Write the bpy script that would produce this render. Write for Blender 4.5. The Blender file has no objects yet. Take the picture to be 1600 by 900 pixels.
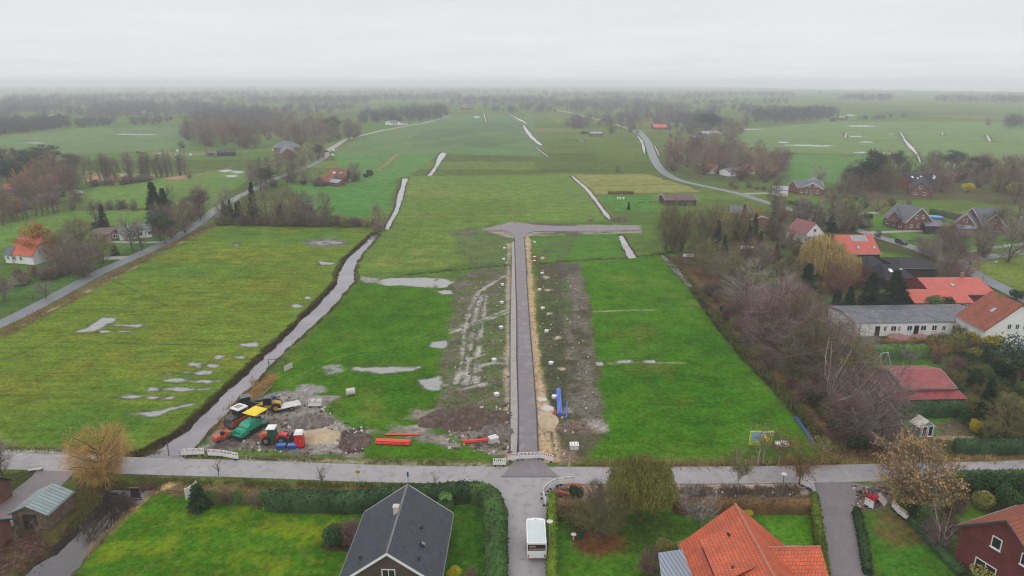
import bpy, math, random
import numpy as np
from math import sin, cos, pi, radians, sqrt, atan2
from mathutils import Vector, Matrix

# ------------------------------------------------------------------ basics
SC = bpy.context.scene
COL = SC.collection
CAM_H = 50.0
PITCH = radians(16.8)
FPX = 24.0 / 36.0 * 1600.0
CP, SP = cos(PITCH), sin(PITCH)

def G(px, py, z=0.0):
    """world x, y of the point at height z that the survey picture shows at px, py"""
    u = (px - 800.0) / FPX
    v = (py - 450.0) / FPX
    zc = (CAM_H - z) / (v * CP + SP)
    return (u * zc, zc * (CP - v * SP))

def depth(px, py, z=0.0):
    v = (py - 450.0) / FPX
    return (CAM_H - z) / (v * CP + SP)

def z_at(Y, py):
    v = (py - 450.0) / FPX
    return CAM_H - Y * (v * CP + SP) / (CP - v * SP)

def lin(c):
    c = c / 255.0
    return c / 12.92 if c <= 0.04045 else ((c + 0.055) / 1.055) ** 2.4

def C(r, g, b, k=0.78):
    return (lin(r) * k, lin(g) * k, lin(b) * k)

_tab = np.random.RandomState(7).rand(256, 256)
def vnoise(x, y, s, seed=0):
    x = np.asarray(x, float) / s + seed * 17.31
    y = np.asarray(y, float) / s + seed * 9.77
    xi = np.floor(x).astype(int); yi = np.floor(y).astype(int)
    fx = x - xi; fy = y - yi
    fx = fx * fx * (3 - 2 * fx); fy = fy * fy * (3 - 2 * fy)
    a = _tab[xi & 255, yi & 255]; b = _tab[(xi + 1) & 255, yi & 255]
    c = _tab[xi & 255, (yi + 1) & 255]; d = _tab[(xi + 1) & 255, (yi + 1) & 255]
    return (a * (1 - fx) + b * fx) * (1 - fy) + (c * (1 - fx) + d * fx) * fy

def fbm(x, y, s, seed=0, oct=3):
    t = 0; w = 0
    for i in range(oct):
        t = t + vnoise(x, y, s / 2 ** i, seed + i * 3) / 2 ** i
        w += 1 / 2 ** i
    return t / w

# ------------------------------------------------------------------ objects
def tag(o, label=None, cat=None, group=None, kind=None):
    if label: o['label'] = label
    if cat: o['category'] = cat
    if group: o['group'] = group
    if kind: o['kind'] = kind
    return o

def empty(name, loc, rz=0.0, label=None, cat=None, group=None, scale=None):
    o = bpy.data.objects.new(name, None)
    o.empty_display_size = 0.5
    COL.objects.link(o)
    o.location = loc; o.rotation_euler = (0, 0, rz)
    if scale: o.scale = scale
    return tag(o, label, cat, group)

def link(name, me, parent=None, mat=None):
    o = bpy.data.objects.new(name, me)
    COL.objects.link(o)
    if parent: o.parent = parent
    if mat is not None and not me.materials: me.materials.append(mat)
    return o

class MB:
    """collects boxes, bars, tubes and sheets of one part"""
    def __init__(s): s.v = []; s.f = []; s.uv = []; s.m = []; s.cur = 0
    def add(s, vs, fs, uvs=None):
        b = len(s.v); s.v += [tuple(p) for p in vs]
        for i, f in enumerate(fs):
            s.f.append(tuple(b + k for k in f)); s.m.append(s.cur)
            s.uv.append(uvs[i] if uvs else None)
        return s
    def box(s, x0, y0, z0, x1, y1, z1, M=None, tx=0.0, ty=0.0):
        vs = [(x0, y0, z0), (x1, y0, z0), (x1, y1, z0), (x0, y1, z0),
              (x0 + tx, y0 + ty, z1), (x1 - tx, y0 + ty, z1), (x1 - tx, y1 - ty, z1), (x0 + tx, y1 - ty, z1)]
        if M is not None: vs = [M @ Vector(p) for p in vs]
        return s.add(vs, [(0, 3, 2, 1), (4, 5, 6, 7), (0, 1, 5, 4), (1, 2, 6, 5), (2, 3, 7, 6), (3, 0, 4, 7)])
    def prism(s, pts, y0, y1, M=None):
        """outline pts in x,z pushed from y0 to y1"""
        n = len(pts)
        vs = [(p[0], y0, p[1]) for p in pts] + [(p[0], y1, p[1]) for p in pts]
        if M is not None: vs = [M @ Vector(p) for p in vs]
        fs = [tuple(range(n)), tuple(range(2 * n - 1, n - 1, -1))]
        fs += [(i, i + n, (i + 1) % n + n, (i + 1) % n) for i in range(n)]
        return s.add(vs, fs)
    def tube(s, a, b, r0, r1=None, n=8, cap=True):
        r1 = r0 if r1 is None else r1
        a = Vector(a); b = Vector(b); d = (b - a)
        if d.length < 1e-6: return s
        d.normalize()
        u = d.orthogonal().normalized(); w = d.cross(u)
        vs = [a + (u * cos(2 * pi * i / n) + w * sin(2 * pi * i / n)) * r0 for i in range(n)]
        vs += [b + (u * cos(2 * pi * i / n) + w * sin(2 * pi * i / n)) * r1 for i in range(n)]
        fs = [(i, (i + 1) % n, (i + 1) % n + n, i + n) for i in range(n)]
        if cap: fs += [tuple(range(n - 1, -1, -1)), tuple(range(n, 2 * n))]
        return s.add(vs, fs)
    def sheet(s, pts, z=None):
        vs = [(p[0], p[1], z if z is not None else p[2]) for p in pts]
        return s.add(vs, [tuple(range(len(vs)))])
    def slab(s, q, t):
        """a plate of thickness t under the outline q"""
        q = [Vector(p) for p in q]; n = len(q)
        nrm = (q[1] - q[0]).cross(q[2] - q[0]).normalized()
        if nrm.z < 0: nrm = -nrm
        b = [p - nrm * t for p in q]
        u0 = (q[1] - q[0]).normalized(); w0 = nrm.cross(u0)
        uvt = [((p - q[0]).dot(u0), (p - q[0]).dot(w0)) for p in q]
        fs = [tuple(range(n)), tuple(range(2 * n - 1, n - 1, -1))] + [(i, i + n, (i + 1) % n + n, (i + 1) % n) for i in range(n)]
        uvs = [uvt, list(reversed(uvt))] + [[(0, 0)] * 4 for _ in range(n)]
        return s.add(q + b, fs, uvs)
    def build(s, name, mat, parent=None, smooth=False):
        me = bpy.data.meshes.new(name)
        me.from_pydata(s.v, [], s.f)
        mats = mat if isinstance(mat, (list, tuple)) else [mat]
        for m in mats: me.materials.append(m)
        if any(u for u in s.uv):
            lay = me.uv_layers.new(name='UVMap'); k = 0
            for f, u in zip(s.f, s.uv):
                for j in range(len(f)):
                    lay.data[k].uv = u[j] if u else (0, 0); k += 1
        if len(mats) > 1: me.polygons.foreach_set('material_index', s.m)
        if smooth: me.polygons.foreach_set('use_smooth', [True] * len(s.f))
        me.update()
        return link(name, me, parent)

def np_mesh(name, V, F, mat, smooth=False, uv=None):
    """V (n,3), F (m,k)"""
    me = bpy.data.meshes.new(name)
    V = np.asarray(V, np.float32); F = np.asarray(F, np.int32); k = F.shape[1]
    me.vertices.add(len(V)); me.vertices.foreach_set('co', V.ravel())
    me.loops.add(F.size); me.loops.foreach_set('vertex_index', F.ravel())
    me.polygons.add(len(F)); me.polygons.foreach_set('loop_start', np.arange(0, F.size, k, dtype=np.int32))
    if smooth: me.polygons.foreach_set('use_smooth', np.ones(len(F), bool))
    me.update(calc_edges=True); me.validate()
    if mat: me.materials.append(mat)
    return me

# ------------------------------------------------------------------ materials
def nodes(name):
    m = bpy.data.materials.new(name); m.use_nodes = True
    nt = m.node_tree; b = nt.nodes['Principled BSDF']
    return m, nt, b

def N(nt, t, **kw):
    n = nt.nodes.new(t)
    for k, v in kw.items():
        if k in n.inputs.keys() if hasattr(n.inputs, 'keys') else False: n.inputs[k].default_value = v
        else: setattr(n, k, v)
    return n

def mat(name, col, rough=0.7, ns=1.0, amt=0.25, spec=0.3, bump=0.0, metal=0.0, coord='Object', ns2=None, dirt=None, rnd=0.0, trans=0.0):
    m, nt, b = nodes(name)
    L = nt.links
    tc = nt.nodes.new('ShaderNodeTexCoord')
    nz = nt.nodes.new('ShaderNodeTexNoise'); nz.inputs['Scale'].default_value = ns; nz.inputs['Detail'].default_value = 4
    L.new(tc.outputs[coord], nz.inputs['Vector'])
    rp = nt.nodes.new('ShaderNodeMapRange')
    rp.inputs['From Min'].default_value = 0.3; rp.inputs['From Max'].default_value = 0.7
    rp.inputs['To Min'].default_value = 1 - amt; rp.inputs['To Max'].default_value = 1 + amt
    L.new(nz.outputs['Fac'], rp.inputs['Value'])
    val = rp.outputs['Result']
    if rnd:
        oi = nt.nodes.new('ShaderNodeObjectInfo')
        r2 = nt.nodes.new('ShaderNodeMapRange'); r2.inputs['To Min'].default_value = 1 - rnd; r2.inputs['To Max'].default_value = 1 + rnd
        L.new(oi.outputs['Random'], r2.inputs['Value'])
        mu = nt.nodes.new('ShaderNodeMath'); mu.operation = 'MULTIPLY'
        L.new(val, mu.inputs[0]); L.new(r2.outputs['Result'], mu.inputs[1]); val = mu.outputs[0]
    vm = nt.nodes.new('ShaderNodeVectorMath'); vm.operation = 'SCALE'
    vm.inputs[0].default_value = col
    L.new(val, vm.inputs['Scale'])
    out = vm.outputs[0]
    if dirt:
        n2 = nt.nodes.new('ShaderNodeTexNoise'); n2.inputs['Scale'].default_value = ns2 or ns * 3; n2.inputs['Detail'].default_value = 5
        L.new(tc.outputs[coord], n2.inputs['Vector'])
        r3 = nt.nodes.new('ShaderNodeMapRange'); r3.inputs['From Min'].default_value = 0.52; r3.inputs['From Max'].default_value = 0.68
        L.new(n2.outputs['Fac'], r3.inputs['Value'])
        mx = nt.nodes.new('ShaderNodeMix'); mx.data_type = 'RGBA'
        L.new(r3.outputs['Result'], mx.inputs['Factor']); L.new(out, mx.inputs['A']); mx.inputs['B'].default_value = (*dirt, 1)
        out = mx.outputs['Result']
    L.new(out, b.inputs['Base Color'])
    b.inputs['Roughness'].default_value = rough
    b.inputs['Specular IOR Level'].default_value = spec
    b.inputs['Metallic'].default_value = metal
    if bump:
        bp = nt.nodes.new('ShaderNodeBump'); bp.inputs['Strength'].default_value = bump; bp.inputs['Distance'].default_value = 0.05
        L.new(nz.outputs['Fac'], bp.inputs['Height']); L.new(bp.outputs['Normal'], b.inputs['Normal'])
    return m

def tiled(name, col, col2, mortar, bw=0.3, bh=0.35, ms=0.02, rough=0.55, spec=0.35, streak=0.25, dirt=None, dirt_amt=0.0):
    """bricks or roof tiles from the part's own uv in metres"""
    m, nt, b = nodes(name); L = nt.links
    uv = nt.nodes.new('ShaderNodeUVMap')
    br = nt.nodes.new('ShaderNodeTexBrick')
    br.inputs['Scale'].default_value = 1.0
    br.inputs['Brick Width'].default_value = bw; br.inputs['Row Height'].default_value = bh
    br.inputs['Mortar Size'].default_value = ms; br.inputs['Mortar Smooth'].default_value = 0.3
    br.inputs['Color1'].default_value = (*col, 1); br.inputs['Color2'].default_value = (*col2, 1); br.inputs['Mortar'].default_value = (*mortar, 1)
    L.new(uv.outputs['UV'], br.inputs['Vector'])
    tc = nt.nodes.new('ShaderNodeTexCoord')
    nz = nt.nodes.new('ShaderNodeTexNoise'); nz.inputs['Scale'].default_value = 0.55; nz.inputs['Detail'].default_value = 6; nz.inputs['Roughness'].default_value = 0.65
    L.new(tc.outputs['Object'], nz.inputs['Vector'])
    rp = nt.nodes.new('ShaderNodeMapRange'); rp.inputs['From Min'].default_value = 0.3; rp.inputs['From Max'].default_value = 0.7
    rp.inputs['To Min'].default_value = 1 - streak; rp.inputs['To Max'].default_value = 1 + streak
    L.new(nz.outputs['Fac'], rp.inputs['Value'])
    vm = nt.nodes.new('ShaderNodeVectorMath'); vm.operation = 'SCALE'
    L.new(br.outputs['Color'], vm.inputs[0]); L.new(rp.outputs['Result'], vm.inputs['Scale'])
    out = vm.outputs[0]
    if dirt:
        n2 = nt.nodes.new('ShaderNodeTexNoise'); n2.inputs['Scale'].default_value = 1.3; n2.inputs['Detail'].default_value = 8; n2.inputs['Roughness'].default_value = 0.7
        L.new(tc.outputs['Object'], n2.inputs['Vector'])
        r3 = nt.nodes.new('ShaderNodeMapRange'); r3.inputs['From Min'].default_value = 0.5; r3.inputs['From Max'].default_value = 0.66; r3.inputs['To Max'].default_value = dirt_amt
        L.new(n2.outputs['Fac'], r3.inputs['Value'])
        mx = nt.nodes.new('ShaderNodeMix'); mx.data_type = 'RGBA'
        L.new(r3.outputs['Result'], mx.inputs['Factor']); L.new(out, mx.inputs['A']); mx.inputs['B'].default_value = (*dirt, 1)
        out = mx.outputs['Result']
    L.new(out, b.inputs['Base Color'])
    b.inputs['Roughness'].default_value = rough; b.inputs['Specular IOR Level'].default_value = spec
    bp = nt.nodes.new('ShaderNodeBump'); bp.inputs['Strength'].default_value = 0.35; bp.inputs['Distance'].default_value = 0.02
    L.new(br.outputs['Fac'], bp.inputs['Height']); bp.invert = True
    L.new(bp.outputs['Normal'], b.inputs['Normal'])
    return m

M = {}
def setup_mats():
    M['brick'] = tiled('red_brick', C(128, 72, 58), C(104, 58, 50), C(150, 130, 118), 0.25, 0.085, 0.008, 0.85)
    M['brick_dark'] = tiled('dark_brick', C(82, 64, 60), C(66, 52, 50), C(110, 100, 95), 0.25, 0.085, 0.008, 0.85)
    M['brick_deep'] = tiled('deep_red_brick', C(112, 44, 44), C(92, 36, 38), C(120, 90, 85), 0.25, 0.085, 0.008, 0.85)
    M['white_wall'] = mat('white_render', C(232, 232, 230), 0.8, 0.6, 0.05)
    M['pale_wall'] = mat('pale_pinkish_wall', C(165, 140, 135), 0.8, 0.6, 0.1)
    M['timber'] = mat('weathered_timber', C(110, 95, 80), 0.85, 2.5, 0.35)
    M['dark_timber'] = mat('dark_timber', C(62, 54, 50), 0.85, 2.5, 0.3)
    M['slate'] = tiled('dark_slate_tiles', C(74, 76, 88), C(62, 64, 76), C(44, 46, 56), 0.35, 0.32, 0.035, 0.5, 0.25, 0.14, C(84, 88, 84), 0.3)
    M['grey_tile'] = tiled('grey_roof_tiles', C(98, 102, 112), C(86, 90, 100), C(66, 70, 78), 0.35, 0.35, 0.03, 0.5, 0.4, 0.15, C(80, 84, 74), 0.5)
    M['black_tile'] = tiled('black_roof_tiles', C(44, 44, 50), C(36, 36, 42), C(24, 24, 28), 0.35, 0.35, 0.03, 0.6, 0.2, 0.25)
    M['orange_tile'] = tiled('orange_roof_tiles', C(214, 104, 66), C(196, 90, 58), C(140, 64, 44), 0.34, 0.36, 0.035, 0.55, 0.35, 0.2, C(142, 82, 62), 0.6)
    M['orange_old'] = tiled('old_orange_roof_tiles', C(168, 88, 60), C(146, 74, 52), C(100, 52, 40), 0.34, 0.36, 0.035, 0.6, 0.3, 0.25, C(92, 72, 60), 0.7)
    M['coral_tile'] = tiled('coral_roof_tiles', C(206, 96, 78), C(194, 86, 70), C(150, 66, 56), 0.34, 0.36, 0.035, 0.5, 0.35, 0.16, C(160, 98, 86), 0.6)
    M['pink_tile'] = tiled('dusty_pink_roof_tiles', C(150, 94, 94), C(136, 84, 86), C(104, 64, 66), 0.34, 0.36, 0.035, 0.6, 0.3, 0.15)
    M['red_sheet'] = tiled('red_metal_tile_sheets', C(158, 66, 66), C(146, 58, 60), C(104, 44, 46), 0.9, 0.4, 0.03, 0.45, 0.4, 0.22, C(96, 58, 60), 0.75)
    M['brown_roof'] = tiled('brown_roof_sheets', C(104, 78, 74), C(94, 70, 68), C(70, 54, 52), 1.0, 0.4, 0.03, 0.6, 0.3, 0.15)
    M['corr_grey'] = tiled('corrugated_grey_sheets', C(142, 152, 166), C(132, 142, 156), C(92, 98, 108), 0.42, 30.0, 0.06, 0.4, 0.5, 0.06)
    M['corr_green'] = tiled('corrugated_pale_green_sheets', C(150, 170, 168), C(134, 150, 152), C(96, 106, 108), 0.5, 30.0, 0.07, 0.4, 0.5, 0.12, C(110, 100, 100), 0.6)
    M['eternit'] = tiled('weathered_fibre_cement_roof', C(98, 100, 110), C(70, 72, 82), C(44, 46, 52), 1.1, 2.4, 0.08, 0.45, 0.5, 0.45, C(46, 46, 50), 0.9)
    M['white'] = mat('white_paint', C(228, 228, 228), 0.5, 1.0, 0.04)
    M['offwhite'] = mat('dirty_white_plastic', C(205, 200, 196), 0.6, 2.0, 0.1)
    M['glass'] = mat('dark_window_glass', C(40, 44, 50), 0.08, 1.0, 0.1, spec=0.8)
    M['skyglass'] = mat('pale_skylight_glass', C(150, 160, 168), 0.1, 1.0, 0.05, spec=0.9)
    M['ridge'] = mat('ridge_tiles', C(120, 118, 118), 0.7, 3.0, 0.2)
    M['ridge_orange'] = mat('orange_ridge_tiles', C(176, 112, 92), 0.7, 3.0, 0.2)
    M['metal'] = mat('galvanised_metal', C(150, 152, 156), 0.35, 2.0, 0.1, metal=0.6)
    M['black'] = mat('black_rubber', C(36, 36, 38), 0.8, 2.0, 0.2)
    M['darkmetal'] = mat('dark_steel', C(58, 58, 62), 0.5, 2.0, 0.2, spec=0.5)
    M['red'] = mat('red_paint', C(204, 44, 48), 0.4, 1.5, 0.12, spec=0.5)
    M['orange'] = mat('orange_paint', C(200, 84, 54), 0.45, 1.5, 0.2, spec=0.5, dirt=C(112, 90, 78), ns2=2.2)
    M['green'] = mat('sea_green_paint', C(20, 160, 124), 0.4, 1.0, 0.1, spec=0.5, dirt=C(60, 96, 80), ns2=2.0)
    M['dkgreen'] = mat('dark_green_paint', C(20, 84, 64), 0.4, 1.0, 0.15, spec=0.5)
    M['yellow'] = mat('yellow_canvas', C(232, 204, 40), 0.5, 1.0, 0.06)
    M['machine_yellow'] = mat('machine_yellow_paint', C(176, 140, 40), 0.45, 2.0, 0.25)
    M['blue'] = mat('blue_plastic', C(74, 116, 205), 0.35, 1.0, 0.1, spec=0.5)
    M['blue_dark'] = mat('deep_blue_plastic', C(34, 74, 140), 0.4, 1.0, 0.15, spec=0.5)
    M['pipe_red'] = mat('red_orange_plastic', C(222, 62, 48), 0.35, 1.0, 0.08, spec=0.5)
    M['concrete'] = mat('pale_concrete', C(196, 192, 184), 0.85, 1.5, 0.15)
    M['hole'] = mat('dark_interior', C(44, 38, 40), 0.8, 1.5, 0.3)
    M['bark'] = mat('grey_brown_bark', C(96, 84, 74), 0.9, 3.0, 0.3, rnd=0.2)
    M['bark_pale'] = mat('pale_bark', C(168, 156, 146), 0.9, 2.0, 0.3, rnd=0.1)
    M['soil'] = mat('dark_heaped_soil', C(84, 70, 64), 0.95, 0.9, 0.35, bump=1.0, dirt=C(112, 96, 84), ns2=1.8)
    M['soil_grey'] = mat('grey_heaped_soil', C(104, 96, 92), 0.95, 0.9, 0.3, bump=1.0, dirt=C(134, 122, 114), ns2=1.8)
    M['sand'] = mat('heaped_sand', C(178, 160, 134), 0.95, 0.9, 0.15, bump=0.8)
    M['asphalt'] = mat('worn_grey_asphalt', C(152, 148, 150), 0.5, 0.25, 0.10, spec=0.4, coord='Object', dirt=C(134, 130, 132), ns2=0.9)
    M['asphalt_new'] = mat('purple_grey_new_asphalt', C(118, 110, 114), 0.55, 0.35, 0.1, spec=0.4, dirt=C(136, 128, 130), ns2=0.5)
    M['asphalt_far'] = mat('pale_wet_asphalt', C(112, 116, 120), 0.5, 0.2, 0.12, spec=0.3)
    M['pavers'] = tiled('grey_clinker_pavers', C(134, 125, 128), C(120, 112, 116), C(100, 96, 96), 0.25, 0.12, 0.01, 0.6, 0.35, 0.12)
    M['gravel'] = mat('pale_grey_gravel_strip', C(158, 156, 152), 0.9, 1.2, 0.12, dirt=C(140, 134, 126), ns2=3.0)
    M['kerb'] = mat('dark_kerb_edge', C(70, 64, 68), 0.8, 1.5, 0.2)

def twig_mat(name, col, rnd=0.32, amt=0.2):
    return mat(name, col, 0.85, 0.35, amt, spec=0.1, rnd=rnd)
# ------------------------------------------------------------------ the ground, one sheet
def axis_x():
    a = list(np.arange(0, 150, 0.45))
    while a[-1] < 300: a.append(a[-1] + 0.9)
    while a[-1] < 26000: a.append(a[-1] + max(1.5, a[-1] * 0.012))
    a = np.array(a); return np.concatenate([-a[:0:-1], a])
def axis_y():
    a = [-400, -200, -100, -50, -20, 0, 20, 35, 45]
    while a[-1] < 170: a.append(a[-1] + 0.36)
    while a[-1] < 300: a.append(a[-1] + 0.7)
    while a[-1] < 26000: a.append(a[-1] + max(0.9, a[-1] ** 2 / 60000.0))
    return np.array(a)
GX = axis_x(); GY = axis_y()
NX, NY = len(GX), len(GY)
XX, YY = np.meshgrid(GX, GY)                      # (NY, NX)
GCOL = np.zeros((NY, NX, 3)); GZ = np.zeros((NY, NX)); GM = np.zeros((NY, NX, 4))  # mud, water, ruts, moss

def sdf_poly(P, X, Y):
    """signed distance to polygon P, negative inside"""
    d2 = np.full(X.shape, 1e18); ins = np.zeros(X.shape, bool)
    n = len(P)
    for i in range(n):
        ax, ay = P[i]; bx, by = P[(i + 1) % n]
        ex, ey = bx - ax, by - ay
        L = ex * ex + ey * ey + 1e-12
        t = np.clip(((X - ax) * ex + (Y - ay) * ey) / L, 0, 1)
        d2 = np.minimum(d2, (X - ax - ex * t) ** 2 + (Y - ay - ey * t) ** 2)
        c = ((ay > Y) != (by > Y))
        if abs(by - ay) > 1e-12:
            ins ^= c & (X < (bx - ax) * (Y - ay) / (by - ay) + ax)
    d = np.sqrt(d2)
    return np.where(ins, -d, d)

def sdf_line(P, X, Y):
    d2 = np.full(X.shape, 1e18)
    for i in range(len(P) - 1):
        ax, ay = P[i]; bx, by = P[i + 1]
        ex, ey = bx - ax, by - ay
        L = ex * ex + ey * ey + 1e-12
        t = np.clip(((X - ax) * ex + (Y - ay) * ey) / L, 0, 1)
        d2 = np.minimum(d2, (X - ax - ex * t) ** 2 + (Y - ay - ey * t) ** 2)
    return np.sqrt(d2)

def window(P, pad):
    xs = [p[0] for p in P]; ys = [p[1] for p in P]
    i0 = max(0, np.searchsorted(GX, min(xs) - pad) - 1); i1 = min(NX, np.searchsorted(GX, max(xs) + pad) + 1)
    j0 = max(0, np.searchsorted(GY, min(ys) - pad) - 1); j1 = min(NY, np.searchsorted(GY, max(ys) + pad) + 1)
    return slice(j0, j1), slice(i0, i1)

def W(pts): return [G(*p) for p in pts]           # picture points of the survey to ground points

def paint(P, col=None, soft=0.5, warp=1.0, ws=3.0, amt=1.0, line=None, mud=None, water=None, ruts=None, moss=None, seed=0, mix=None, mixs=4.0):
    """give the soil inside P (or along it, when line is a width) its own colour and cover"""
    pad = warp + soft + (line or 0)
    s = window(P, pad); X = XX[s]; Y = YY[s]
    if X.size == 0: return
    d = sdf_poly(P, X, Y) if line is None else sdf_line(P, X, Y) - line / 2
    d = d + (fbm(X, Y, ws, seed + 11) - 0.5) * 2 * warp
    w = np.clip(0.5 - d / max(soft, 1e-3), 0, 1) * amt
    if mix is not None:                            # broken cover: noise decides where
        nn = fbm(X, Y, mixs, seed + 31)
        w = w * np.clip((nn - (1 - mix)) * 5 + 0.5, 0, 1)
    if col is not None:
        GCOL[s] = GCOL[s] * (1 - w[..., None]) + np.array(col) * w[..., None]
    if water is not None and water >= 0.9:
        rim = np.clip(0.5 - (d - 0.5) / 1.1, 0, 1) * (1 - w) * 0.6
        GCOL[s] = GCOL[s] * (1 - rim[..., None]) + np.array(C(78, 76, 54)) * rim[..., None]
    for k, a in enumerate((mud, water, ruts, moss)):
        if a is not None: GM[s + (k,)] = GM[s + (k,)] * (1 - w) + a * w

def dig(P, z, bank, line=None, warp=0.35, seed=0):
    pad = bank + warp + (line or 0)
    s = window(P, pad); X = XX[s]; Y = YY[s]
    d = sdf_poly(P, X, Y) if line is None else sdf_line(P, X, Y) - line / 2
    d = d + (fbm(X, Y, 1.6, seed + 5, 4) - 0.5) * 2.6 * warp
    h = z * np.clip(1 - d / bank, 0, 1) ** 1.0
    GZ[s] = np.minimum(GZ[s], h) if z < 0 else np.maximum(GZ[s], h)

def grow(P, d):
    """push an outline outward by d"""
    P = [Vector((p[0], p[1])) for p in P]; n = len(P)
    area = sum(P[i].x * P[(i + 1) % n].y - P[(i + 1) % n].x * P[i].y for i in range(n))
    s = 1 if area > 0 else -1; out = []
    for i in range(n):
        e0 = (P[i] - P[i - 1]).normalized(); e1 = (P[(i + 1) % n] - P[i]).normalized()
        n0 = Vector((e0.y, -e0.x)) * s; n1 = Vector((e1.y, -e1.x)) * s
        k = (n0 + n1); k = k.normalized() if k.length > 1e-3 else n0
        out.append(tuple(P[i] + k * d))
    return out

def blob(px, py, rx, ry, seed=0, n=14, rough=0.35):
    r = random.Random(seed + int(px) * 7 + int(py)); out = []
    for i in range(n):
        a = 2 * pi * i / n; k = 1 + r.uniform(-rough, rough)
        out.append((px + cos(a) * rx * k, py + sin(a) * ry * k))
    return out

# ---- base cover: meadow strips, greener and paler by parcel
k = np.array(C(90, 106, 48)); k2 = np.array(C(80, 108, 44)); k3 = np.array(C(114, 112, 60))
wx = XX + (fbm(XX, YY, 160, 3) - 0.5) * 60
wy = YY + (fbm(XX, YY, 240, 5) - 0.5) * 50
pyk = np.log(np.maximum(wy, 40)) * 9.0
row = np.floor(pyk).astype(int)
colx = np.floor(wx / (70 + 110 * _tab[row & 255, 3]) + _tab[row & 255, 9] * 7).astype(int)
h1 = _tab[(row * 13 + colx * 7) & 255, (colx * 3 + row) & 255]
h2 = _tab[(row * 5 + colx * 11) & 255, (colx * 17 + row * 3) & 255]
GCOL[:] = k * (0.75 + 0.45 * h1[..., None])
t = np.clip(h2 * 1.6 - 0.6, 0, 1)[..., None]; GCOL[:] = GCOL * (1 - t) + k2 * t
t = np.clip(h1 * 3 - 2.2, 0, 1)[..., None]; GCOL[:] = GCOL * (1 - t) + k3 * t
# parcel edges: dark narrow ditches with rank grass
fr = pyk - np.floor(pyk)
edge = (np.minimum(fr, 1 - fr) * np.maximum(wy, 40) / 9.0 < 1.2) & (YY > 330)
GCOL[edge] = C(66, 70, 48)
del wx, wy, pyk, row, colx, h1, h2, t, fr, edge

FG = C(84, 112, 44)
# big field left of the canal
F1 = W([(-40, 530), (100, 468), (200, 420), (290, 372), (335, 352), (588, 358), (560, 385), (528, 425), (475, 490), (400, 560), (300, 655), (225, 706), (-40, 702)])
paint(F1, C(96, 117, 38), 1.0, 0.6, ruts=0.6, moss=0.5)
for i, (a, b, c, d) in enumerate([(120, 420, 60, 12), (330, 400, 120, 8), (60, 600, 90, 20), (420, 440, 60, 12), (240, 560, 120, 15), (160, 520, 110, 18), (330, 480, 110, 12)]):
    paint(W(blob(a, b, c, d, i)), C(112, 112, 36), 8, 8, 9, 0.6, seed=i, mix=0.55)
for i, (a, b, c, d) in enumerate([(200, 600, 120, 16), (100, 660, 100, 16), (200, 670, 130, 16), (480, 370, 60, 9), (380, 365, 60, 7), (290, 420, 90, 10)]):
    paint(W(blob(a, b, c, d, i)), C(70, 110, 38), 9, 8, 9, 0.75, seed=i + 9)
for i, l in enumerate([[(0, 562), (50, 545), (100, 524)], [(100, 534), (260, 538), (390, 540)], [(0, 618), (110, 620), (160, 626)], [(250, 405), (400, 407), (500, 408)], [(260, 432), (400, 434), (490, 434)], [(160, 430), (260, 478), (180, 490)]]):
    paint(W(l), C(62, 84, 34), 0.8, 0.4, line=0.5, amt=0.8, seed=i)
# rows of wet ruts
for i, (x0, x1, y) in enumerate([(258, 270, 583), (185, 218, 620), (228, 246, 621), (250, 270, 622), (232, 248, 608), (253, 324, 608), (265, 294, 594), (300, 335, 595), (282, 306, 582), (310, 328, 582), (298, 312, 570), (326, 338, 571), (338, 350, 558), (372, 384, 559), (474, 486, 465), (456, 473, 478), (500, 520, 412), (500, 512, 411)]):
    paint(W(blob((x0 + x1) / 2, y, (x1 - x0) / 2 + 2, 2.6, i)), C(122, 124, 116), 0.6, 0.8, 2.0, water=1.0, mud=1, seed=i)
for P in ([(120, 518), (140, 510), (152, 501), (158, 496), (182, 497), (178, 503), (165, 506), (158, 512), (150, 517), (135, 520)], [(175, 506), (222, 507), (218, 511), (180, 509)], [(150, 516), (190, 516), (205, 518), (160, 519)],
          [(200, 645), (250, 640), (290, 631), (300, 632), (270, 642), (250, 648), (225, 650), (212, 648)], [(376, 537), (402, 535), (404, 541), (380, 542)]):
    paint(W(P), C(128, 128, 126), 0.7, 0.7, 1.8, water=1.0, mud=1)
paint(W(blob(512, 379, 38, 7, 2, rough=0.12)), C(108, 104, 98), 1.0, 0.8, water=0.0, mud=1)
paint(W(blob(512, 379, 30, 5, 2, rough=0.2)), C(120, 120, 118), 0.8, 2.0, 2.2, water=1.0, mud=1, mix=0.6, mixs=2)
paint(W(blob(369, 382, 5, 3)), C(110, 110, 104), 0.8, 0.8, water=1.0, mud=1)
# verge between left road and the field: rank brown grass and a pale strip
paint(W([(0, 522), (60, 492), (110, 466), (165, 434), (215, 410), (255, 388), (300, 366), (335, 350)]), C(96, 90, 56), 1.0, 0.8, line=4.5, seed=4)
paint(W([(0, 525), (75, 487), (205, 421), (330, 354)]), C(170, 158, 120), 0.4, 0.5, line=0.7, seed=5, mix=0.55, mixs=9)
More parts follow.
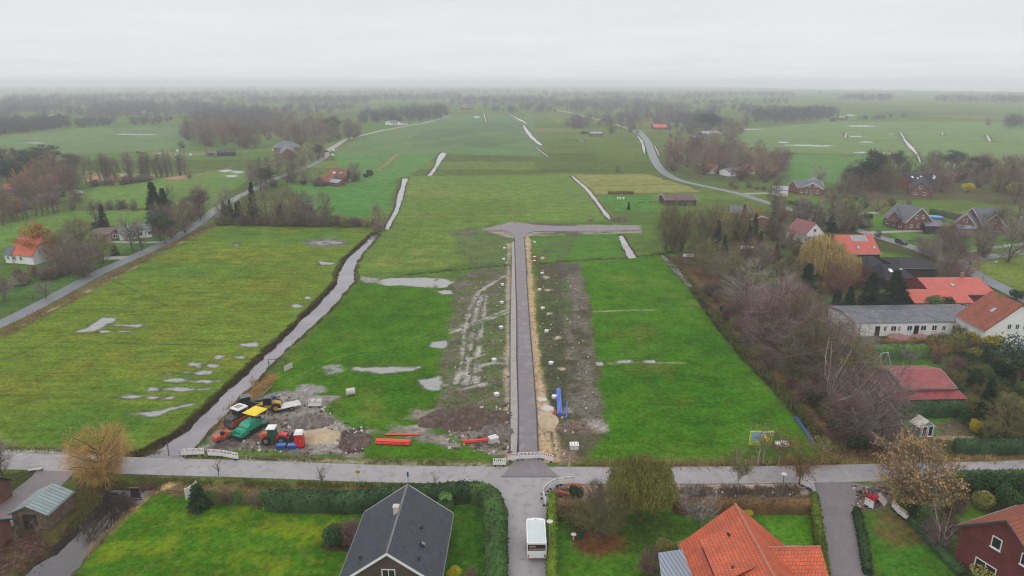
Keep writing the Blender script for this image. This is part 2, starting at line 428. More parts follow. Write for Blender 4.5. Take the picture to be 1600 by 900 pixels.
# land west of the left road
paint(W([(-60, 500), (-60, 430), (60, 430), (180, 400), (250, 350), (330, 300), (330, 330), (250, 378), (140, 428), (50, 478)]), C(70, 100, 44), 1.0, 1.0, moss=0.3)
paint(W([(-60, 372), (60, 335), (130, 328), (240, 330), (240, 360), (160, 370), (60, 375), (-60, 400)]), C(92, 122, 52), 1.5, 1.0)
paint(W([(150, 290), (240, 275), (330, 270), (420, 262), (330, 318), (240, 325), (130, 322)]), C(96, 124, 58), 2, 1.0)
paint(W([(0, 351), (60, 338), (110, 328), (230, 330)]), C(110, 104, 72), 0.8, 0.6, line=1.6)
paint(W([(135, 268), (220, 272), (300, 274), (290, 280), (135, 284)]), C(168, 140, 112), 3, 2.0, amt=0.8, mix=0.7, mixs=20)
paint(W([(270, 284), (330, 268), (360, 262)]), C(136, 112, 92), 1, 0.6, line=2.5)
for P in (blob(355, 267, 14, 1.8), blob(372, 269, 9, 1.6), blob(363, 275, 10, 1.6)): paint(W(P), C(180, 184, 184), 1, 1, water=1, mud=1)
# meadow right of the canal, upper part
paint(W([(600, 360), (625, 305), (640, 275), (900, 272), (950, 345), (830, 350), (780, 352), (720, 368), (800, 400), (792, 408), (560, 430), (556, 412), (590, 372)]), C(92, 118, 48), 1.0, 0.8, moss=0.6)
paint(W([(640, 306), (640, 277), (890, 274), (930, 318)]), C(96, 122, 54), 2, 3, moss=0.6)
for i, l in enumerate([[(622, 334), (800, 333), (945, 333)], [(668, 271), (800, 272), (1020, 271)], [(640, 338), (930, 335)]]):
    paint(W(l), C(120, 112, 66), 1.2, 1.2, line=1.6, amt=0.7, seed=i, mix=0.7, mixs=8)
paint(W([(622, 334), (760, 334), (940, 332)]), C(84, 76, 50), 0.5, 0.6, line=0.6, amt=0.8, mix=0.6, mixs=5)
for i, (a, b, c, d) in enumerate([(610, 408, 40, 8), (680, 410, 60, 7), (740, 300, 120, 7), (660, 395, 50, 6)]):
    paint(W(blob(a, b, c, d, i)), C(122, 122, 62), 6, 5, 7, 0.6, seed=i, mix=0.5)
paint(W([(500, 330), (560, 300), (620, 285), (600, 330), (560, 340)]), C(74, 120, 52), 2, 1)
paint(W([(450, 290), (520, 290), (620, 275), (605, 330), (480, 325)]), C(78, 122, 54), 2, 1)
paint(W([(520, 240), (690, 238), (640, 275), (600, 288), (540, 280)]), C(86, 124, 62), 3, 1)
paint(W([(560, 215), (690, 178), (830, 182), (850, 245), (700, 240), (520, 240)]), C(92, 118, 72), 4, 2)
paint(W([(650, 212), (720, 190), (820, 190), (840, 215), (760, 232), (640, 228)]), C(74, 92, 68), 3, 4, 30, 0.6, mix=0.5, mixs=16)
paint(W([(590, 266), (605, 255), (621, 241)]), C(150, 116, 96), 0.6, 0.3, line=2.0)
# bright fields either side of the new road
FB = C(64, 104, 20)
FL = W([(556, 432), (600, 440), (720, 445), (712, 500), (700, 560), (690, 640), (770, 700), (770, 722), (560, 716), (420, 640), (432, 590), (455, 560), (500, 505), (540, 460)])
paint(FL, FB, 1.0, 1.2, moss=0.25)
FR = W([(905, 412), (1030, 398), (1090, 455), (1160, 540), (1240, 640), (1300, 705), (1310, 722), (900, 724), (945, 680), (930, 600), (920, 500)])
paint(FR, C(64, 106, 20), 1.0, 1.0, moss=0.3, ruts=0.25)
paint(W([(830, 368), (965, 364), (990, 400), (850, 408)]), C(76, 114, 40), 1, 1.5)
paint(W([(838, 372), (900, 366), (905, 378), (880, 405), (845, 408)]), C(84, 96, 60), 1, 2, 4, 0.7, mud=0.4, mix=0.6)
paint(W([(975, 365), (1050, 340), (1060, 390), (995, 400)]), C(88, 110, 50), 1, 1.5)
paint(W([(800, 280), (900, 274), (960, 340), (840, 345)]), C(96, 122, 54), 2, 2, moss=0.6)
for i, (a, b, c, d) in enumerate([(1000, 440, 60, 6), (960, 435, 40, 5), (1080, 470, 50, 8)]):
    paint(W(blob(a, b, c, d, i)), C(96, 120, 44), 5, 5, 7, 0.55, seed=i, mix=0.6)
for i, (a, b, c, d) in enumerate([(980, 600, 60, 30), (1120, 620, 80, 30), (1040, 660, 90, 20), (1100, 540, 60, 20), (560, 560, 60, 20), (600, 500, 60, 15), (640, 600, 60, 15)]):
    paint(W(blob(a, b, c, d, i)), C(44, 94, 14), 8, 6, 6, 0.7, seed=i, mix=0.6)
for i, (a, b, c, d) in enumerate([(1010, 545, 60, 10), (1200, 600, 40, 10), (980, 470, 50, 6), (1100, 690, 90, 10), (590, 640, 50, 10), (560, 655, 40, 8)]):
    paint(W(blob(a, b, c, d, i)), C(84, 124, 40), 6, 5, 5, 0.6, seed=i + 50, mix=0.5)
for i in range(26):
    r_ = random.Random(i + 400)
    (a, b) = (r_.uniform(930, 1200), r_.uniform(430, 700)) if i % 2 else (r_.uniform(460, 700), r_.uniform(470, 690))
    paint(W(blob(a, b, r_.uniform(15, 45), r_.uniform(3, 9), i)), (C(92, 112, 30), C(40, 84, 14), C(84, 120, 26), C(96, 96, 44))[i % 4], 3, 4, 4, 0.55, seed=i + 70, mix=0.5, mixs=3)
for l in ([(440, 600), (520, 560), (640, 530), (720, 505)], [(446, 604), (526, 564), (646, 534), (722, 509)], [(960, 700), (1010, 690), (1060, 700), (1040, 712)]): paint(W(l), C(84, 110, 40), 0.4, 0.4, 2, line=0.6, amt=0.7)
paint(W([(1270, 715), (1180, 700), (1080, 716), (1020, 722), (1310, 724)]), C(84, 100, 44), 3, 2, 4, 0.7, mix=0.6)
# strips of wet grass in the right field
paint(W([(925, 487), (975, 485), (1020, 484)]), C(140, 150, 112), 0.5, 0.5, 2, line=0.9, amt=0.8, mix=0.7, mixs=6)
paint(W([(932, 569), (1000, 566), (1070, 567)]), C(138, 140, 96), 0.5, 0.5, 2, line=0.9, amt=0.8, mix=0.7, mixs=5)
for P in ([(930, 566), (940, 565), (943, 571), (932, 571)], [(962, 564), (985, 562), (990, 566), (965, 567)], [(1005, 563), (1023, 562), (1024, 567), (1008, 567)]):
    paint(W(P), C(134, 140, 138), 0.4, 0.3, water=1.0, mud=1)
# mud beside the new road
MUD = C(108, 100, 90); MUDG = C(88, 96, 62); MUDL = C(146, 138, 130)
paint(W([(712, 432), (798, 402), (800, 600), (800, 722), (760, 712), (690, 650), (694, 560), (706, 500)]), MUDG, 1.5, 2.0, 4, mud=0.85, seed=2)
paint(W([(712, 432), (798, 412), (800, 600), (800, 722), (690, 690), (694, 560), (706, 500)]), MUD, 1.0, 2.0, 4, mud=1.0, seed=3, mix=0.42, mixs=2.2)
paint(W([(700, 360), (770, 350), (800, 365), (800, 425), (740, 420), (720, 400)]), C(86, 102, 62), 1.5, 2.0, 5, 0.8, mud=0.5, mix=0.65, mixs=6)
paint(W([(706, 365), (730, 358), (745, 362), (725, 370)]), C(90, 88, 76), 1, 1, 2, 0.8, mud=1)
paint(W([(752, 460), (800, 470), (800, 560), (770, 610), (750, 560)]), C(84, 102, 52), 2, 2, 3, 0.7, mud=0.6, mix=0.5, mixs=4)
for i, l in enumerate([[(725, 520), (735, 480), (748, 455), (790, 430)], [(738, 520), (745, 480), (758, 450), (798, 425)], [(752, 518), (756, 490), (760, 460)], [(712, 600), (722, 560), (726, 520)],
                       [(728, 600), (732, 560), (738, 520)], [(745, 596), (746, 560), (752, 518)], [(700, 516), (750, 500), (796, 482)], [(702, 520), (752, 503), (797, 486)],
                       [(735, 560), (760, 552), (792, 560)], [(740, 575), (770, 566), (796, 570)], [(700, 690), (750, 676), (796, 680)], [(640, 668), (690, 655), (740, 668)], [(690, 600), (720, 608), (760, 600)]]):
    paint(W(l), C(160, 156, 150), 0.4, 0.7, 2.5, line=0.7, mud=1, water=0.55, seed=i, mix=0.65, mixs=3)
# standing water and wet clay
for i, P in enumerate([[(585, 440), (610, 434), (660, 433), (700, 436), (712, 441), (700, 449), (665, 449), (625, 446), (600, 446)], [(555, 432), (590, 434), (600, 442), (570, 442)], [(683, 455), (705, 452), (708, 458), (690, 460)],
                       [(672, 534), (695, 532), (700, 540), (690, 545), (675, 541)], [(552, 574), (590, 572), (655, 573), (650, 581), (600, 582), (555, 580)], [(505, 572), (530, 571), (532, 580), (512, 584)],
                       [(655, 594), (685, 589), (690, 597), (684, 608), (668, 608)], [(420, 622), (450, 618), (480, 620), (528, 620), (515, 628), (470, 634), (430, 630)], [(745, 656), (770, 652), (780, 660), (768, 672), (748, 668)],
                       [(470, 602), (500, 603), (505, 612), (480, 618), (462, 610)]]):
    paint(W(P), C(140, 138, 134), 0.8, 1.0, 2.5, water=1.0 if i not in (1, 5, 9) else 0.5, mud=1, seed=i, mix=0.8, mixs=3)
YARD = W([(345, 665), (372, 640), (410, 620), (440, 612), (520, 620), (500, 640), (545, 670), (560, 712), (375, 700), (320, 706), (290, 704), (322, 672)])
paint(YARD, C(120, 110, 104), 1.0, 1.2, 3, mud=1.0, seed=8)
paint(YARD, C(142, 136, 132), 1.0, 1.0, 3, mud=1, water=0.35, seed=12, mix=0.5, mixs=5)
paint(W([(330, 700), (380, 680), (480, 672), (480, 700)]), C(84, 78, 76), 0.8, 0.8, 2, mud=1, mix=0.6, mixs=3)
paint(W([(300, 688), (330, 672), (345, 676), (320, 695)]), C(66, 104, 38), 0.8, 0.8, 2, 0.9, mix=0.6, mixs=3)
paint(W([(455, 665), (500, 660), (530, 672), (530, 692), (480, 696), (460, 680)]), C(164, 152, 136), 1, 0.9, 3, mud=0.6)
paint(W([(535, 672), (570, 668), (575, 684), (548, 712), (532, 708)]), C(74, 66, 62), 0.7, 0.8, 2, mud=1)
paint(W([(578, 672), (565, 690), (545, 713)]), C(140, 132, 122), 0.4, 0.3, line=0.6)
paint(W([(575, 672), (600, 662), (660, 668), (700, 684), (720, 700), (660, 690), (600, 676)]), C(134, 126, 118), 0.9, 1.3, 2.5, mud=1, mix=0.6, mixs=3)
paint(W([(630, 655), (650, 640), (690, 636), (700, 650), (660, 655)]), C(138, 128, 118), 0.9, 1.3, 2.5, mud=1, mix=0.65, mixs=3)
paint(W([(690, 650), (720, 648), (800, 640), (802, 716), (770, 712), (720, 690)]), C(128, 118, 110), 0.9, 1.3, 2.5, mud=1, water=0.2, mix=0.65, mixs=4)
paint(W([(555, 620), (595, 610), (600, 650), (560, 660)]), C(96, 110, 44), 3, 2, 3, 0.6, mix=0.5)
paint(W([(600, 716), (720, 716), (770, 722), (560, 716)]), C(84, 84, 46), 1.0, 0.8, 2, 0.8)
# right side of the new road
paint(W([(838, 410), (905, 412), (925, 500), (940, 640), (946, 680), (920, 722), (850, 722), (850, 600)]), C(80, 80, 58), 1.2, 1.5, 4, mud=0.8, seed=21)
paint(W([(880, 415), (905, 414), (920, 480), (938, 640), (940, 670), (890, 640), (880, 500)]), C(108, 102, 92), 1.2, 1.3, 5, mud=0.9, seed=22, mix=0.6, mixs=3)
paint(W([(845, 480), (880, 470), (885, 600), (860, 640)]), C(72, 76, 54), 1.5, 1.3, 4, mud=0.8, seed=23, mix=0.6, mixs=5)
paint(W([(845, 440), (890, 440), (895, 500), (850, 510)]), C(74, 92, 46), 2, 1.3, 4, 0.7, mud=0.4, seed=24, mix=0.6, mixs=5)
paint(W([(870, 410), (905, 415), (900, 430), (870, 428)]), C(84, 80, 74), 1.5, 1.3, 4, mud=1, seed=25)
paint(W([(862, 660), (940, 660), (945, 675), (880, 680)]), C(108, 92, 84), 0.8, 1.0, 2, mud=1, seed=26)
paint(W([(915, 655), (940, 652), (945, 672), (930, 676)]), C(140, 132, 126), 0.8, 1.0, 2, mud=1, water=0.5, seed=27)
paint(W([(870, 636), (895, 635), (897, 645), (880, 646)]), C(150, 138, 130), 0.6, 0.6, 2, mud=1)
for (a, b) in ((871, 527), (878, 576), (857, 453), (853, 433), (858, 490), (848, 403)): paint(W(blob(a, b, 4.5, 2.3)), C(184, 170, 146), 0.4, 0.3)
paint(W([(820, 366), (828, 370), (836, 500), (848, 600), (864, 640), (872, 690), (900, 725), (845, 725), (832, 600), (826, 480)]), C(176, 152, 122), 0.5, 0.8, 3, mud=0.5, seed=30)
paint(W([(880, 700), (900, 705), (905, 724), (875, 724)]), C(128, 108, 94), 0.8, 1.0, 2, mud=1)
paint(W([(792, 380), (799, 380), (797, 500), (797, 722), (786, 722), (790, 560)]), C(156, 144, 124), 0.5, 0.7, 3, mud=0.5, seed=31, mix=0.8)
for l in ([(853, 665), (856, 700), (857, 716)], [(861, 675), (866, 714)]): paint(W(l), C(96, 84, 72), 0.2, 0.2, line=0.25)
# turning head surroundings
paint(W([(752, 358), (800, 347), (840, 350), (1000, 352), (1002, 364), (830, 368), (800, 372)]), C(150, 140, 128), 0.8, 0.8, 3, mud=0.6)
paint(W([(822, 346), (900, 350), (905, 355), (830, 352)]), C(92, 84, 78), 0.8, 1.5, 3, mud=1)
paint(W([(820, 366), (880, 362), (960, 362), (900, 368)]), C(92, 86, 70), 0.8, 1.2, 3, mud=1, mix=0.6)
# ditch lines in the meadow
for l in ([(640, 428), (700, 422), (760, 416), (795, 413)], [(845, 411), (900, 406), (985, 402)], [(990, 400), (1030, 396), (1060, 392)]):
    paint(W(l), C(58, 60, 34), 0.6, 0.4, line=1.6); dig(W(l), -0.6, 0.9, line=0.5)
paint(W([(1000, 304), (1040, 300), (1100, 302), (1100, 330), (1080, 334), (960, 330), (945, 305)]), C(90, 118, 52), 1, 1)
paint(W([(893, 273), (1010, 272), (1070, 290), (1095, 298), (1085, 300), (930, 303)]), C(128, 130, 72), 1.5, 1.5, moss=0.5)
for l in ([(930, 304), (1000, 302), (1100, 301)], [(925, 290), (1080, 288)], [(955, 335), (1035, 332)]): paint(W(l), C(96, 88, 58), 0.8, 0.8, line=1.6)
paint(W([(935, 305), (1010, 305), (1030, 330), (965, 330)]), C(76, 118, 48), 1.5, 1.5)
# green plain at the upper right
paint(W([(1120, 205), (1300, 190), (1640, 190), (1640, 250), (1300, 240), (1180, 236)]), C(104, 128, 78), 4, 4, moss=0.6)
paint(W([(1180, 240), (1300, 242), (1450, 250), (1640, 262), (1640, 290), (1220, 285)]), C(86, 124, 62), 3, 3)
for i, l in enumerate([[(1220, 243), (1400, 246), (1435, 245)], [(1200, 221), (1420, 218)], [(1430, 218), (1600, 222)], [(1410, 205), (1475, 191)], [(1230, 192), (1300, 196)], [(1340, 187), (1400, 186)]]):
    paint(W(l), C(78, 88, 58), 1.5, 1.0, line=2.5 + 4 * (i > 3), amt=0.8)
for i, (a, b, c) in enumerate([(1347, 197, 20), (1340, 213, 12), (1353, 222, 12), (1222, 222, 9), (1275, 228, 8), (1220, 228, 8), (1345, 238, 12), (1390, 240, 14), (1175, 202, 16), (1315, 183, 10), (1393, 210, 3), (1330, 180, 8), (1205, 170, 20), (1290, 228, 8), (1250, 227, 20)]):
    paint(W(blob(a, b, c, 1.0)), C(180, 186, 186), 2, 3, water=1, mud=1, seed=i)
for i, (a, b, c) in enumerate([(52, 223.5, 24), (212, 210, 32), (85, 180, 14), (745, 183, 5)]):
    paint(W(blob(a, b, c, 1.1, rough=0.15)), C(200, 204, 204), 2, 2, water=1, mud=1, seed=i)
paint(W([(-50, 240), (0, 215), (120, 200), (300, 198), (290, 230), (150, 240)]), C(96, 120, 74), 6, 3)
paint(W([(180, 202), (240, 205), (310, 200)]), C(110, 96, 84), 3, 2, line=8)
paint(W([(230, 238), (330, 236), (410, 236), (330, 242), (250, 245)]), C(120, 120, 90), 3, 2, 12, 0.7)
# gardens along the right
paint(W([(1060, 400), (1150, 330), (1300, 330), (1400, 380), (1600, 460), (1700, 520), (1700, 722), (1310, 722), (1240, 640), (1150, 530), (1085, 450)]), C(72, 76, 44), 1.5, 1.5, mud=0.3, moss=0.3, seed=40)
for i, P in enumerate([[(1300, 405), (1335, 405), (1335, 425), (1290, 430)], [(1350, 560), (1490, 555), (1480, 575), (1390, 578), (1355, 582)], [(1400, 648), (1490, 640), (1520, 668), (1420, 682)], [(1548, 548), (1600, 548), (1600, 578), (1560, 575)],
                       [(1200, 425), (1235, 422), (1260, 440), (1215, 450)], [(1362, 392), (1395, 395), (1440, 404), (1385, 410), (1366, 400)], [(1350, 340), (1384, 340), (1400, 360), (1365, 362)], [(1290, 458), (1320, 455), (1330, 480), (1300, 478)], [(1250, 310), (1350, 312), (1360, 335), (1300, 340)]]):
    paint(W(P), C(76, 116, 42), 1.2, 1.2, 3, 0.95, seed=i)
paint(W([(1380, 362), (1500, 370), (1560, 360), (1600, 380), (1600, 398), (1500, 408), (1440, 385)]), C(88, 124, 46), 1, 1)
paint(W([(1540, 410), (1640, 400), (1640, 455), (1590, 450), (1530, 425)]), C(104, 118, 52), 1, 1, moss=0.7)
paint(W([(1460, 660), (1500, 655), (1530, 675), (1470, 680)]), C(96, 86, 66), 1, 1, 2, mud=1)
paint(W([(1425, 682), (1540, 685), (1620, 690)]), C(140, 126, 100), 0.5, 0.4, line=1.0, mix=0.7)
paint(W([(1456, 345), (1475, 338), (1500, 348), (1480, 356)]), C(74, 118, 44), 1, 1)
paint(W([(1130, 360), (1300, 360), (1310, 400), (1200, 430), (1120, 420)]), C(84, 82, 52), 1, 2, 4, 0.8, mix=0.6)
# wood floor and the ditch edge east of the right field
paint(W([(1045, 402), (1080, 448), (1120, 500), (1170, 560), (1230, 620), (1290, 690), (1330, 716), (1420, 716), (1400, 640), (1300, 560), (1180, 440), (1080, 400)]), C(86, 64, 46), 1.2, 1.8, 4, mud=0.5, seed=44)
paint(W([(1075, 425), (1100, 452), (1136, 500), (1190, 560), (1250, 620), (1300, 680)]), C(104, 84, 56), 1.0, 1.2, 2, line=1.4)
paint(W([(1062, 425), (1085, 452), (1120, 500), (1170, 560), (1230, 620), (1285, 685)]), C(42, 44, 30), 0.8, 0.8, 2, line=2.0)
dig(W([(1085, 452), (1120, 500), (1170, 560), (1230, 620), (1285, 685)]), -0.9, 1.2, line=0.7)
# verges of the main road
paint(W([(-60, 700), (60, 702), (228, 708), (320, 716), (460, 721), (800, 729)]), C(102, 104, 56), 0.6, 0.6, 2, line=2.4, mud=0.2, seed=50)
paint(W([(10, 704), (120, 705)]), C(170, 170, 160), 0.4, 0.3, line=0.8, water=0.8)
paint(W([(380, 716), (500, 720), (770, 728)]), C(150, 148, 126), 0.5, 0.5, 2, line=0.8, amt=0.75, mix=0.7, mixs=6)
paint(W([(890, 728), (1000, 730), (1200, 728), (1330, 725), (1500, 722), (1640, 720)]), C(96, 104, 44), 0.5, 0.5, 2, line=1.4)
paint(W([(900, 727), (1000, 729), (1310, 724)]), C(60, 60, 36), 0.4, 0.4, 2, line=0.7)
paint(W([(1330, 722), (1360, 714), (1640, 710), (1640, 718), (1400, 722)]), C(112, 88, 54), 1, 0.8, 2)
paint(W([(870, 757), (1000, 755), (1240, 754), (1262, 756), (1268, 774), (1060, 780), (880, 782), (862, 770)]), C(166, 146, 134), 0.7, 0.6, 2, mud=0.6, seed=52)
paint(W([(870, 762), (900, 760), (905, 778), (868, 782)]), C(84, 70, 60), 0.7, 0.6, 2, mud=1)
paint(W([(1060, 767), (1150, 762), (1245, 762), (1252, 776), (1060, 778)]), C(78, 66, 58), 0.7, 0.8, 2, mud=1, mix=0.75, mixs=2)
paint(W([(205, 742), (400, 750), (560, 752), (760, 757), (740, 770), (560, 768), (300, 780), (235, 775)]), C(92, 86, 52), 0.6, 0.7, 2, mud=0.3, seed=53)
paint(W([(300, 748), (420, 752), (740, 757)]), C(84, 94, 44), 0.6, 0.5, 2, line=1.2)
paint(W([(255, 765), (300, 758), (560, 772), (540, 784), (300, 786)]), C(112, 96, 66), 0.8, 0.8, 2, mix=0.7, mixs=2)
# lawns of the lower gardens
LAWN = C(60, 102, 16); LAWN2 = C(124, 136, 24); LAWND = C(56, 92, 30)
LA = W([(252, 772), (300, 776), (560, 786), (575, 790), (560, 870), (530, 930), (80, 930), (150, 860), (205, 800)])
paint(LA, LAWN, 0.6, 0.5, moss=1.0)
for i, (a, b, c, d) in enumerate([(250, 850, 60, 14), (330, 880, 60, 12), (360, 815, 40, 10), (450, 830, 60, 14), (180, 860, 30, 14), (420, 880, 60, 10), (280, 820, 30, 8)]):
    paint(W(blob(a, b, c, d, i)), LAWN2, 2.5, 2.5, 2.5, 0.6, moss=1.0, seed=i, mix=0.55, mixs=1.8)
paint(W([(505, 850), (518, 818), (545, 818), (570, 825), (550, 862), (508, 862)]), C(58, 50, 40), 0.3, 0.2)
paint(W([(698, 790), (762, 795), (765, 930), (690, 930)]), C(50, 92, 22), 0.5, 0.4, moss=0.5)
paint(W([(870, 795), (1270, 800), (1290, 930), (870, 930)]), C(66, 110, 28), 0.6, 0.5, moss=0.7)
paint(W([(880, 800), (1040, 800), (1080, 830), (1020, 860), (900, 860)]), C(62, 82, 34), 1.5, 1.5, 3, 0.8)
paint(W([(895, 830), (940, 822), (985, 835), (975, 862), (930, 872), (900, 862)]), C(104, 60, 44), 1.0, 1.0, 2, 0.85, mix=0.85, mixs=1.5)
paint(W([(1180, 802), (1268, 802), (1280, 850), (1230, 860)]), C(74, 122, 28), 0.6, 0.6, moss=0.6)
paint(W([(1348, 798), (1400, 800), (1470, 850), (1510, 905), (1520, 940), (1375, 940)]), C(62, 108, 32), 0.8, 0.8, moss=0.5)
paint(W([(1350, 792), (1440, 800), (1470, 840), (1400, 860), (1360, 830)]), C(96, 82, 50), 1.2, 1.2, 3, 0.9, mix=0.7, mixs=3)
paint(W([(1480, 790), (1530, 785), (1560, 820), (1545, 860), (1520, 900), (1470, 860), (1500, 820)]), C(82, 122, 32), 0.8, 0.8, moss=1.0)
paint(W([(1430, 800), (1490, 790), (1500, 830), (1480, 858), (1440, 840)]), C(66, 48, 38), 0.8, 0.8)
paint(W([(1530, 790), (1640, 780), (1640, 830), (1560, 815)]), C(70, 64, 44), 0.8, 0.8)
paint(W([(1325, 758), (1400, 752), (1380, 795), (1335, 800)]), C(110, 94, 86), 0.6, 0.6, 2, mud=1)
paint(W([(1515, 865), (1545, 862), (1580, 900), (1590, 930), (1530, 930)]), C(120, 96, 88), 0.3, 0.1)
# lower left corner
paint(W([(-60, 742), (60, 735), (45, 760), (0, 775), (-60, 790)]), C(70, 78, 40), 0.6, 0.5)
paint(W([(110, 745), (160, 750), (172, 770), (155, 795), (100, 840), (50, 890), (0, 930), (-40, 930), (-40, 830), (20, 825), (80, 800), (115, 765)]), C(84, 76, 46), 0.8, 0.6, moss=0.4, seed=60)
paint(W([(-40, 845), (50, 830), (80, 850), (30, 890), (-40, 920)]), C(78, 54, 46), 0.8, 0.6, mud=1)

paint(W([(1030, 262), (1080, 228), (1225, 250), (1240, 285), (1090, 284)]), C(80, 84, 52), 3, 3, 8, 0.8, mix=0.7, mixs=8)
paint(W([(1270, 300), (1340, 285), (1460, 262), (1640, 270), (1640, 330), (1500, 312), (1380, 312), (1290, 318)]), C(82, 78, 54), 3, 3, 8, 0.9, mix=0.75, mixs=8)
# ---- open water: the canal and the ditches are cut into the sheet
CANAL = W([(205, 716), (229, 706), (262, 688), (297, 665), (317, 644), (357, 607), (400, 567), (425, 543), (447, 524), (477, 492), (500, 472), (527, 442), (530, 425), (540, 405), (560, 387), (586, 364),
           (590, 367), (567, 392), (555, 410), (551, 425), (553, 437), (540, 450), (520, 475), (492, 502), (469, 522), (450, 538), (425, 563), (400, 590), (382, 607), (357, 635), (332, 660), (302, 692), (281, 714)])
CANAL_N = W([(601, 356), (603, 350), (617, 325), (622, 300), (627, 288), (628, 277), (638, 277), (633, 290), (630, 305), (622, 330), (610, 351), (606, 358)])
CANAL_F = W([(667, 274), (680, 258), (684, 243), (690, 237), (699, 238), (690, 250), (682, 262), (674, 274)])
POND = W([(172, 758), (205, 761), (240, 759), (222, 772), (207, 784), (175, 812), (140, 850), (112, 880), (80, 930), (20, 930), (55, 880), (112, 827), (150, 792), (168, 774)])
DITCH_R = W([(966, 367), (972, 366), (984, 385), (994, 401), (982, 402), (974, 385)])
DITCH_E = W([(1033, 397), (1040, 399), (1058, 415), (1068, 430), (1082, 446), (1078, 447), (1062, 432), (1047, 416)])
WATERS = [('canal_water', CANAL, -0.55), ('canal_water', CANAL_N, -0.55), ('canal_water', CANAL_F, -0.5), ('pond_water', POND, -0.7), ('ditch_water', DITCH_R, -0.4), ('ditch_water', DITCH_E, -0.4)]
for nm, P, wl in WATERS:
    far = P in (CANAL_N, CANAL_F, DITCH_R, DITCH_E)
    paint(P, C(70, 58, 42), 0.6, 0.6, 1.6, line=2.2 if not far else 1.2, mud=0.4, moss=0.2)
    paint(P, C(66, 58, 50), 0.3, 0.1, mud=1)
    dig(grow(P, -0.1 if P is POND else (-0.6 if not far else -0.3)), -1.3, 1.2 if not far else 0.5, warp=0.5 if not far else 0.35)
paint(W([(205, 712), (262, 684), (297, 661), (357, 603), (425, 539), (477, 489), (527, 438), (540, 402), (583, 363)]), C(44, 36, 24), 0.4, 0.5, 1.6, line=1.5)
paint(W([(420, 590), (395, 615), (372, 640), (345, 665)]), C(128, 92, 54), 1.0, 0.8, 2, line=2.6, mix=0.75, mixs=2)
paint(W([(230, 770), (250, 762), (262, 758)]), C(168, 142, 100), 0.6, 0.4, 2, line=1.5)
paint(W([(235, 768), (210, 795), (165, 835), (135, 862)]), C(150, 128, 86), 0.4, 0.4, 1.5, line=0.8, mix=0.8, mixs=2)
RIB = [([(894, 275), (903, 284), (915, 293), (930, 312), (943, 330), (953, 343)], 1.7), ([(795, 178), (806, 184), (823, 193)], 4.0), ([(818, 196), (826, 209), (835, 219), (846, 227)], 4.0), ([(838, 231), (856, 245)], 1.7), ([(756, 177), (759, 190)], 3),
       ([(996, 212), (1004, 222), (1007, 240)], 1.8), ([(1023, 228), (1030, 243)], 1.5), ([(1407, 208), (1413, 216)], 3.2), ([(1412, 217), (1423, 230), (1433, 241)], 3.0), ([(1434, 243), (1438, 253)], 2.6), ([(1542, 211), (1547, 221)], 3.0),
       ([(1322, 207), (1321, 215)], 2.0), ([(1472, 206), (1473, 211)], 2.0), ([(883, 172), (905, 182)], 4), ([(905, 218), (912, 222)], 2.0)]
for l, w in RIB: paint(W(l), C(78, 66, 52), 0.6, 0.4, line=w + 1.4)
# sea dike on the right
DIKE = [(830, 130.2), (1000, 134.3), (1200, 139), (1400, 142.4), (1640, 146.6)]
DK = W(DIKE)
paint(DK, C(64, 70, 60), 10, 5, 40, line=80)
s = window(DK, 60); d = sdf_line(DK, XX[s], YY[s])
GZ[s] = np.maximum(GZ[s], 7.0 * np.clip(1 - d / 60, 0, 1))
# the sheet sinks under the estuary beyond the dike
SEA = DK + [(24000, DK[-1][1] - 400), (24000, 25000), (DK[0][0], 25000)]
s = window(SEA, 5); d = sdf_poly(SEA, XX[s], YY[s])
GZ[s] = np.where(d < -60, -3.0, GZ[s])
# small roughness of the soil
near = (YY < 330)
GZ -= np.where(near, 0.02 + 0.08 * np.clip(GM[..., 0], 0, 1) * fbm(XX, YY, 1.2, 77), 0.0)

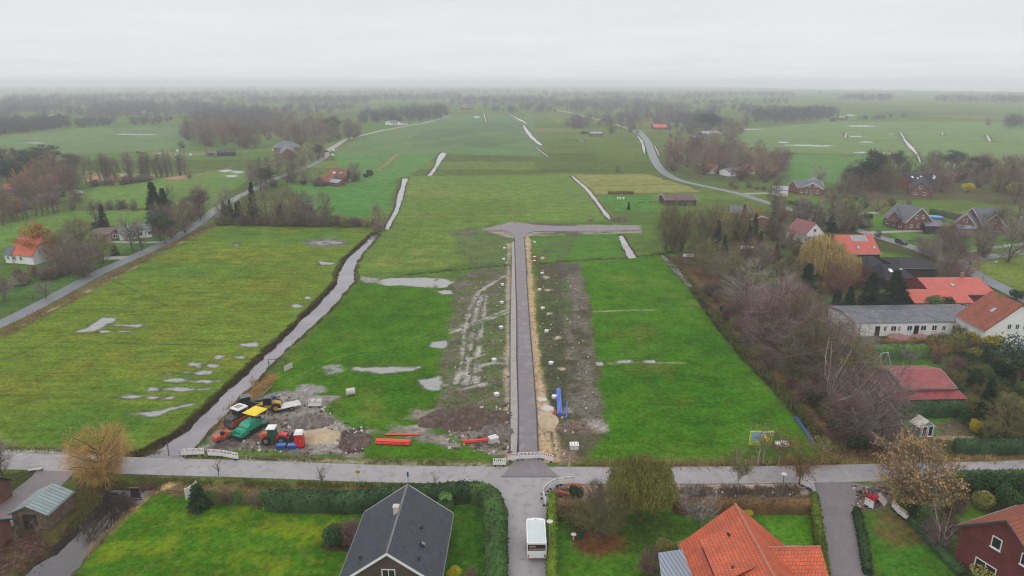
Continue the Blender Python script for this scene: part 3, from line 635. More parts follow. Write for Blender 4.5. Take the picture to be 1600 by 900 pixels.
def build_ground():
    me = bpy.data.meshes.new('ground')
    V = np.stack([XX, YY, GZ], -1).reshape(-1, 3).astype(np.float32)
    idx = np.arange(NX * NY, dtype=np.int32).reshape(NY, NX)
    F = np.stack([idx[:-1, :-1], idx[:-1, 1:], idx[1:, 1:], idx[1:, :-1]], -1).reshape(-1, 4)
    me.vertices.add(len(V)); me.vertices.foreach_set('co', V.ravel())
    me.loops.add(F.size); me.loops.foreach_set('vertex_index', F.ravel())
    me.polygons.add(len(F)); me.polygons.foreach_set('loop_start', np.arange(0, F.size, 4, dtype=np.int32))
    me.polygons.foreach_set('use_smooth', np.ones(len(F), bool))
    me.update(calc_edges=True)
    a = me.attributes.new('soil_colour', 'FLOAT_COLOR', 'POINT')
    a.data.foreach_set('color', np.concatenate([GCOL, GM[..., 3:4]], -1).astype(np.float32).ravel())
    a = me.attributes.new('soil_cover', 'FLOAT_COLOR', 'POINT')
    a.data.foreach_set('color', np.concatenate([GM[..., :3], np.ones((NY, NX, 1))], -1).astype(np.float32).ravel())
    m, nt, b = nodes('meadow_and_soil'); L = nt.links
    a1 = nt.nodes.new('ShaderNodeAttribute'); a1.attribute_name = 'soil_colour'
    a2 = nt.nodes.new('ShaderNodeAttribute'); a2.attribute_name = 'soil_cover'
    sp = nt.nodes.new('ShaderNodeSeparateColor'); L.new(a2.outputs['Color'], sp.inputs[0])
    geo = nt.nodes.new('ShaderNodeNewGeometry')
    def noise(scale, detail=4, rough=0.6, vec=None):
        n = nt.nodes.new('ShaderNodeTexNoise'); n.inputs['Scale'].default_value = scale; n.inputs['Detail'].default_value = detail; n.inputs['Roughness'].default_value = rough
        L.new(vec or geo.outputs['Position'], n.inputs['Vector']); return n.outputs['Fac']
    def rng(v, a, b_, c, d):
        r = nt.nodes.new('ShaderNodeMapRange'); r.inputs['From Min'].default_value = a; r.inputs['From Max'].default_value = b_
        r.inputs['To Min'].default_value = c; r.inputs['To Max'].default_value = d; L.new(v, r.inputs['Value']); return r.outputs['Result']
    def mth(op, a_, b_=None):
        n = nt.nodes.new('ShaderNodeMath'); n.operation = op
        for i, q in enumerate((a_, b_)):
            if q is None: continue
            if isinstance(q, (int, float)): n.inputs[i].default_value = q
            else: L.new(q, n.inputs[i])
        return n.outputs[0]
    mp = nt.nodes.new('ShaderNodeMapping'); mp.inputs['Scale'].default_value = (0.12, 1.0, 1.0); L.new(geo.outputs['Position'], mp.inputs['Vector'])
    fine = mth('MULTIPLY', rng(noise(1.3, 6, 0.78), 0.3, 0.7, 0.45, 1.6), rng(noise(4.5, 4, 0.7), 0.3, 0.7, 0.8, 1.22))
    mid = rng(noise(0.22, 6, 0.68), 0.3, 0.7, 0.68, 1.34)
    big = rng(noise(0.03, 4, 0.6), 0.3, 0.7, 0.88, 1.14)
    rut = noise(0.9, 3, 0.5, mp.outputs['Vector'])
    rutf = mth('MULTIPLY', rng(rut, 0.35, 0.65, -0.28, 0.28), sp.outputs['Blue'])
    rutf = mth('ADD', rutf, 1.0)
    f = mth('MULTIPLY', mth('MULTIPLY', fine, mid), mth('MULTIPLY', big, rutf))
    vm = nt.nodes.new('ShaderNodeVectorMath'); vm.operation = 'SCALE'; L.new(a1.outputs['Color'], vm.inputs[0]); L.new(f, vm.inputs['Scale'])
    # dry straw and moss tufts
    mx = nt.nodes.new('ShaderNodeMix'); mx.data_type = 'RGBA'
    tuft = rng(noise(0.7, 6, 0.7), 0.5, 0.72, 0.0, 0.65)
    L.new(mth('MULTIPLY', tuft, a1.outputs['Alpha']), mx.inputs['Factor']); L.new(vm.outputs[0], mx.inputs['A']); mx.inputs['B'].default_value = (*C(128, 136, 52), 1)
    mb_ = nt.nodes.new('ShaderNodeMix'); mb_.data_type = 'RGBA'
    L.new(mth('MULTIPLY', rng(noise(0.45, 7, 0.75), 0.54, 0.7, 0.0, 0.6), a1.outputs['Alpha']), mb_.inputs['Factor']); L.new(mx.outputs['Result'], mb_.inputs['A']); mb_.inputs['B'].default_value = (*C(108, 88, 44), 1); mx = mb_
    # bare earth crumbs in the mud
    m2 = nt.nodes.new('ShaderNodeMix'); m2.data_type = 'RGBA'
    L.new(mth('MULTIPLY', rng(noise(1.1, 7, 0.75), 0.5, 0.62, 0.0, 0.55), sp.outputs['Red']), m2.inputs['Factor']); L.new(mx.outputs['Result'], m2.inputs['A']); m2.inputs['B'].default_value = (*C(66, 60, 48), 1)
    m3 = nt.nodes.new('ShaderNodeMix'); m3.data_type = 'RGBA'
    L.new(mth('MULTIPLY', rng(noise(2.6, 6, 0.75), 0.56, 0.66, 0.0, 0.5), sp.outputs['Red']), m3.inputs['Factor']); L.new(m2.outputs['Result'], m3.inputs['A']); m3.inputs['B'].default_value = (*C(158, 152, 138), 1)
    L.new(m3.outputs['Result'], b.inputs['Base Color'])
    b.inputs['Roughness'].default_value = 0.92; b.inputs['Specular IOR Level'].default_value = 0.02
    bp = nt.nodes.new('ShaderNodeBump'); bp.inputs['Strength'].default_value = 0.7; bp.inputs['Distance'].default_value = 0.12
    L.new(noise(2.4, 6, 0.7), bp.inputs['Height']); L.new(bp.outputs['Normal'], b.inputs['Normal'])
    # puddles
    w = nt.nodes.new('ShaderNodeBsdfPrincipled'); w.inputs['Base Color'].default_value = (*C(134, 134, 132), 1); w.inputs['Roughness'].default_value = 0.12; w.inputs['Specular IOR Level'].default_value = 0.9
    ms = nt.nodes.new('ShaderNodeMixShader')
    wf = rng(mth('ADD', sp.outputs['Green'], mth('MULTIPLY', mth('SUBTRACT', noise(1.1, 6, 0.7), 0.5), 2.4)), 0.6, 0.95, 0.0, 1.0)
    wf = mth('MULTIPLY', wf, rng(sp.outputs['Green'], 0.02, 0.2, 0.0, 1.0))
    L.new(wf, ms.inputs['Fac']); L.new(b.outputs[0], ms.inputs[1]); L.new(w.outputs[0], ms.inputs[2])
    L.new(ms.outputs[0], nt.nodes['Material Output'].inputs['Surface'])
    me.materials.append(m)
    o = link('ground', me); o['kind'] = 'structure'
    return o

def water_mat(name, col, rough, wave, spec=0.9, ws=0.6):
    m, nt, b = nodes(name); L = nt.links
    b.inputs['Base Color'].default_value = (*col, 1); b.inputs['Roughness'].default_value = rough; b.inputs['Specular IOR Level'].default_value = spec
    geo = nt.nodes.new('ShaderNodeNewGeometry'); n = nt.nodes.new('ShaderNodeTexNoise'); n.inputs['Scale'].default_value = ws; n.inputs['Detail'].default_value = 3
    L.new(geo.outputs['Position'], n.inputs['Vector'])
    n2 = nt.nodes.new('ShaderNodeTexNoise'); n2.inputs['Scale'].default_value = 0.12; n2.inputs['Detail'].default_value = 5; L.new(geo.outputs['Position'], n2.inputs['Vector'])
    r2 = nt.nodes.new('ShaderNodeMapRange'); r2.inputs['From Min'].default_value = 0.3; r2.inputs['From Max'].default_value = 0.7; r2.inputs['To Min'].default_value = 0.62; r2.inputs['To Max'].default_value = 1.25; L.new(n2.outputs['Fac'], r2.inputs['Value'])
    v2 = nt.nodes.new('ShaderNodeVectorMath'); v2.operation = 'SCALE'; v2.inputs[0].default_value = col; L.new(r2.outputs['Result'], v2.inputs['Scale']); L.new(v2.outputs[0], b.inputs['Base Color'])
    bp = nt.nodes.new('ShaderNodeBump'); bp.inputs['Strength'].default_value = wave; bp.inputs['Distance'].default_value = 0.03
    L.new(n.outputs['Fac'], bp.inputs['Height']); L.new(bp.outputs['Normal'], b.inputs['Normal'])
    return m

def ribbon(P, w):
    """left and right edge points of a band of width w (or widths w) along P"""
    P = [Vector((p[0], p[1])) for p in P]; n = len(P)
    if not isinstance(w, (list, tuple)): w = [w] * n
    Lf, Rt = [], []
    for i in range(n):
        d = (P[min(i + 1, n - 1)] - P[max(i - 1, 0)]).normalized(); q = Vector((-d.y, d.x))
        Lf.append(P[i] + q * w[i] / 2); Rt.append(P[i] - q * w[i] / 2)
    return Lf, Rt

def smooth_line(P, k=3):
    for _ in range(k):
        out = [P[0]]
        for i in range(len(P) - 1):
            a, b = Vector(P[i]), Vector(P[i + 1])
            if i > 0: out.append(tuple(a * 0.75 + b * 0.25))
            if i < len(P) - 2: out.append(tuple(a * 0.25 + b * 0.75))
        out.append(P[-1]); P = out
    return P

def band(name, P, w, z, m, thick=0.12, uvs=True):
    Lf, Rt = ribbon(P, w); n = len(Lf); mb = MB()
    run = 0.0
    for i in range(n - 1):
        seg = (Lf[i + 1] - Lf[i]).length
        a, b, c, d = Lf[i], Rt[i], Rt[i + 1], Lf[i + 1]
        wa = (a - b).length; wb = (d - c).length
        vs = [(a.x, a.y, z), (b.x, b.y, z), (c.x, c.y, z), (d.x, d.y, z), (a.x, a.y, z - thick), (b.x, b.y, z - thick), (c.x, c.y, z - thick), (d.x, d.y, z - thick)]
        mb.add(vs, [(0, 1, 2, 3), (0, 3, 7, 4), (2, 1, 5, 6)], [[(0, run), (wa, run), (wb, run + seg), (0, run + seg)], [(0, 0)] * 4, [(0, 0)] * 4])
        run += seg
    o = mb.build(name, m); o['kind'] = 'structure'; return o

def build_flat():
    wm = water_mat('silty_canal_water', C(112, 107, 114), 0.05, 0.1)
    wf = water_mat('bright_ditch_water', C(150, 148, 152), 0.15, 0.1)
    wd = water_mat('dark_pond_water', C(48, 40, 44), 0.03, 0.25)
    for nm, P, wl in WATERS:
        mb = MB(); mb.sheet(grow(P, 1.1 if P in (CANAL, POND) else 0.3), wl)
        o = mb.build(nm, wd if nm == 'pond_water' else (wm if P is CANAL else wf)); o['kind'] = 'structure'
    for l, w in RIB:
        P = smooth_line(W(l), 2) if len(l) > 2 else W(l)
        r = random.Random(int(l[0][0])); ws = [w * r.uniform(0.7, 1.25) for _ in P]; ws[0] *= 0.5; ws[-1] *= 0.5
        band('ditch_water', P, ws, 0.05, wf, 0.03)
    sea = MB(); sea.sheet([(DK[0][0], DK[0][1] + 70)] + [(p[0], p[1] + 62) for p in DK[1:]] + [(24000, DK[-1][1] - 300), (24000, 24500), (DK[0][0] - 1500, 24500)], 0.4)
    o = sea.build('estuary_water', water_mat('estuary_water', C(168, 166, 164), 0.25, 0.05, 0.8, 0.02)); o['kind'] = 'structure'
    # roads
    main = smooth_line(W([(-160, 712), (0, 720), (100, 723), (205, 728), (400, 733), (600, 741), (820, 743), (1000, 743), (1200, 742), (1400, 738), (1600, 733), (1760, 729)]), 2)
    band('main_road', main, 4.15, 0.05, M['asphalt'])
    Lf, Rt = ribbon(main, 4.35)
    band('side_street', W([(823, 940), (823, 860), (824, 800), (822, 765), (820, 748)]), [4.1, 4.3, 4.6, 7.0, 11.0], 0.054, M['asphalt'])
    band('side_street', W([(1332, 940), (1318, 870), (1306, 815), (1300, 775), (1298, 748)]), [4.3, 4.4, 4.5, 5.2, 10.0], 0.046, M['pavers'])
    mb = MB(); mb.sheet(W([(60, 731), (118, 736), (104, 752), (62, 790), (10, 830), (-60, 870), (-60, 800), (20, 768), (50, 745)]), 0.042)
    o = mb.build('driveway', M['pavers']); o['kind'] = 'structure'
    # driveway needs metres as uv
    me = o.data; lay = me.uv_layers.new(name='UVMap')
    for k_, lp in enumerate(me.loops):
        c = me.vertices[lp.vertex_index].co; lay.data[k_].uv = (c.x, c.y)
    # the new road: a made-up polygon with kerb lines, footway and turning head
    zl = 0.12
    Lx = [(782, 746), (790, 738), (803, 722), (810, 707), (810, 640), (808, 560), (808, 500), (806, 440), (805, 400), (804, 372), (799, 364), (788, 361), (760, 361)]
    Rx = [(876, 746), (864, 738), (850, 722), (841, 707), (838, 640), (832, 560), (827, 500), (823, 440), (821, 400), (819, 372), (822, 366), (836, 362), (850, 361)]
    L2, R2 = W(Lx), W(Rx)
    mb = MB()
    for i in range(9):
        mb.sheet([L2[i], R2[i], R2[i + 1], L2[i + 1]], zl)
    mb.sheet([L2[9]] + [R2[9], R2[10], R2[11]] + W([(1000, 360), (995, 353), (870, 353.5), (832, 351.5), (822, 349.5), (800, 350), (772, 355), (754, 359)]) + [L2[11], L2[10]], zl)
    o = mb.build('new_road', M['asphalt_new']); o['kind'] = 'structure'
    foot = [((797, 722), (806, 722)), ((797, 690), (808.5, 690)), ((797, 640), (809, 640)), ((797, 560), (806.7, 560)), ((797.5, 500), (806.8, 500)), ((798.5, 440), (805, 440)), ((799.5, 400), (804, 400)), ((799.5, 378), (803.4, 378))]
    mb = MB()
    for (a, b), (c, d) in zip(foot[:-1], foot[1:]): mb.sheet([G(*a), G(*b), G(*d), G(*c)], 0.13)
    o = mb.build('footway', M['gravel']); o['kind'] = 'structure'
    for nm, pts in (('kerb', Lx[3:10]), ('kerb', Rx[3:10])):
        band(nm, W(pts), 0.16, 0.19, M['kerb'], 0.2)
    band('kerb', W([(797, 722), (797, 640), (797, 560), (797.5, 500), (799.5, 400)]), 0.14, 0.16, M['kerb'], 0.1)
    band('kerb', W([(819, 368), (828, 362.5), (850, 361.2), (998, 361)]), 0.25, 0.16, M['gravel'], 0.1)
    band('kerb', W([(800, 372), (796, 366), (786, 362), (756, 361)]), 0.25, 0.16, M['gravel'], 0.1)
    # far roads
    left = smooth_line(W([(-60, 532), (0, 507), (50, 483), (100, 456), (150, 428), (200, 406), (250, 383), (287, 365), (318, 343), (335, 328), (360, 314), (400, 294), (432, 278), (470, 266), (500, 252), (512, 242), (508, 235)]), 2)
    band('country_road', left, [4.2] * len(left), 0.06, M['asphalt_far'])
    right = smooth_line(W([(996, 203), (1006, 213), (1014, 225), (1020, 245), (1028, 260), (1040, 272), (1060, 282), (1100, 291), (1150, 301), (1200, 317), (1280, 340), (1355, 365), (1410, 381), (1462, 399), (1500, 414), (1537, 436), (1600, 466), (1700, 520)]), 2)
    n = len(right); band('village_road', right, [6.4 - 1.9 * min(1, i / (n * 0.4)) for i in range(n)], 0.06, M['asphalt_far'])
    band('village_lane', W([(1490, 414), (1520, 405), (1570, 398), (1640, 388)]), 4.0, 0.068, M['asphalt_far'])
    band('village_lane', W([(1500, 396), (1535, 390), (1580, 383), (1640, 378)]), 2.0, 0.064, M['gravel'])
    band('driveway', W([(1345, 364), (1400, 362), (1440, 361), (1470, 362)]), 3.0, 0.064, M['gravel'])
    band('driveway', W([(1160, 303), (1200, 302), (1232, 303)]), 4.0, 0.05, M['gravel'])
    band('driveway', W([(1280, 341), (1330, 336), (1370, 332)]), 3.0, 0.064, M['gravel'])
    band('driveway', W([(160, 404), (180, 403), (205, 403)]), 4.0, 0.05, M['gravel'])
    band('driveway', W([(170, 378), (230, 379), (262, 378)]), 2.5, 0.05, M['gravel'])
    band('far_road', W([(508, 238), (540, 218), (600, 203), (660, 193), (700, 182)]), 5.0, 0.06, M['gravel'])
    band('far_road', W([(998, 207), (980, 200), (945, 190), (900, 178), (870, 172)]), 6.0, 0.06, M['gravel'])
# ------------------------------------------------------------------ vegetation
def rv(R, n):
    v = R.normal(size=(n, 3)); return v / np.linalg.norm(v, axis=1, keepdims=True)

def ribbons(P0, P1, w0, w1, R):
    """tapering slivers from P0 to P1"""
    d = P1 - P0; s = np.cross(d, rv(R, len(d))); s /= (np.linalg.norm(s, axis=1, keepdims=True) + 1e-9)
    w0 = np.broadcast_to(np.asarray(w0, float).reshape(-1, 1), (len(d), 1)); w1 = np.broadcast_to(np.asarray(w1, float).reshape(-1, 1), (len(d), 1))
    V = np.stack([P0 - s * w0 / 2, P0 + s * w0 / 2, P1 + s * w1 / 2, P1 - s * w1 / 2], 1).reshape(-1, 3)
    F = np.arange(len(V)).reshape(-1, 4)
    return V, F

def tubes(P0, P1, r0, r1, n=5):
    d = P1 - P0; L = np.linalg.norm(d, axis=1, keepdims=True) + 1e-9; d = d / L
    ref = np.where(np.abs(d[:, 2:3]) < 0.9, np.array([[0, 0, 1.0]]), np.array([[1.0, 0, 0]]))
    u = np.cross(d, ref); u /= np.linalg.norm(u, axis=1, keepdims=True); w = np.cross(d, u)
    a = np.arange(n) * 2 * pi / n
    ring = u[:, None, :] * np.cos(a)[None, :, None] + w[:, None, :] * np.sin(a)[None, :, None]
    r0 = np.broadcast_to(np.asarray(r0, float).reshape(-1, 1, 1), (len(d), 1, 1)); r1 = np.broadcast_to(np.asarray(r1, float).reshape(-1, 1, 1), (len(d), 1, 1))
    V = np.concatenate([P0[:, None] + ring * r0, P1[:, None] + ring * r1], 1)
    i = np.arange(n); f = np.stack([i, (i + 1) % n, (i + 1) % n + n, i + n], 1)
    F = (np.arange(len(d)) * 2 * n)[:, None, None] + f[None]
    return V.reshape(-1, 3), F.reshape(-1, 4)

def leaves(Pc, size, R, flat=0.0):
    n = len(Pc); a = rv(R, n); a[:, 2] *= (1 - flat); a /= np.linalg.norm(a, axis=1, keepdims=True)
    b = np.cross(a, rv(R, n)); b /= np.linalg.norm(b, axis=1, keepdims=True)
    s = (size * (0.6 + 0.8 * R.rand(n)))[:, None]
    V = np.stack([Pc - a * s * 0.5, Pc + b * s * 0.35, Pc + a * s * 0.5, Pc - b * s * 0.35], 1).reshape(-1, 3)
    return V, np.arange(4 * n).reshape(-1, 4)

def cat(parts):
    V = []; F = []; o = 0
    for v, f in parts: V.append(v); F.append(f + o); o += len(v)
    return np.concatenate(V), np.concatenate(F)

def inside_crown(R, n, H, Wd, cb, shape, lo=0.55):
    """points in the outer crown; shape squeezes the top (1 round, 2 pointed) """
    d = rv(R, n); r = lo + (1 - lo) * R.rand(n, 1) ** 0.6
    p = d * r; cz = H * (cb + 1) / 2; ch = H * (1 - cb) / 2
    z = p[:, 2]; k = np.where(z > 0, (1 - z ** 2 * 0.0) * (1 - 0.35 * (shape - 1) * z), 1.0)
    lump = 1 + 0.16 * np.sin(np.arctan2(d[:, 1], d[:, 0]) * 3 + R.rand() * 6) * np.cos(d[:, 2] * 4 + R.rand() * 6)
    k = k * lump
    return np.stack([p[:, 0] * Wd / 2 * k, p[:, 1] * Wd / 2 * k, cz + z * ch * (0.94 + 0.06 * lump)], 1)

def grow_tree(seed, H=10.0, Wd=8.0, cb=0.22, shape=1.2, n1=13, n2=8, n3=9, n4=2, tw=0.035, tl=1.0, droop=0.0, leaf=0, lsize=0.25, stems=1, trunk_r=None, up=0.35, lo=0.5):
    """returns (trunk, crown) arrays: trunk and limbs as tubes, boughs and twigs as slivers"""
    R = np.random.RandomState(seed); tr = trunk_r or H * 0.017
    T = []; B0, B1 = [], []
    tp = []
    for s in range(stems):
        base = np.array([R.normal() * 0.25 * (stems > 1), R.normal() * 0.25 * (stems > 1), -0.3])
        lean = R.normal(size=2) * (0.16 if stems > 1 else 0.03)
        top = H * (0.78 if stems == 1 else 0.7)
        k = 7; pts = []
        for i in range(k + 1):
            f = i / k
            pts.append(base + np.array([lean[0] * f * H + R.normal() * 0.12 * f, lean[1] * f * H + R.normal() * 0.12 * f, f * top + 0.3 * f]))
        pts = np.array(pts); rr = tr * (1.15 if stems == 1 else 0.7) * (1 - np.linspace(0, 1, k + 1) * 0.8); rr[0] *= 1.35
        T.append(tubes(pts[:-1], pts[1:], rr[:-1], rr[1:], 6)); tp.append(pts)
    # limbs reach for the outer crown
    tgt = inside_crown(R, n1, H, Wd, cb, shape, 0.7)
    seg0, seg1 = [], []
    for i, q in enumerate(tgt):
        pts = tp[i % stems]
        zq = q[2]; f = np.clip((zq / H - 0.28 - 0.12 * R.rand()) / 0.78, cb * 0.8, 0.93)
        a = pts[0] * (1 - f) + pts[-1] * f
        j = min(int(f * 7), 6); g = f * 7 - j; a = pts[j] * (1 - g) + pts[j + 1] * g
        m = a * 0.5 + q * 0.5 + np.array([R.normal() * 0.3, R.normal() * 0.3, -0.06 * H * up])
        m2 = a * 0.22 + m * 0.56 + q * 0.22
        seg0 += [a, m2]; seg1 += [m2, q]
    seg0 = np.array(seg0); seg1 = np.array(seg1)
    r = np.tile([tr * 0.42, tr * 0.26], n1); r1 = np.tile([tr * 0.26, tr * 0.09], n1)
    T.append(tubes(seg0, seg1, r, r1, 4))
    # boughs
    i2 = R.randint(0, len(seg0), n1 * n2); t = R.rand(len(i2), 1) * 0.9 + 0.1
    p = seg0[i2] * (1 - t) + seg1[i2] * t
    c = np.array([0, 0, H * (cb + 0.75) / 2])
    q = inside_crown(R, len(i2) * 6, H, Wd, cb, shape, lo).reshape(len(i2), 6, 3)
    dd = np.linalg.norm(q - p[:, None], axis=2); q = q[np.arange(len(i2)), dd.argmin(1)]
    mx = Wd * 0.34; v = q - p; L = np.linalg.norm(v, axis=1, keepdims=True) + 1e-6; q = p + v * np.minimum(1, mx / L)
    Cc = [ribbons(p, q, tw * 2.6, tw * 1.2, R)]
    # twigs
    def twig(p, q, n, ln, w):
        i = np.repeat(np.arange(len(p)), n); t = R.rand(len(i), 1) * 0.85 + 0.2; t = np.minimum(t, 1)
        a = p[i] * (1 - t) + q[i] * t
        d0 = q[i] - p[i]; d0 /= np.linalg.norm(d0, axis=1, keepdims=True) + 1e-9
        out = a - c; out /= np.linalg.norm(out, axis=1, keepdims=True) + 1e-9
        d = d0 * 0.7 + out * 0.45 + rv(R, len(i)) * 0.65 + np.array([0, 0, up])
        d /= np.linalg.norm(d, axis=1, keepdims=True)
        b = a + d * ln * (0.5 + R.rand(len(i), 1))
        b[:, 2] -= droop * ln * R.rand(len(i)); b[:, 2] = np.maximum(b[:, 2], 0.3)
        Cc.append(ribbons(a, b, w, w * 0.35, R)); return a, b
    a, b = twig(p, q, n3, tl, tw)
    if n4: a, b = twig(a, b, n4, tl * 0.75, tw * 0.75)
    if leaf:
        i = R.randint(0, len(a), leaf); t = R.rand(leaf, 1)
        lp = a[i] * (1 - t) + b[i] * t + R.normal(size=(leaf, 3)) * 0.12
        lv = leaves(lp, lsize, R)
    else: lv = None
    return cat(T), cat(Cc), lv

def weeping(seed, H=10.0, Wd=9.0, n=520, seglen=1.0, w=0.07, tr=0.25, cb=0.12, leaf=0, lsize=0.3, short=1.0):
    R = np.random.RandomState(seed)
    T, Cc, _ = grow_tree(seed, H * 0.97, Wd * 0.8, 0.4, 1.0, 12, 5, 3, 0, 0.05, 1.0, trunk_r=tr)
    s = inside_crown(R, n, H, Wd, 0.35, 1.0, 0.45)
    parts = [Cc]; p = s.copy(); Lf = []
    out = s * np.array([1, 1, 0]); out /= np.linalg.norm(out, axis=1, keepdims=True) + 1e-6
    tot = (0.25 + 0.75 * R.rand(n)) * short * (s[:, 2] - H * cb) ; k = 5
    for i in range(k):
        q = p + out * (0.28 - 0.07 * i) * (tot / k)[:, None] + R.normal(size=(n, 3)) * 0.12; q[:, 2] = p[:, 2] - (tot / k) * (0.55 + 0.2 * i)
        q[:, 2] = np.maximum(q[:, 2], H * cb * 0.7)
        parts.append(ribbons(p, q, w, w * 0.8, R))
        for _ in range(2):
            t = R.rand(n, 1); a = p * (1 - t) + q * t; b = a + R.normal(size=(n, 3)) * np.array([0.28, 0.28, 0.2]) + np.array([0, 0, -0.55]); parts.append(ribbons(a, b, w * 0.8, w * 0.3, R)); Lf.append(a * 0.5 + b * 0.5)
        p = q
    lv = None
    if leaf:
        Lf = np.concatenate(Lf); i = R.randint(0, len(Lf), leaf); lv = leaves(Lf[i] + R.normal(size=(leaf, 3)) * 0.15, lsize, R)
    return T, cat(parts), lv

def conifer(seed, H=10.0, Wd=4.5, n=34, w=0.16, dens=26):
    R = np.random.RandomState(seed)
    z = np.linspace(0, H, 6); pts = np.stack([np.zeros(6), np.zeros(6), z], 1)
    rr = H * 0.018 * (1 - z / H * 0.95)
    T = tubes(pts[:-1], pts[1:], rr[:-1], rr[1:], 6)
    Cc = []; N_ = n * 6
    zz = H * (0.05 + 0.93 * R.rand(N_) ** 1.15); rad = Wd / 2 * (1 - zz / H) ** 0.8 * (0.75 + 0.4 * R.rand(N_)) + 0.12
    az = R.rand(N_) * 2 * pi
    a = np.stack([np.zeros(N_), np.zeros(N_), zz + rad * 0.15], 1); b = np.stack([np.cos(az) * rad, np.sin(az) * rad, zz - rad * 0.22], 1)
    Cc.append(ribbons(a, b, 0.06, 0.03, R))
    i = np.repeat(np.arange(N_), dens); t = R.rand(len(i), 1) ** 0.6
    p = a[i] * (1 - t) + b[i] * t
    d = (b[i] - a[i]) / (rad[i][:, None] + 0.01) * 0.5 + rv(R, len(i)) * 0.7 + np.array([0, 0, -0.3]); d /= np.linalg.norm(d, axis=1, keepdims=True)
    q = p + d * (0.25 + 0.35 * R.rand(len(i), 1)) * (Wd / 4.5) ** 0.5
    Cc.append(ribbons(p, q, w, w * 0.4, R))
    return T, cat(Cc), None

def pine(seed, H=11.0, Wd=6.0):
    R = np.random.RandomState(seed)
    T, Cc, _ = grow_tree(seed, H, Wd, 0.5, 1.0, 9, 3, 2, 0, 0.06, 0.8, trunk_r=0.24)
    c = inside_crown(R, 26, H, Wd, 0.48, 1.0, 0.45); parts = [Cc]
    for q in c:
        m = 110; p = q + R.normal(size=(m, 3)) * np.array([0.75, 0.75, 0.35]); d = rv(R, m) * 0.7 + np.array([0, 0, 0.5])
        parts.append(ribbons(p, p + d * 0.5, 0.16, 0.05, R))
    return T, cat(parts), None

def leafball(seed, H=3.0, Wd=3.5, n=2600, ls=0.22, lobes=9, low=0.05):
    R = np.random.RandomState(seed); P = []
    for i in range(lobes):
        a = R.rand() * 2 * pi; r = Wd * 0.27 * sqrt(R.rand()) * (1 if i else 0); cz = H * (0.38 + 0.3 * R.rand())
        c = np.array([cos(a) * r, sin(a) * r, cz]); rad = Wd * (0.2 + 0.12 * R.rand())
        m = n // lobes; d = rv(R, m); q = c + d * rad * np.array([1, 1, min(1.0, (H - cz) / rad * 1.0)]) * (0.8 + 0.25 * R.rand(m, 1)); P.append(q)
    P = np.concatenate(P); P[:, 2] = np.maximum(P[:, 2], low)
    st = inside_crown(R, 12, H, Wd * 0.6, 0.1, 1, 0.5)
    T = tubes(np.zeros((12, 3)) + R.normal(size=(12, 3)) * 0.1 * [1, 1, 0], st, 0.05, 0.02, 4)
    return T, leaves(P, ls, R), None

PROTO = {}
def proto(kind, fn, H, Wd, bark, crown, leaf=None):
    """remember how to make a kind; its meshes are built on first use"""
    PROTO[kind] = dict(fn=fn, H=H, W=Wd, mats=(bark, crown, leaf), me=None)

def proto_meshes(kind):
    p = PROTO[kind]
    if p['me'] is None:
        T, Cr, Lv = p['fn'](); bark, crown, leaf = p['mats']
        ms = []
        ms.append(np_mesh('trunk', T[0], T[1], bark, smooth=True))
        if Lv is not None:
            V, F = cat([Cr, Lv]); me = np_mesh('crown', V, F, crown)
            me.materials.append(leaf)
            mi = np.zeros(len(F), np.int32); mi[len(Cr[1]):] = 1
            if len(me.polygons) == len(mi): me.polygons.foreach_set('material_index', mi)
        else:
            me = np_mesh('crown', Cr[0], Cr[1], crown)
        ms.append(me); p['me'] = ms
    return p['me']

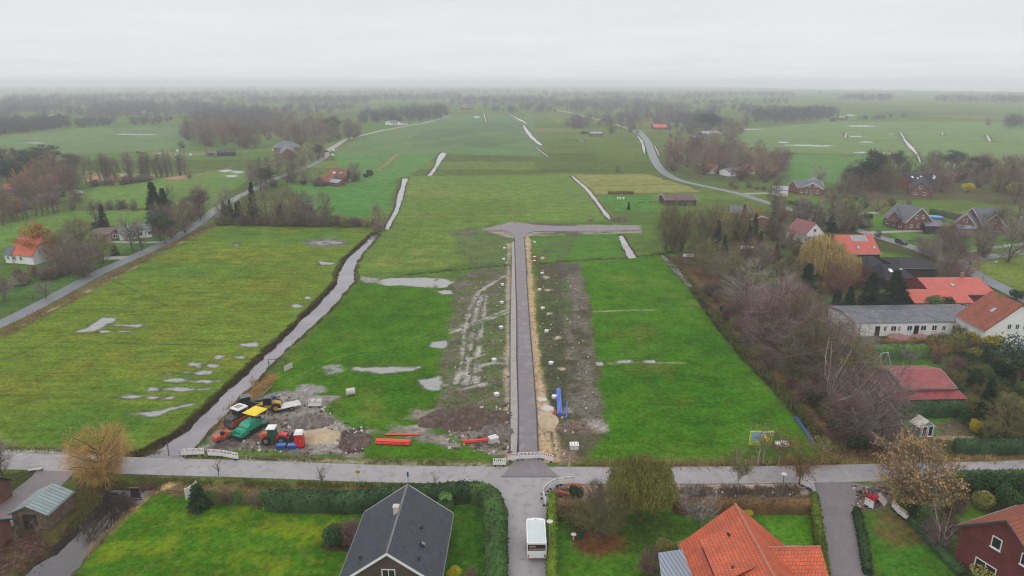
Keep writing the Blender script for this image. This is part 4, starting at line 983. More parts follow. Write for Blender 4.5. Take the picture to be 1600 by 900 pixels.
def setup_protos():
    tm = {}
    def t(n, c, **k): tm[n] = twig_mat(n, c, **k); return tm[n]
    purple = t('purple_brown_twigs', C(130, 112, 110)); brown = t('brown_twigs', C(132, 119, 108)); grey = t('grey_twigs', C(150, 142, 136))
    olive = t('olive_twigs', C(124, 118, 84)); red = t('reddish_twigs', C(134, 108, 102)); oran = t('orange_willow_twigs', C(182, 146, 92))
    rust = t('rust_leaves', C(158, 108, 76)); oakl = t('oak_autumn_leaves', C(182, 150, 100), amt=0.35); oakg = t('olive_leaves', C(146, 146, 72), amt=0.35)
    will = t('olive_willow_leaves', C(150, 148, 82), amt=0.3); yel = t('yellow_willow_twigs', C(170, 148, 94)); conif = t('dark_fir_needles', C(48, 66, 50)); pin = t('blue_green_needles', C(62, 78, 66))
    ever = t('evergreen_leaves', C(84, 116, 62), amt=0.35); darkev = t('dark_evergreen_leaves', C(56, 80, 48), amt=0.35); yl = t('yellow_leaves', C(184, 172, 48)); brl = t('brown_hedge_leaves', C(124, 96, 66), amt=0.35); thin = t('thin_green_gold_leaves', C(130, 126, 62), amt=0.3)
    oranl = t('orange_leaves', C(196, 130, 66), amt=0.35); dull = t('dull_orange_leaves', C(156, 116, 88), amt=0.3)
    bk, pl = M['bark'], M['bark_pale']
    for i in range(4):
        proto('bare%d' % i, (lambda s=i: grow_tree(10 + s, 10, 8.2, 0.06, 1.05, 14, 8, 8, 2, 0.036, 1.2)), 10, 8.2, bk, [purple, brown, grey, red][i])
    proto('bare_pale', lambda: grow_tree(30, 10, 7.5, 0.06, 1.1, 18, 7, 7, 2, 0.032, 1.15, stems=3), 10, 7.5, pl, purple)
    proto('olive0', lambda: grow_tree(21, 10, 7, 0.05, 1.1, 14, 9, 9, 2, 0.036, 1.15), 10, 7, bk, olive)
    proto('olive1', lambda: grow_tree(22, 10, 7.5, 0.04, 1.1, 16, 9, 8, 2, 0.045, 1.1, leaf=900, lsize=0.2, stems=2), 10, 7.5, bk, olive, thin)
    proto('slim0', lambda: grow_tree(23, 12, 5.2, 0.12, 1.2, 11, 6, 6, 1, 0.05, 1.1, up=0.7), 12, 4.4, bk, brown)
    proto('slim1', lambda: grow_tree(24, 12, 4.8, 0.18, 1.1, 10, 6, 6, 1, 0.05, 1.1, up=0.8), 12, 4.0, bk, purple)
    proto('poplar', lambda: grow_tree(25, 14, 8.0, 0.14, 1.05, 20, 9, 8, 2, 0.042, 1.3, up=0.8, stems=3), 14, 8.0, bk, olive)
    proto('rusty', lambda: grow_tree(26, 11, 8.5, 0.2, 1.15, 14, 8, 8, 1, 0.05, 1.1, leaf=2600, lsize=0.34), 11, 8.5, bk, brown, rust)
    proto('orangey', lambda: grow_tree(27, 9, 8.5, 0.15, 1.1, 14, 8, 8, 1, 0.05, 1.1, leaf=3600, lsize=0.32), 9, 8.5, bk, brown, oranl)
    proto('orangedull', lambda: grow_tree(38, 11, 8.5, 0.08, 1.05, 14, 9, 8, 2, 0.04, 1.1, leaf=1500, lsize=0.3), 11, 8.5, bk, brown, dull)
    proto('oak', lambda: grow_tree(28, 10, 13, 0.14, 1.0, 22, 12, 9, 1, 0.05, 1.1, leaf=6500, lsize=0.28, trunk_r=0.24, lo=0.4), 10, 13, pl, brown, oakl)
    proto('willow_bare', lambda: grow_tree(29, 8.4, 9.6, 0.1, 1.0, 26, 14, 12, 2, 0.026, 1.0, droop=0.7, trunk_r=0.24, lo=0.35), 8.4, 9.6, bk, oran)
    proto('willow_green', lambda: weeping(31, 8.4, 8.8, 1300, w=0.07, leaf=16000, lsize=0.24, cb=0.05, short=0.5), 8.4, 9.2, bk, will, oakg)
    proto('willow_yellow', lambda: weeping(32, 11, 10, 800, w=0.1, cb=0.08), 11, 10, bk, yel)
    proto('fruit0', lambda: grow_tree(33, 4.6, 6.2, 0.18, 1.0, 16, 9, 7, 2, 0.035, 0.7, trunk_r=0.13), 4.6, 6.2, bk, olive)
    proto('fruit1', lambda: grow_tree(34, 4.2, 5.0, 0.28, 1.0, 12, 7, 6, 2, 0.032, 0.6, trunk_r=0.12), 4.2, 5.0, bk, grey)
    proto('young', lambda: grow_tree(35, 6.5, 3.6, 0.4, 1.0, 10, 6, 5, 2, 0.026, 0.7, trunk_r=0.08, leaf=500, lsize=0.16), 6.5, 3.6, pl, olive, thin)
    proto('thin', lambda: grow_tree(39, 6.5, 3.6, 0.4, 1.0, 8, 4, 3, 1, 0.024, 0.7, trunk_r=0.08, leaf=60, lsize=0.14), 6.5, 3.6, pl, olive, thin)
    proto('sapling', lambda: grow_tree(36, 4.0, 2.4, 0.35, 1.0, 8, 4, 3, 0, 0.03, 0.5, trunk_r=0.06), 4.0, 2.4, bk, brown)
    proto('gold', lambda: grow_tree(37, 7, 6.4, 0.28, 1.0, 12, 8, 7, 2, 0.03, 0.8, trunk_r=0.1, leaf=900, lsize=0.18), 7, 6.4, bk, olive, oranl)
    proto('fir', lambda: conifer(41), 10, 4.5, bk, conif)
    proto('spruce', lambda: conifer(42, 12, 5.2, 40), 12, 5.2, bk, conif)
    proto('cypress', lambda: conifer(43, 6, 1.8, 22), 6, 1.8, bk, darkev)
    proto('pine', lambda: pine(44), 11, 6, bk, pin)
    proto('russet', lambda: grow_tree(45, 9, 8.5, 0.05, 1.05, 14, 9, 8, 2, 0.036, 1.1, leaf=700, lsize=0.22), 9, 8.5, bk, t('russet_twigs', C(128, 92, 80)), brl)
    proto('bush_green', lambda: leafball(51), 3, 3.5, bk, ever)
    proto('bush_dark', lambda: leafball(52), 3, 3.5, bk, darkev)
    proto('bush_yellow', lambda: leafball(53), 3, 3.5, bk, yl)
    proto('bush_olive', lambda: leafball(54), 3, 3.5, bk, will)
    proto('scrub', lambda: grow_tree(55, 3.2, 4.2, 0.02, 1.0, 14, 8, 8, 1, 0.045, 0.7, stems=3, trunk_r=0.06), 3.2, 4.2, bk, brown)
    proto('scrub_red', lambda: grow_tree(56, 3.4, 4.4, 0.02, 1.0, 14, 8, 8, 1, 0.045, 0.7, stems=3, trunk_r=0.06), 3.4, 4.4, bk, red)
    proto('scrub_olive', lambda: grow_tree(57, 3.4, 4.2, 0.02, 1.0, 14, 8, 8, 1, 0.045, 0.7, stems=3, trunk_r=0.06, leaf=900, lsize=0.18), 3.4, 4.2, bk, olive, thin)
    M['hedge'] = ever; M['hedge_dark'] = darkev; M['hedge_brown'] = brl; M['hedge_moss'] = twig_mat('moss_green_hedge_leaves', C(96, 116, 38), amt=0.3)
    M['twig_purple'] = purple; M['twig_brown'] = brown; M['twig_far'] = twig_mat('far_wood_twigs', C(104, 98, 106), amt=0.3)
    M['reed'] = twig_mat('dry_reeds', C(150, 130, 92), amt=0.35); M['rank'] = twig_mat('rank_grass', C(96, 104, 52), amt=0.35)

NAMES = {'bare': ('bare_tree', 'tree'), 'oliv': ('bare_tree', 'tree'), 'slim': ('slim_tree', 'tree'), 'popl': ('poplar_tree', 'tree'), 'rust': ('beech_tree', 'tree'), 'russ': ('beech_tree', 'tree'), 'oran': ('beech_tree', 'tree'),
         'oak': ('oak_tree', 'tree'), 'will': ('willow_tree', 'tree'), 'frui': ('fruit_tree', 'tree'), 'youn': ('young_tree', 'tree'), 'sapl': ('young_tree', 'tree'), 'thin': ('young_tree', 'tree'), 'gold': ('young_tree', 'tree'),
         'fir': ('fir_tree', 'tree'), 'spru': ('spruce_tree', 'tree'), 'cypr': ('cypress_tree', 'tree'), 'pine': ('pine_tree', 'tree'), 'bush': ('shrub', 'shrub'), 'scru': ('shrub', 'shrub')}
_rt = random.Random(99)
def tree(kind, px, by, ty, w, label, group=None):
    """a tree whose foot the survey shows at (px, by), top at height ty and crown w across"""
    x, y = G(px, by); H = z_at(y, ty); d = depth(px, by); Wm = w / FPX * d
    return tree_m(kind, x, y, H, Wm, label, group)

def tree_m(kind, x, y, H, Wm, label, group=None):
    p = PROTO[kind]; ms = proto_meshes(kind)
    nm, ct = NAMES.get(kind[:4], NAMES.get(kind[:3]))
    o = empty(nm, (x, y, 0), _rt.uniform(0, 6.28), label, ct, group, (Wm / p['W'], Wm / p['W'], H / p['H']))
    link('trunk' if ct == 'tree' else 'stem', ms[0], o); link('crown' if ct == 'tree' else 'foliage', ms[1], o)
    return o

def inpoly(P, x, y):
    c = False; j = len(P) - 1
    for i in range(len(P)):
        if (P[i][1] > y) != (P[j][1] > y) and x < (P[j][0] - P[i][0]) * (y - P[i][1]) / (P[j][1] - P[i][1]) + P[i][0]: c = not c
        j = i
    return c

NTREES = 0
def wood(P, n, kinds, h, wr, labels, group, seed=1, gap=0.5):
    """separate trees standing in the outline P (survey points); kinds maps kind -> weight"""
    global NTREES
    r = random.Random(seed); Q = W(P); xs = [q[0] for q in Q]; ys = [q[1] for q in Q]
    ks = list(kinds); ws = [kinds[k] for k in ks]; done = []; tries = 0
    while len(done) < n and tries < n * 60:
        tries += 1
        x, y = r.uniform(min(xs), max(xs)), r.uniform(min(ys), max(ys))
        if not inpoly(Q, x, y): continue
        H = r.uniform(*h); Wm = H * r.uniform(*wr)
        if any((x - a) ** 2 + (y - b) ** 2 < (gap * (Wm + c) / 2) ** 2 for a, b, c in done): continue
        done.append((x, y, Wm)); k = r.choices(ks, ws)[0]
        if k[:4] in ('bush', 'scru'): H *= 0.38; Wm = H * r.uniform(1.0, 1.4)
        elif k in ('fir', 'spruce'): Wm = H * 0.42
        elif k == 'cypress': H *= 0.6; Wm = H * 0.3
        fam = 'evergreen' if k[:3] in ('fir', 'spr', 'cyp', 'pin') else ('shrub' if k[:4] in ('bush', 'scru') else ('leafy' if k[:4] in ('rust', 'oran', 'russ') else 'bare'))
        tree_m(k, x, y, H, Wm, labels[fam], group + ' (' + fam + ')')
        NTREES += 1

def treeline(pts, n, kinds, h, wr, labels, group, seed=1, jit=1.0):
    global NTREES
    r = random.Random(seed); Q = [Vector(q) for q in W(pts)]; L = [(Q[i + 1] - Q[i]).length for i in range(len(Q) - 1)]; T = sum(L)
    ks = list(kinds); ws = [kinds[k] for k in ks]
    for i in range(n):
        s = (i + 0.5 + r.uniform(-0.35, 0.35)) / n * T; j = 0
        while j < len(L) - 1 and s > L[j]: s -= L[j]; j += 1
        p = Q[j].lerp(Q[j + 1], s / L[j]); x = p.x + r.uniform(-jit, jit); y = p.y + r.uniform(-jit, jit)
        H = r.uniform(*h); Wm = H * r.uniform(*wr); k = r.choices(ks, ws)[0]
        if k[:4] in ('bush', 'scru'): H *= 0.38; Wm = H * 1.3
        elif k in ('fir', 'spruce'): Wm = H * 0.42
        fam = 'evergreen' if k[:3] in ('fir', 'spr', 'cyp', 'pin') else ('shrub' if k[:4] in ('bush', 'scru') else ('leafy' if k[:4] in ('rust', 'oran', 'russ') else 'bare'))
        tree_m(k, x, y, H, Wm, labels[fam], group + ' (' + fam + ')'); NTREES += 1

def hedge(pts, w, h, m, label, world=False, seed=0, dens=1.0, name='hedge', leaf=0.16):
    """a clipped hedge along pts: leafy skin over an uneven body, one mesh"""
    P = [Vector(q) for q in (pts if world else W(pts))]
    R = np.random.RandomState(seed + int(abs(P[0].x) * 10)); parts = []
    out = [P[0]]
    for i in range(len(P) - 1):
        k = max(1, int((P[i + 1] - P[i]).length / 0.6))
        for j in range(1, k + 1): out.append(P[i].lerp(P[i + 1], j / k))
    P = out; ring = []
    prof = [(-0.5, 0.0), (-0.52, 0.5), (-0.46, 0.92), (-0.2, 1.0), (0.2, 1.0), (0.46, 0.92), (0.52, 0.5), (0.5, 0.0)]
    for i, p in enumerate(P):
        d = (P[min(i + 1, len(P) - 1)] - P[max(i - 1, 0)]).normalized(); q = Vector((-d.y, d.x))
        hh = h * R.uniform(0.94, 1.06); end = 0.8 if i in (0, len(P) - 1) else 1
        ring.append([(p.x + q.x * a * w * end * R.uniform(0.9, 1.08), p.y + q.y * a * w * end * R.uniform(0.9, 1.08), b * hh * R.uniform(0.95, 1.05) - (0.1 if b == 0 else 0)) for a, b in prof])
    V = np.array(ring); n, k = V.shape[:2]
    idx = np.arange(n * k).reshape(n, k)
    F = np.stack([idx[:-1, :-1], idx[1:, :-1], idx[1:, 1:], idx[:-1, 1:]], -1).reshape(-1, 4)
    caps = np.array([[idx[e, 0], idx[e, 1], idx[e, k - 2], idx[e, k - 1]] for e in (0, n - 1)] + [[idx[e, 1], idx[e, 2], idx[e, k - 3], idx[e, k - 2]] for e in (0, n - 1)] + [[idx[e, 2], idx[e, 3], idx[e, 4], idx[e, 5]] for e in (0, n - 1)])
    VV = V.reshape(-1, 3)
    parts.append((VV, np.concatenate([F, caps])))
    area = n * 0.6 * (w + 2 * h); m_ = int(area * 26 * dens)
    fi = R.randint(0, len(F), m_); a, b = R.rand(m_, 1), R.rand(m_, 1)
    q = (VV[F[fi, 0]] * (1 - a) + VV[F[fi, 1]] * a) * (1 - b) + (VV[F[fi, 3]] * (1 - a) + VV[F[fi, 2]] * a) * b
    parts.append(leaves(q + R.normal(size=q.shape) * 0.11, leaf * 1.5, R))
    V, F = cat(parts); me = np_mesh(name, V, F, m)
    return tag(link(name, me), label, 'hedge')

def tufts(name, P, n, h, wd, m, seed=0, line=None, pts_w=False):
    """rank grass or reeds nobody could count"""
    R = np.random.RandomState(seed); Q = W(P) if not pts_w else P
    if line is not None:
        Qv = [np.array(q) for q in Q]; L = np.array([np.linalg.norm(Qv[i + 1] - Qv[i]) for i in range(len(Qv) - 1)]); cs = np.cumsum(L) / L.sum()
        t = R.rand(n); j = np.searchsorted(cs, t); j = np.minimum(j, len(L) - 1); prev = np.where(j > 0, cs[np.maximum(j - 1, 0)], 0); f = (t - prev) / (cs[j] - prev)
        A = np.array(Qv)[j]; B = np.array(Qv)[j + 1]; p = A * (1 - f[:, None]) + B * f[:, None] + R.normal(size=(n, 2)) * line
    else:
        xs = [q[0] for q in Q]; ys = [q[1] for q in Q]; p = []
        while len(p) < n:
            x, y = R.uniform(min(xs), max(xs)), R.uniform(min(ys), max(ys))
            if inpoly(Q, x, y): p.append((x, y))
        p = np.array(p)
    # clump them
    keep = fbm(p[:, 0], p[:, 1], 2.5, seed) > 0.42; p = p[keep]; n = len(p)
    a = np.concatenate([p, np.full((n, 1), -0.05)], 1); d = rv(R, n) * 0.45; d[:, 2] = 1; b = a + d * h * (0.4 + 0.8 * R.rand(n, 1)); b[:, 2] = np.maximum(b[:, 2], 0.1)
    V, F = ribbons(a, b, wd, wd * 0.4, R)
    return tag(link(name, np_mesh(name, V, F, m)), kind='stuff')

def far_wood(name, spots, m, seed=0):
    """a far-off wood that reads as one mass: many small bare crowns in one mesh. spots: (survey outline, count, height range)"""
    R = np.random.RandomState(seed); parts = []
    for P, n, h in spots:
        n = int(n * 1.8); Q = W(P); xs = [q[0] for q in Q]; ys = [q[1] for q in Q]; c = 0; g = 0
        while c < n and g < n * 50:
            g += 1
            x, y = R.uniform(min(xs), max(xs)), R.uniform(min(ys), max(ys))
            if not inpoly(Q, x, y): continue
            c += 1; H = 1.12 * R.uniform(*h) * (0.5 if R.rand() < 0.3 else 1.0); Wd = H * R.uniform(0.8, 1.3); far = sqrt(x * x + y * y)
            k = int(np.clip(170 * 900 / far, 40, 170)); tw = 0.10 * max(1, far / 700)
            q = inside_crown(R, k, H, Wd, -0.05, 1.0, 0.2); a = q * np.array([0.75, 0.75, 0.82]); e = a + rv(R, k) * 1.0 + (q - a) * 0.6 + [0, 0, 0.7]
            e[:, 2] = np.maximum(e[:, 2], 0.2)
            V, F = ribbons(a + [x, y, 0], e + [x, y, 0], tw * 2.4, tw, R); parts.append((V, F))
            parts.append(tubes(np.array([[x, y, -0.3]]), np.array([[x, y, H * 0.7]]), 0.02 * H, 0.008 * H, 4))
    V, F = cat(parts)
    return tag(link(name, np_mesh(name, V, F, m)), kind='stuff')
# ------------------------------------------------------------------ buildings
def solve_ridge(rA, rB, e, he, Wd, hmin=0.6):
    """height of the ridge so that the eave point e (at height he) lies half the width Wd off the ridge line"""
    E = Vector(G(e[0], e[1], he)); best = None; prev = None
    for i in range(1, 120):
        hr = he + hmin * 0.5 + i * 0.06
        a = Vector(G(*rA, hr)); b = Vector(G(*rB, hr)); d = (b - a)
        if d.length < 1e-3: continue
        d.normalize(); dist = abs((E - a).x * d.y - (E - a).y * d.x)
        if prev is not None and dist > prev + 1e-4: break
        prev = dist; q = abs(dist - Wd / 2)
        if best is None or q < best[0]: best = (q, hr)
    return best[1]

class Block:
    """one gabled body: walls, roof; local x along the ridge from A to B, y across"""
    def __init__(s, root, A, B, hr, he, Wd, wall, roof, over=0.35, gover=0.25, thick=0.16, gable=None, trim=None, rcap=None, hip=0.0, name='', zbase=-0.2, gutter=True):
        s.root = root; A = Vector(A); B = Vector(B); s.L = (B - A).length; s.hr = hr; s.he = he; s.W = Wd
        ang = atan2(B.y - A.y, B.x - A.x); ox, oy = A.x - root.location.x, A.y - root.location.y
        s.M = Matrix.Translation((ox, oy, 0)) @ Matrix.Rotation(ang, 4, 'Z')
        M_ = s.M; L, W2 = s.L, Wd / 2; hh = hip * W2
        T = lambda x, y, z: M_ @ Vector((x, y, z))
        sl = sqrt(W2 ** 2 + (hr - he) ** 2)
        # walls
        mb = MB(); k = (hr - he) / W2
        top = he - 0.05
        z1 = hr - 0.1
        if hip == 0:
            for x, flip in ((0.0, 1), (L, 0)):
                pts = [(-W2, zbase), (W2, zbase), (W2, top), (0, z1), (-W2, top)]
                vs = [T(x, y, z) for y, z in pts]
                f = tuple(range(5)); uv = [(y, z) for y, z in pts]
                if flip: f = f[::-1]; uv = uv[::-1]
                mb.add(vs, [f], [uv])
        else:
            for x in (0.0, L):
                pts = [(-W2, zbase), (W2, zbase), (W2, top), (-W2, top)]
                mb.add([T(x, y, z) for y, z in pts], [(0, 1, 2, 3)], [pts])
        for y in (-W2, W2):
            pts = [(0, zbase), (L, zbase), (L, top), (0, top)]
            mb.add([T(x, y, z) for x, z in pts], [(0, 1, 2, 3)], [pts])
        s.wall = mb.build('wall', wall, root)
        # roof
        mb = MB()
        for sg in (-1, 1):
            ye = sg * (W2 + over); ze = he - over * k
            if hip == 0:
                q = [T(-gover, ye, ze), T(L + gover, ye, ze), T(L + gover, 0, hr), T(-gover, 0, hr)]
            else:
                q = [T(-gover, ye, ze), T(L + gover, ye, ze), T(L - hh, 0, hr), T(hh, 0, hr)]
            mb.slab([p + Vector((0, 0, 0.06)) for p in q], thick)
        if hip:
            for x0, x1, sg in ((-gover, hh, 1), (L + gover, L - hh, -1)):
                mb.slab([p + Vector((0, 0, 0.055)) for p in (T(x0, -W2 - over, he - over * k), T(x0, W2 + over, he - over * k), T(x1, 0, hr))], thick)
        s.roof = mb.build('roof', roof, root)
        if rcap:
            mb = MB(); mb.tube(T(hh - (0 if hip else gover), 0, hr + 0.05), T(L - hh + (0 if hip else gover), 0, hr + 0.05), 0.13, n=6); mb.build('ridge_cap', rcap, s.roof)
        if trim and hip == 0:
            for x in (-gover - 0.04, L + gover):
                mb = MB()
                for sg in (-1, 1):
                    ye = sg * (W2 + over); ze = he - over * k
                    q = [(ye, ze + 0.1), (0, hr + 0.1), (0, hr - 0.2), (ye, ze - 0.2)]
                    vs = [T(x, y, z) for y, z in q] + [T(x + 0.04, y, z) for y, z in q]
                    mb.add(vs, [(0, 1, 2, 3), (7, 6, 5, 4), (0, 4, 5, 1), (2, 6, 7, 3)])
                mb.build('bargeboard', trim, s.roof)
        if gutter and he > 1.9:
            for sg in (-1, 1):
                ye = sg * (W2 + over + 0.05); ze = he - over * k - 0.03
                MB().tube(T(-gover, ye, ze), T(L + gover, ye, ze), 0.07, n=5).build('gutter', M['metal'], s.roof)
        s.T = T; s.k = k; s.over = over
    def window(s, side, u, z, w=1.0, h=1.2, name='window', frame=None, glass=None, nm=2, label=None, deep=0.07):
        """side: 'a','b' the gables at A and B, 'l','r' the long walls (+y, -y); u along the wall in metres from its left as seen outside"""
        fr = frame or M['white']; gl = glass or M['glass']; W2 = s.W / 2
        if side == 'a': P = lambda a, d, zz: s.T(-d, W2 - a, zz)
        elif side == 'b': P = lambda a, d, zz: s.T(s.L + d, -W2 + a, zz)
        elif side == 'r': P = lambda a, d, zz: s.T(a, -W2 - d, zz)
        else: P = lambda a, d, zz: s.T(s.L - a, W2 + d, zz)
        def bx(mb, a0, z0, a1, z1, d0, d1):
            vs = [P(a, d, zz) for zz in (z0, z1) for a, d in ((a0, d0), (a1, d0), (a1, d1), (a0, d1))]
            mb.add(vs, [(0, 3, 2, 1), (4, 5, 6, 7), (0, 1, 5, 4), (1, 2, 6, 5), (2, 3, 7, 6), (3, 0, 4, 7)])
        t = 0.09; a0, a1 = u - w / 2, u + w / 2
        mb = MB()
        bx(mb, a0, z, a1, z + t, 0.0, deep); bx(mb, a0, z + h - t, a1, z + h, 0.0, deep)
        bx(mb, a0, z + t, a0 + t, z + h - t, 0.0, deep); bx(mb, a1 - t, z + t, a1, z + h - t, 0.0, deep)
        for i in range(1, nm): c = a0 + w * i / nm; bx(mb, c - 0.035, z + t, c + 0.035, z + h - t, 0.0, deep - 0.01)
        o = mb.build(name, fr, s.root)
        mb = MB(); bx(mb, a0 + t, z + t, a1 - t, z + h - t, 0.0, deep - 0.045); mb.build('pane', gl, o)
        if name == 'window':
            mb = MB(); bx(mb, a0 - 0.05, z - 0.07, a1 + 0.05, z, 0.0, deep + 0.08); mb.build('sill', fr, o)
        return o
    def skylight(s, sg, u, v, w=0.8, h=1.1, m=None, frame=None, lift=0.08, name='skylight'):
        """u metres along the ridge, v metres down the slope; sg +1 left slope, -1 right slope"""
        n = sqrt(1 + s.k ** 2)
        def P(a, b, d):
            y = b / n; z = s.hr - b * s.k / n
            return s.T(a, sg * (y + d * s.k / n), z + 0.06 + d / n)
        def slab(mb, a0, b0, a1, b1, d0, d1):
            vs = [P(a, b, d) for d in (d0, d1) for a, b in ((a0, b0), (a1, b0), (a1, b1), (a0, b1))]
            mb.add(vs, [(0, 3, 2, 1), (4, 5, 6, 7), (0, 1, 5, 4), (1, 2, 6, 5), (2, 3, 7, 6), (3, 0, 4, 7)])
        mb = MB(); slab(mb, u - w / 2 - 0.07, v - h / 2 - 0.07, u + w / 2 + 0.07, v + h / 2 + 0.07, -0.05, lift - 0.02); o = mb.build(name, frame or M['darkmetal'], s.roof)
        mb = MB(); slab(mb, u - w / 2, v - h / 2, u + w / 2, v + h / 2, 0.0, lift); mb.build('pane', m or M['skyglass'], o if False else o)
        return o
    def chimney(s, u, h=0.9, w=0.6, m=None, off=0.0):
        mb = MB(); z = s.hr - abs(off) * s.k
        mb.box(u - w / 2, off - w / 2, z - 0.5, u + w / 2, off + w / 2, s.hr + h, s.M)
        mb.box(u - w / 2 - 0.06, off - w / 2 - 0.06, s.hr + h, u + w / 2 + 0.06, off + w / 2 + 0.06, s.hr + h + 0.1, s.M)
        return mb.build('chimney', m or M['brick'], s.roof)

def house(name, label, ridge, eave, he, Wd, wall, roof, catg='house', hr=None, **kw):
    """ridge: two survey points, eave: one survey point on the near eave"""
    if hr is None: hr = solve_ridge(ridge[0], ridge[1], eave, he, Wd)
    A = G(*ridge[0], hr); B = G(*ridge[1], hr)
    root = empty(name, ((A[0] + B[0]) / 2, (A[1] + B[1]) / 2, 0), 0, label, catg)
    b = Block(root, A, B, hr, he, Wd, wall, roof, **kw)
    return root, b

def add_block(root, ridge, eave, he, Wd, wall, roof, hr=None, **kw):
    if hr is None: hr = solve_ridge(ridge[0], ridge[1], eave, he, Wd)
    A = G(*ridge[0], hr); B = G(*ridge[1], hr)
    return Block(root, A, B, hr, he, Wd, wall, roof, **kw)

def flat_building(name, label, quad, h, wall, roof, catg='shed', root=None, over=0.3, tilt=0.0):
    """quad: four survey points of the roof corners at height h"""
    Q = [Vector((*G(*q, h), 0)) for q in quad]
    c = sum(Q, Vector()) / 4
    r = root or empty(name, (c.x, c.y, 0), 0, label, catg)
    c0 = Vector((r.location.x, r.location.y, 0))
    mb = MB(); q = [p - c0 for p in Q]; cc = sum(q, Vector()) / 4
    inn = [cc + (p - cc) * (1 - over / max((p - cc).length, 1)) for p in q]
    for i in range(4):
        a, b = inn[i], inn[(i + 1) % 4]; L = (b - a).length
        mb.add([(a.x, a.y, -0.2), (b.x, b.y, -0.2), (b.x, b.y, h - 0.05), (a.x, a.y, h - 0.05)], [(0, 1, 2, 3)], [[(0, 0), (L, 0), (L, h), (0, h)]])
    mb.build('wall', wall, r)
    mb = MB(); mb.slab([Vector((p.x, p.y, h + 0.12 + tilt * (i < 2))) for i, p in enumerate(q)], 0.16); mb.build('roof', roof, r)
    return r

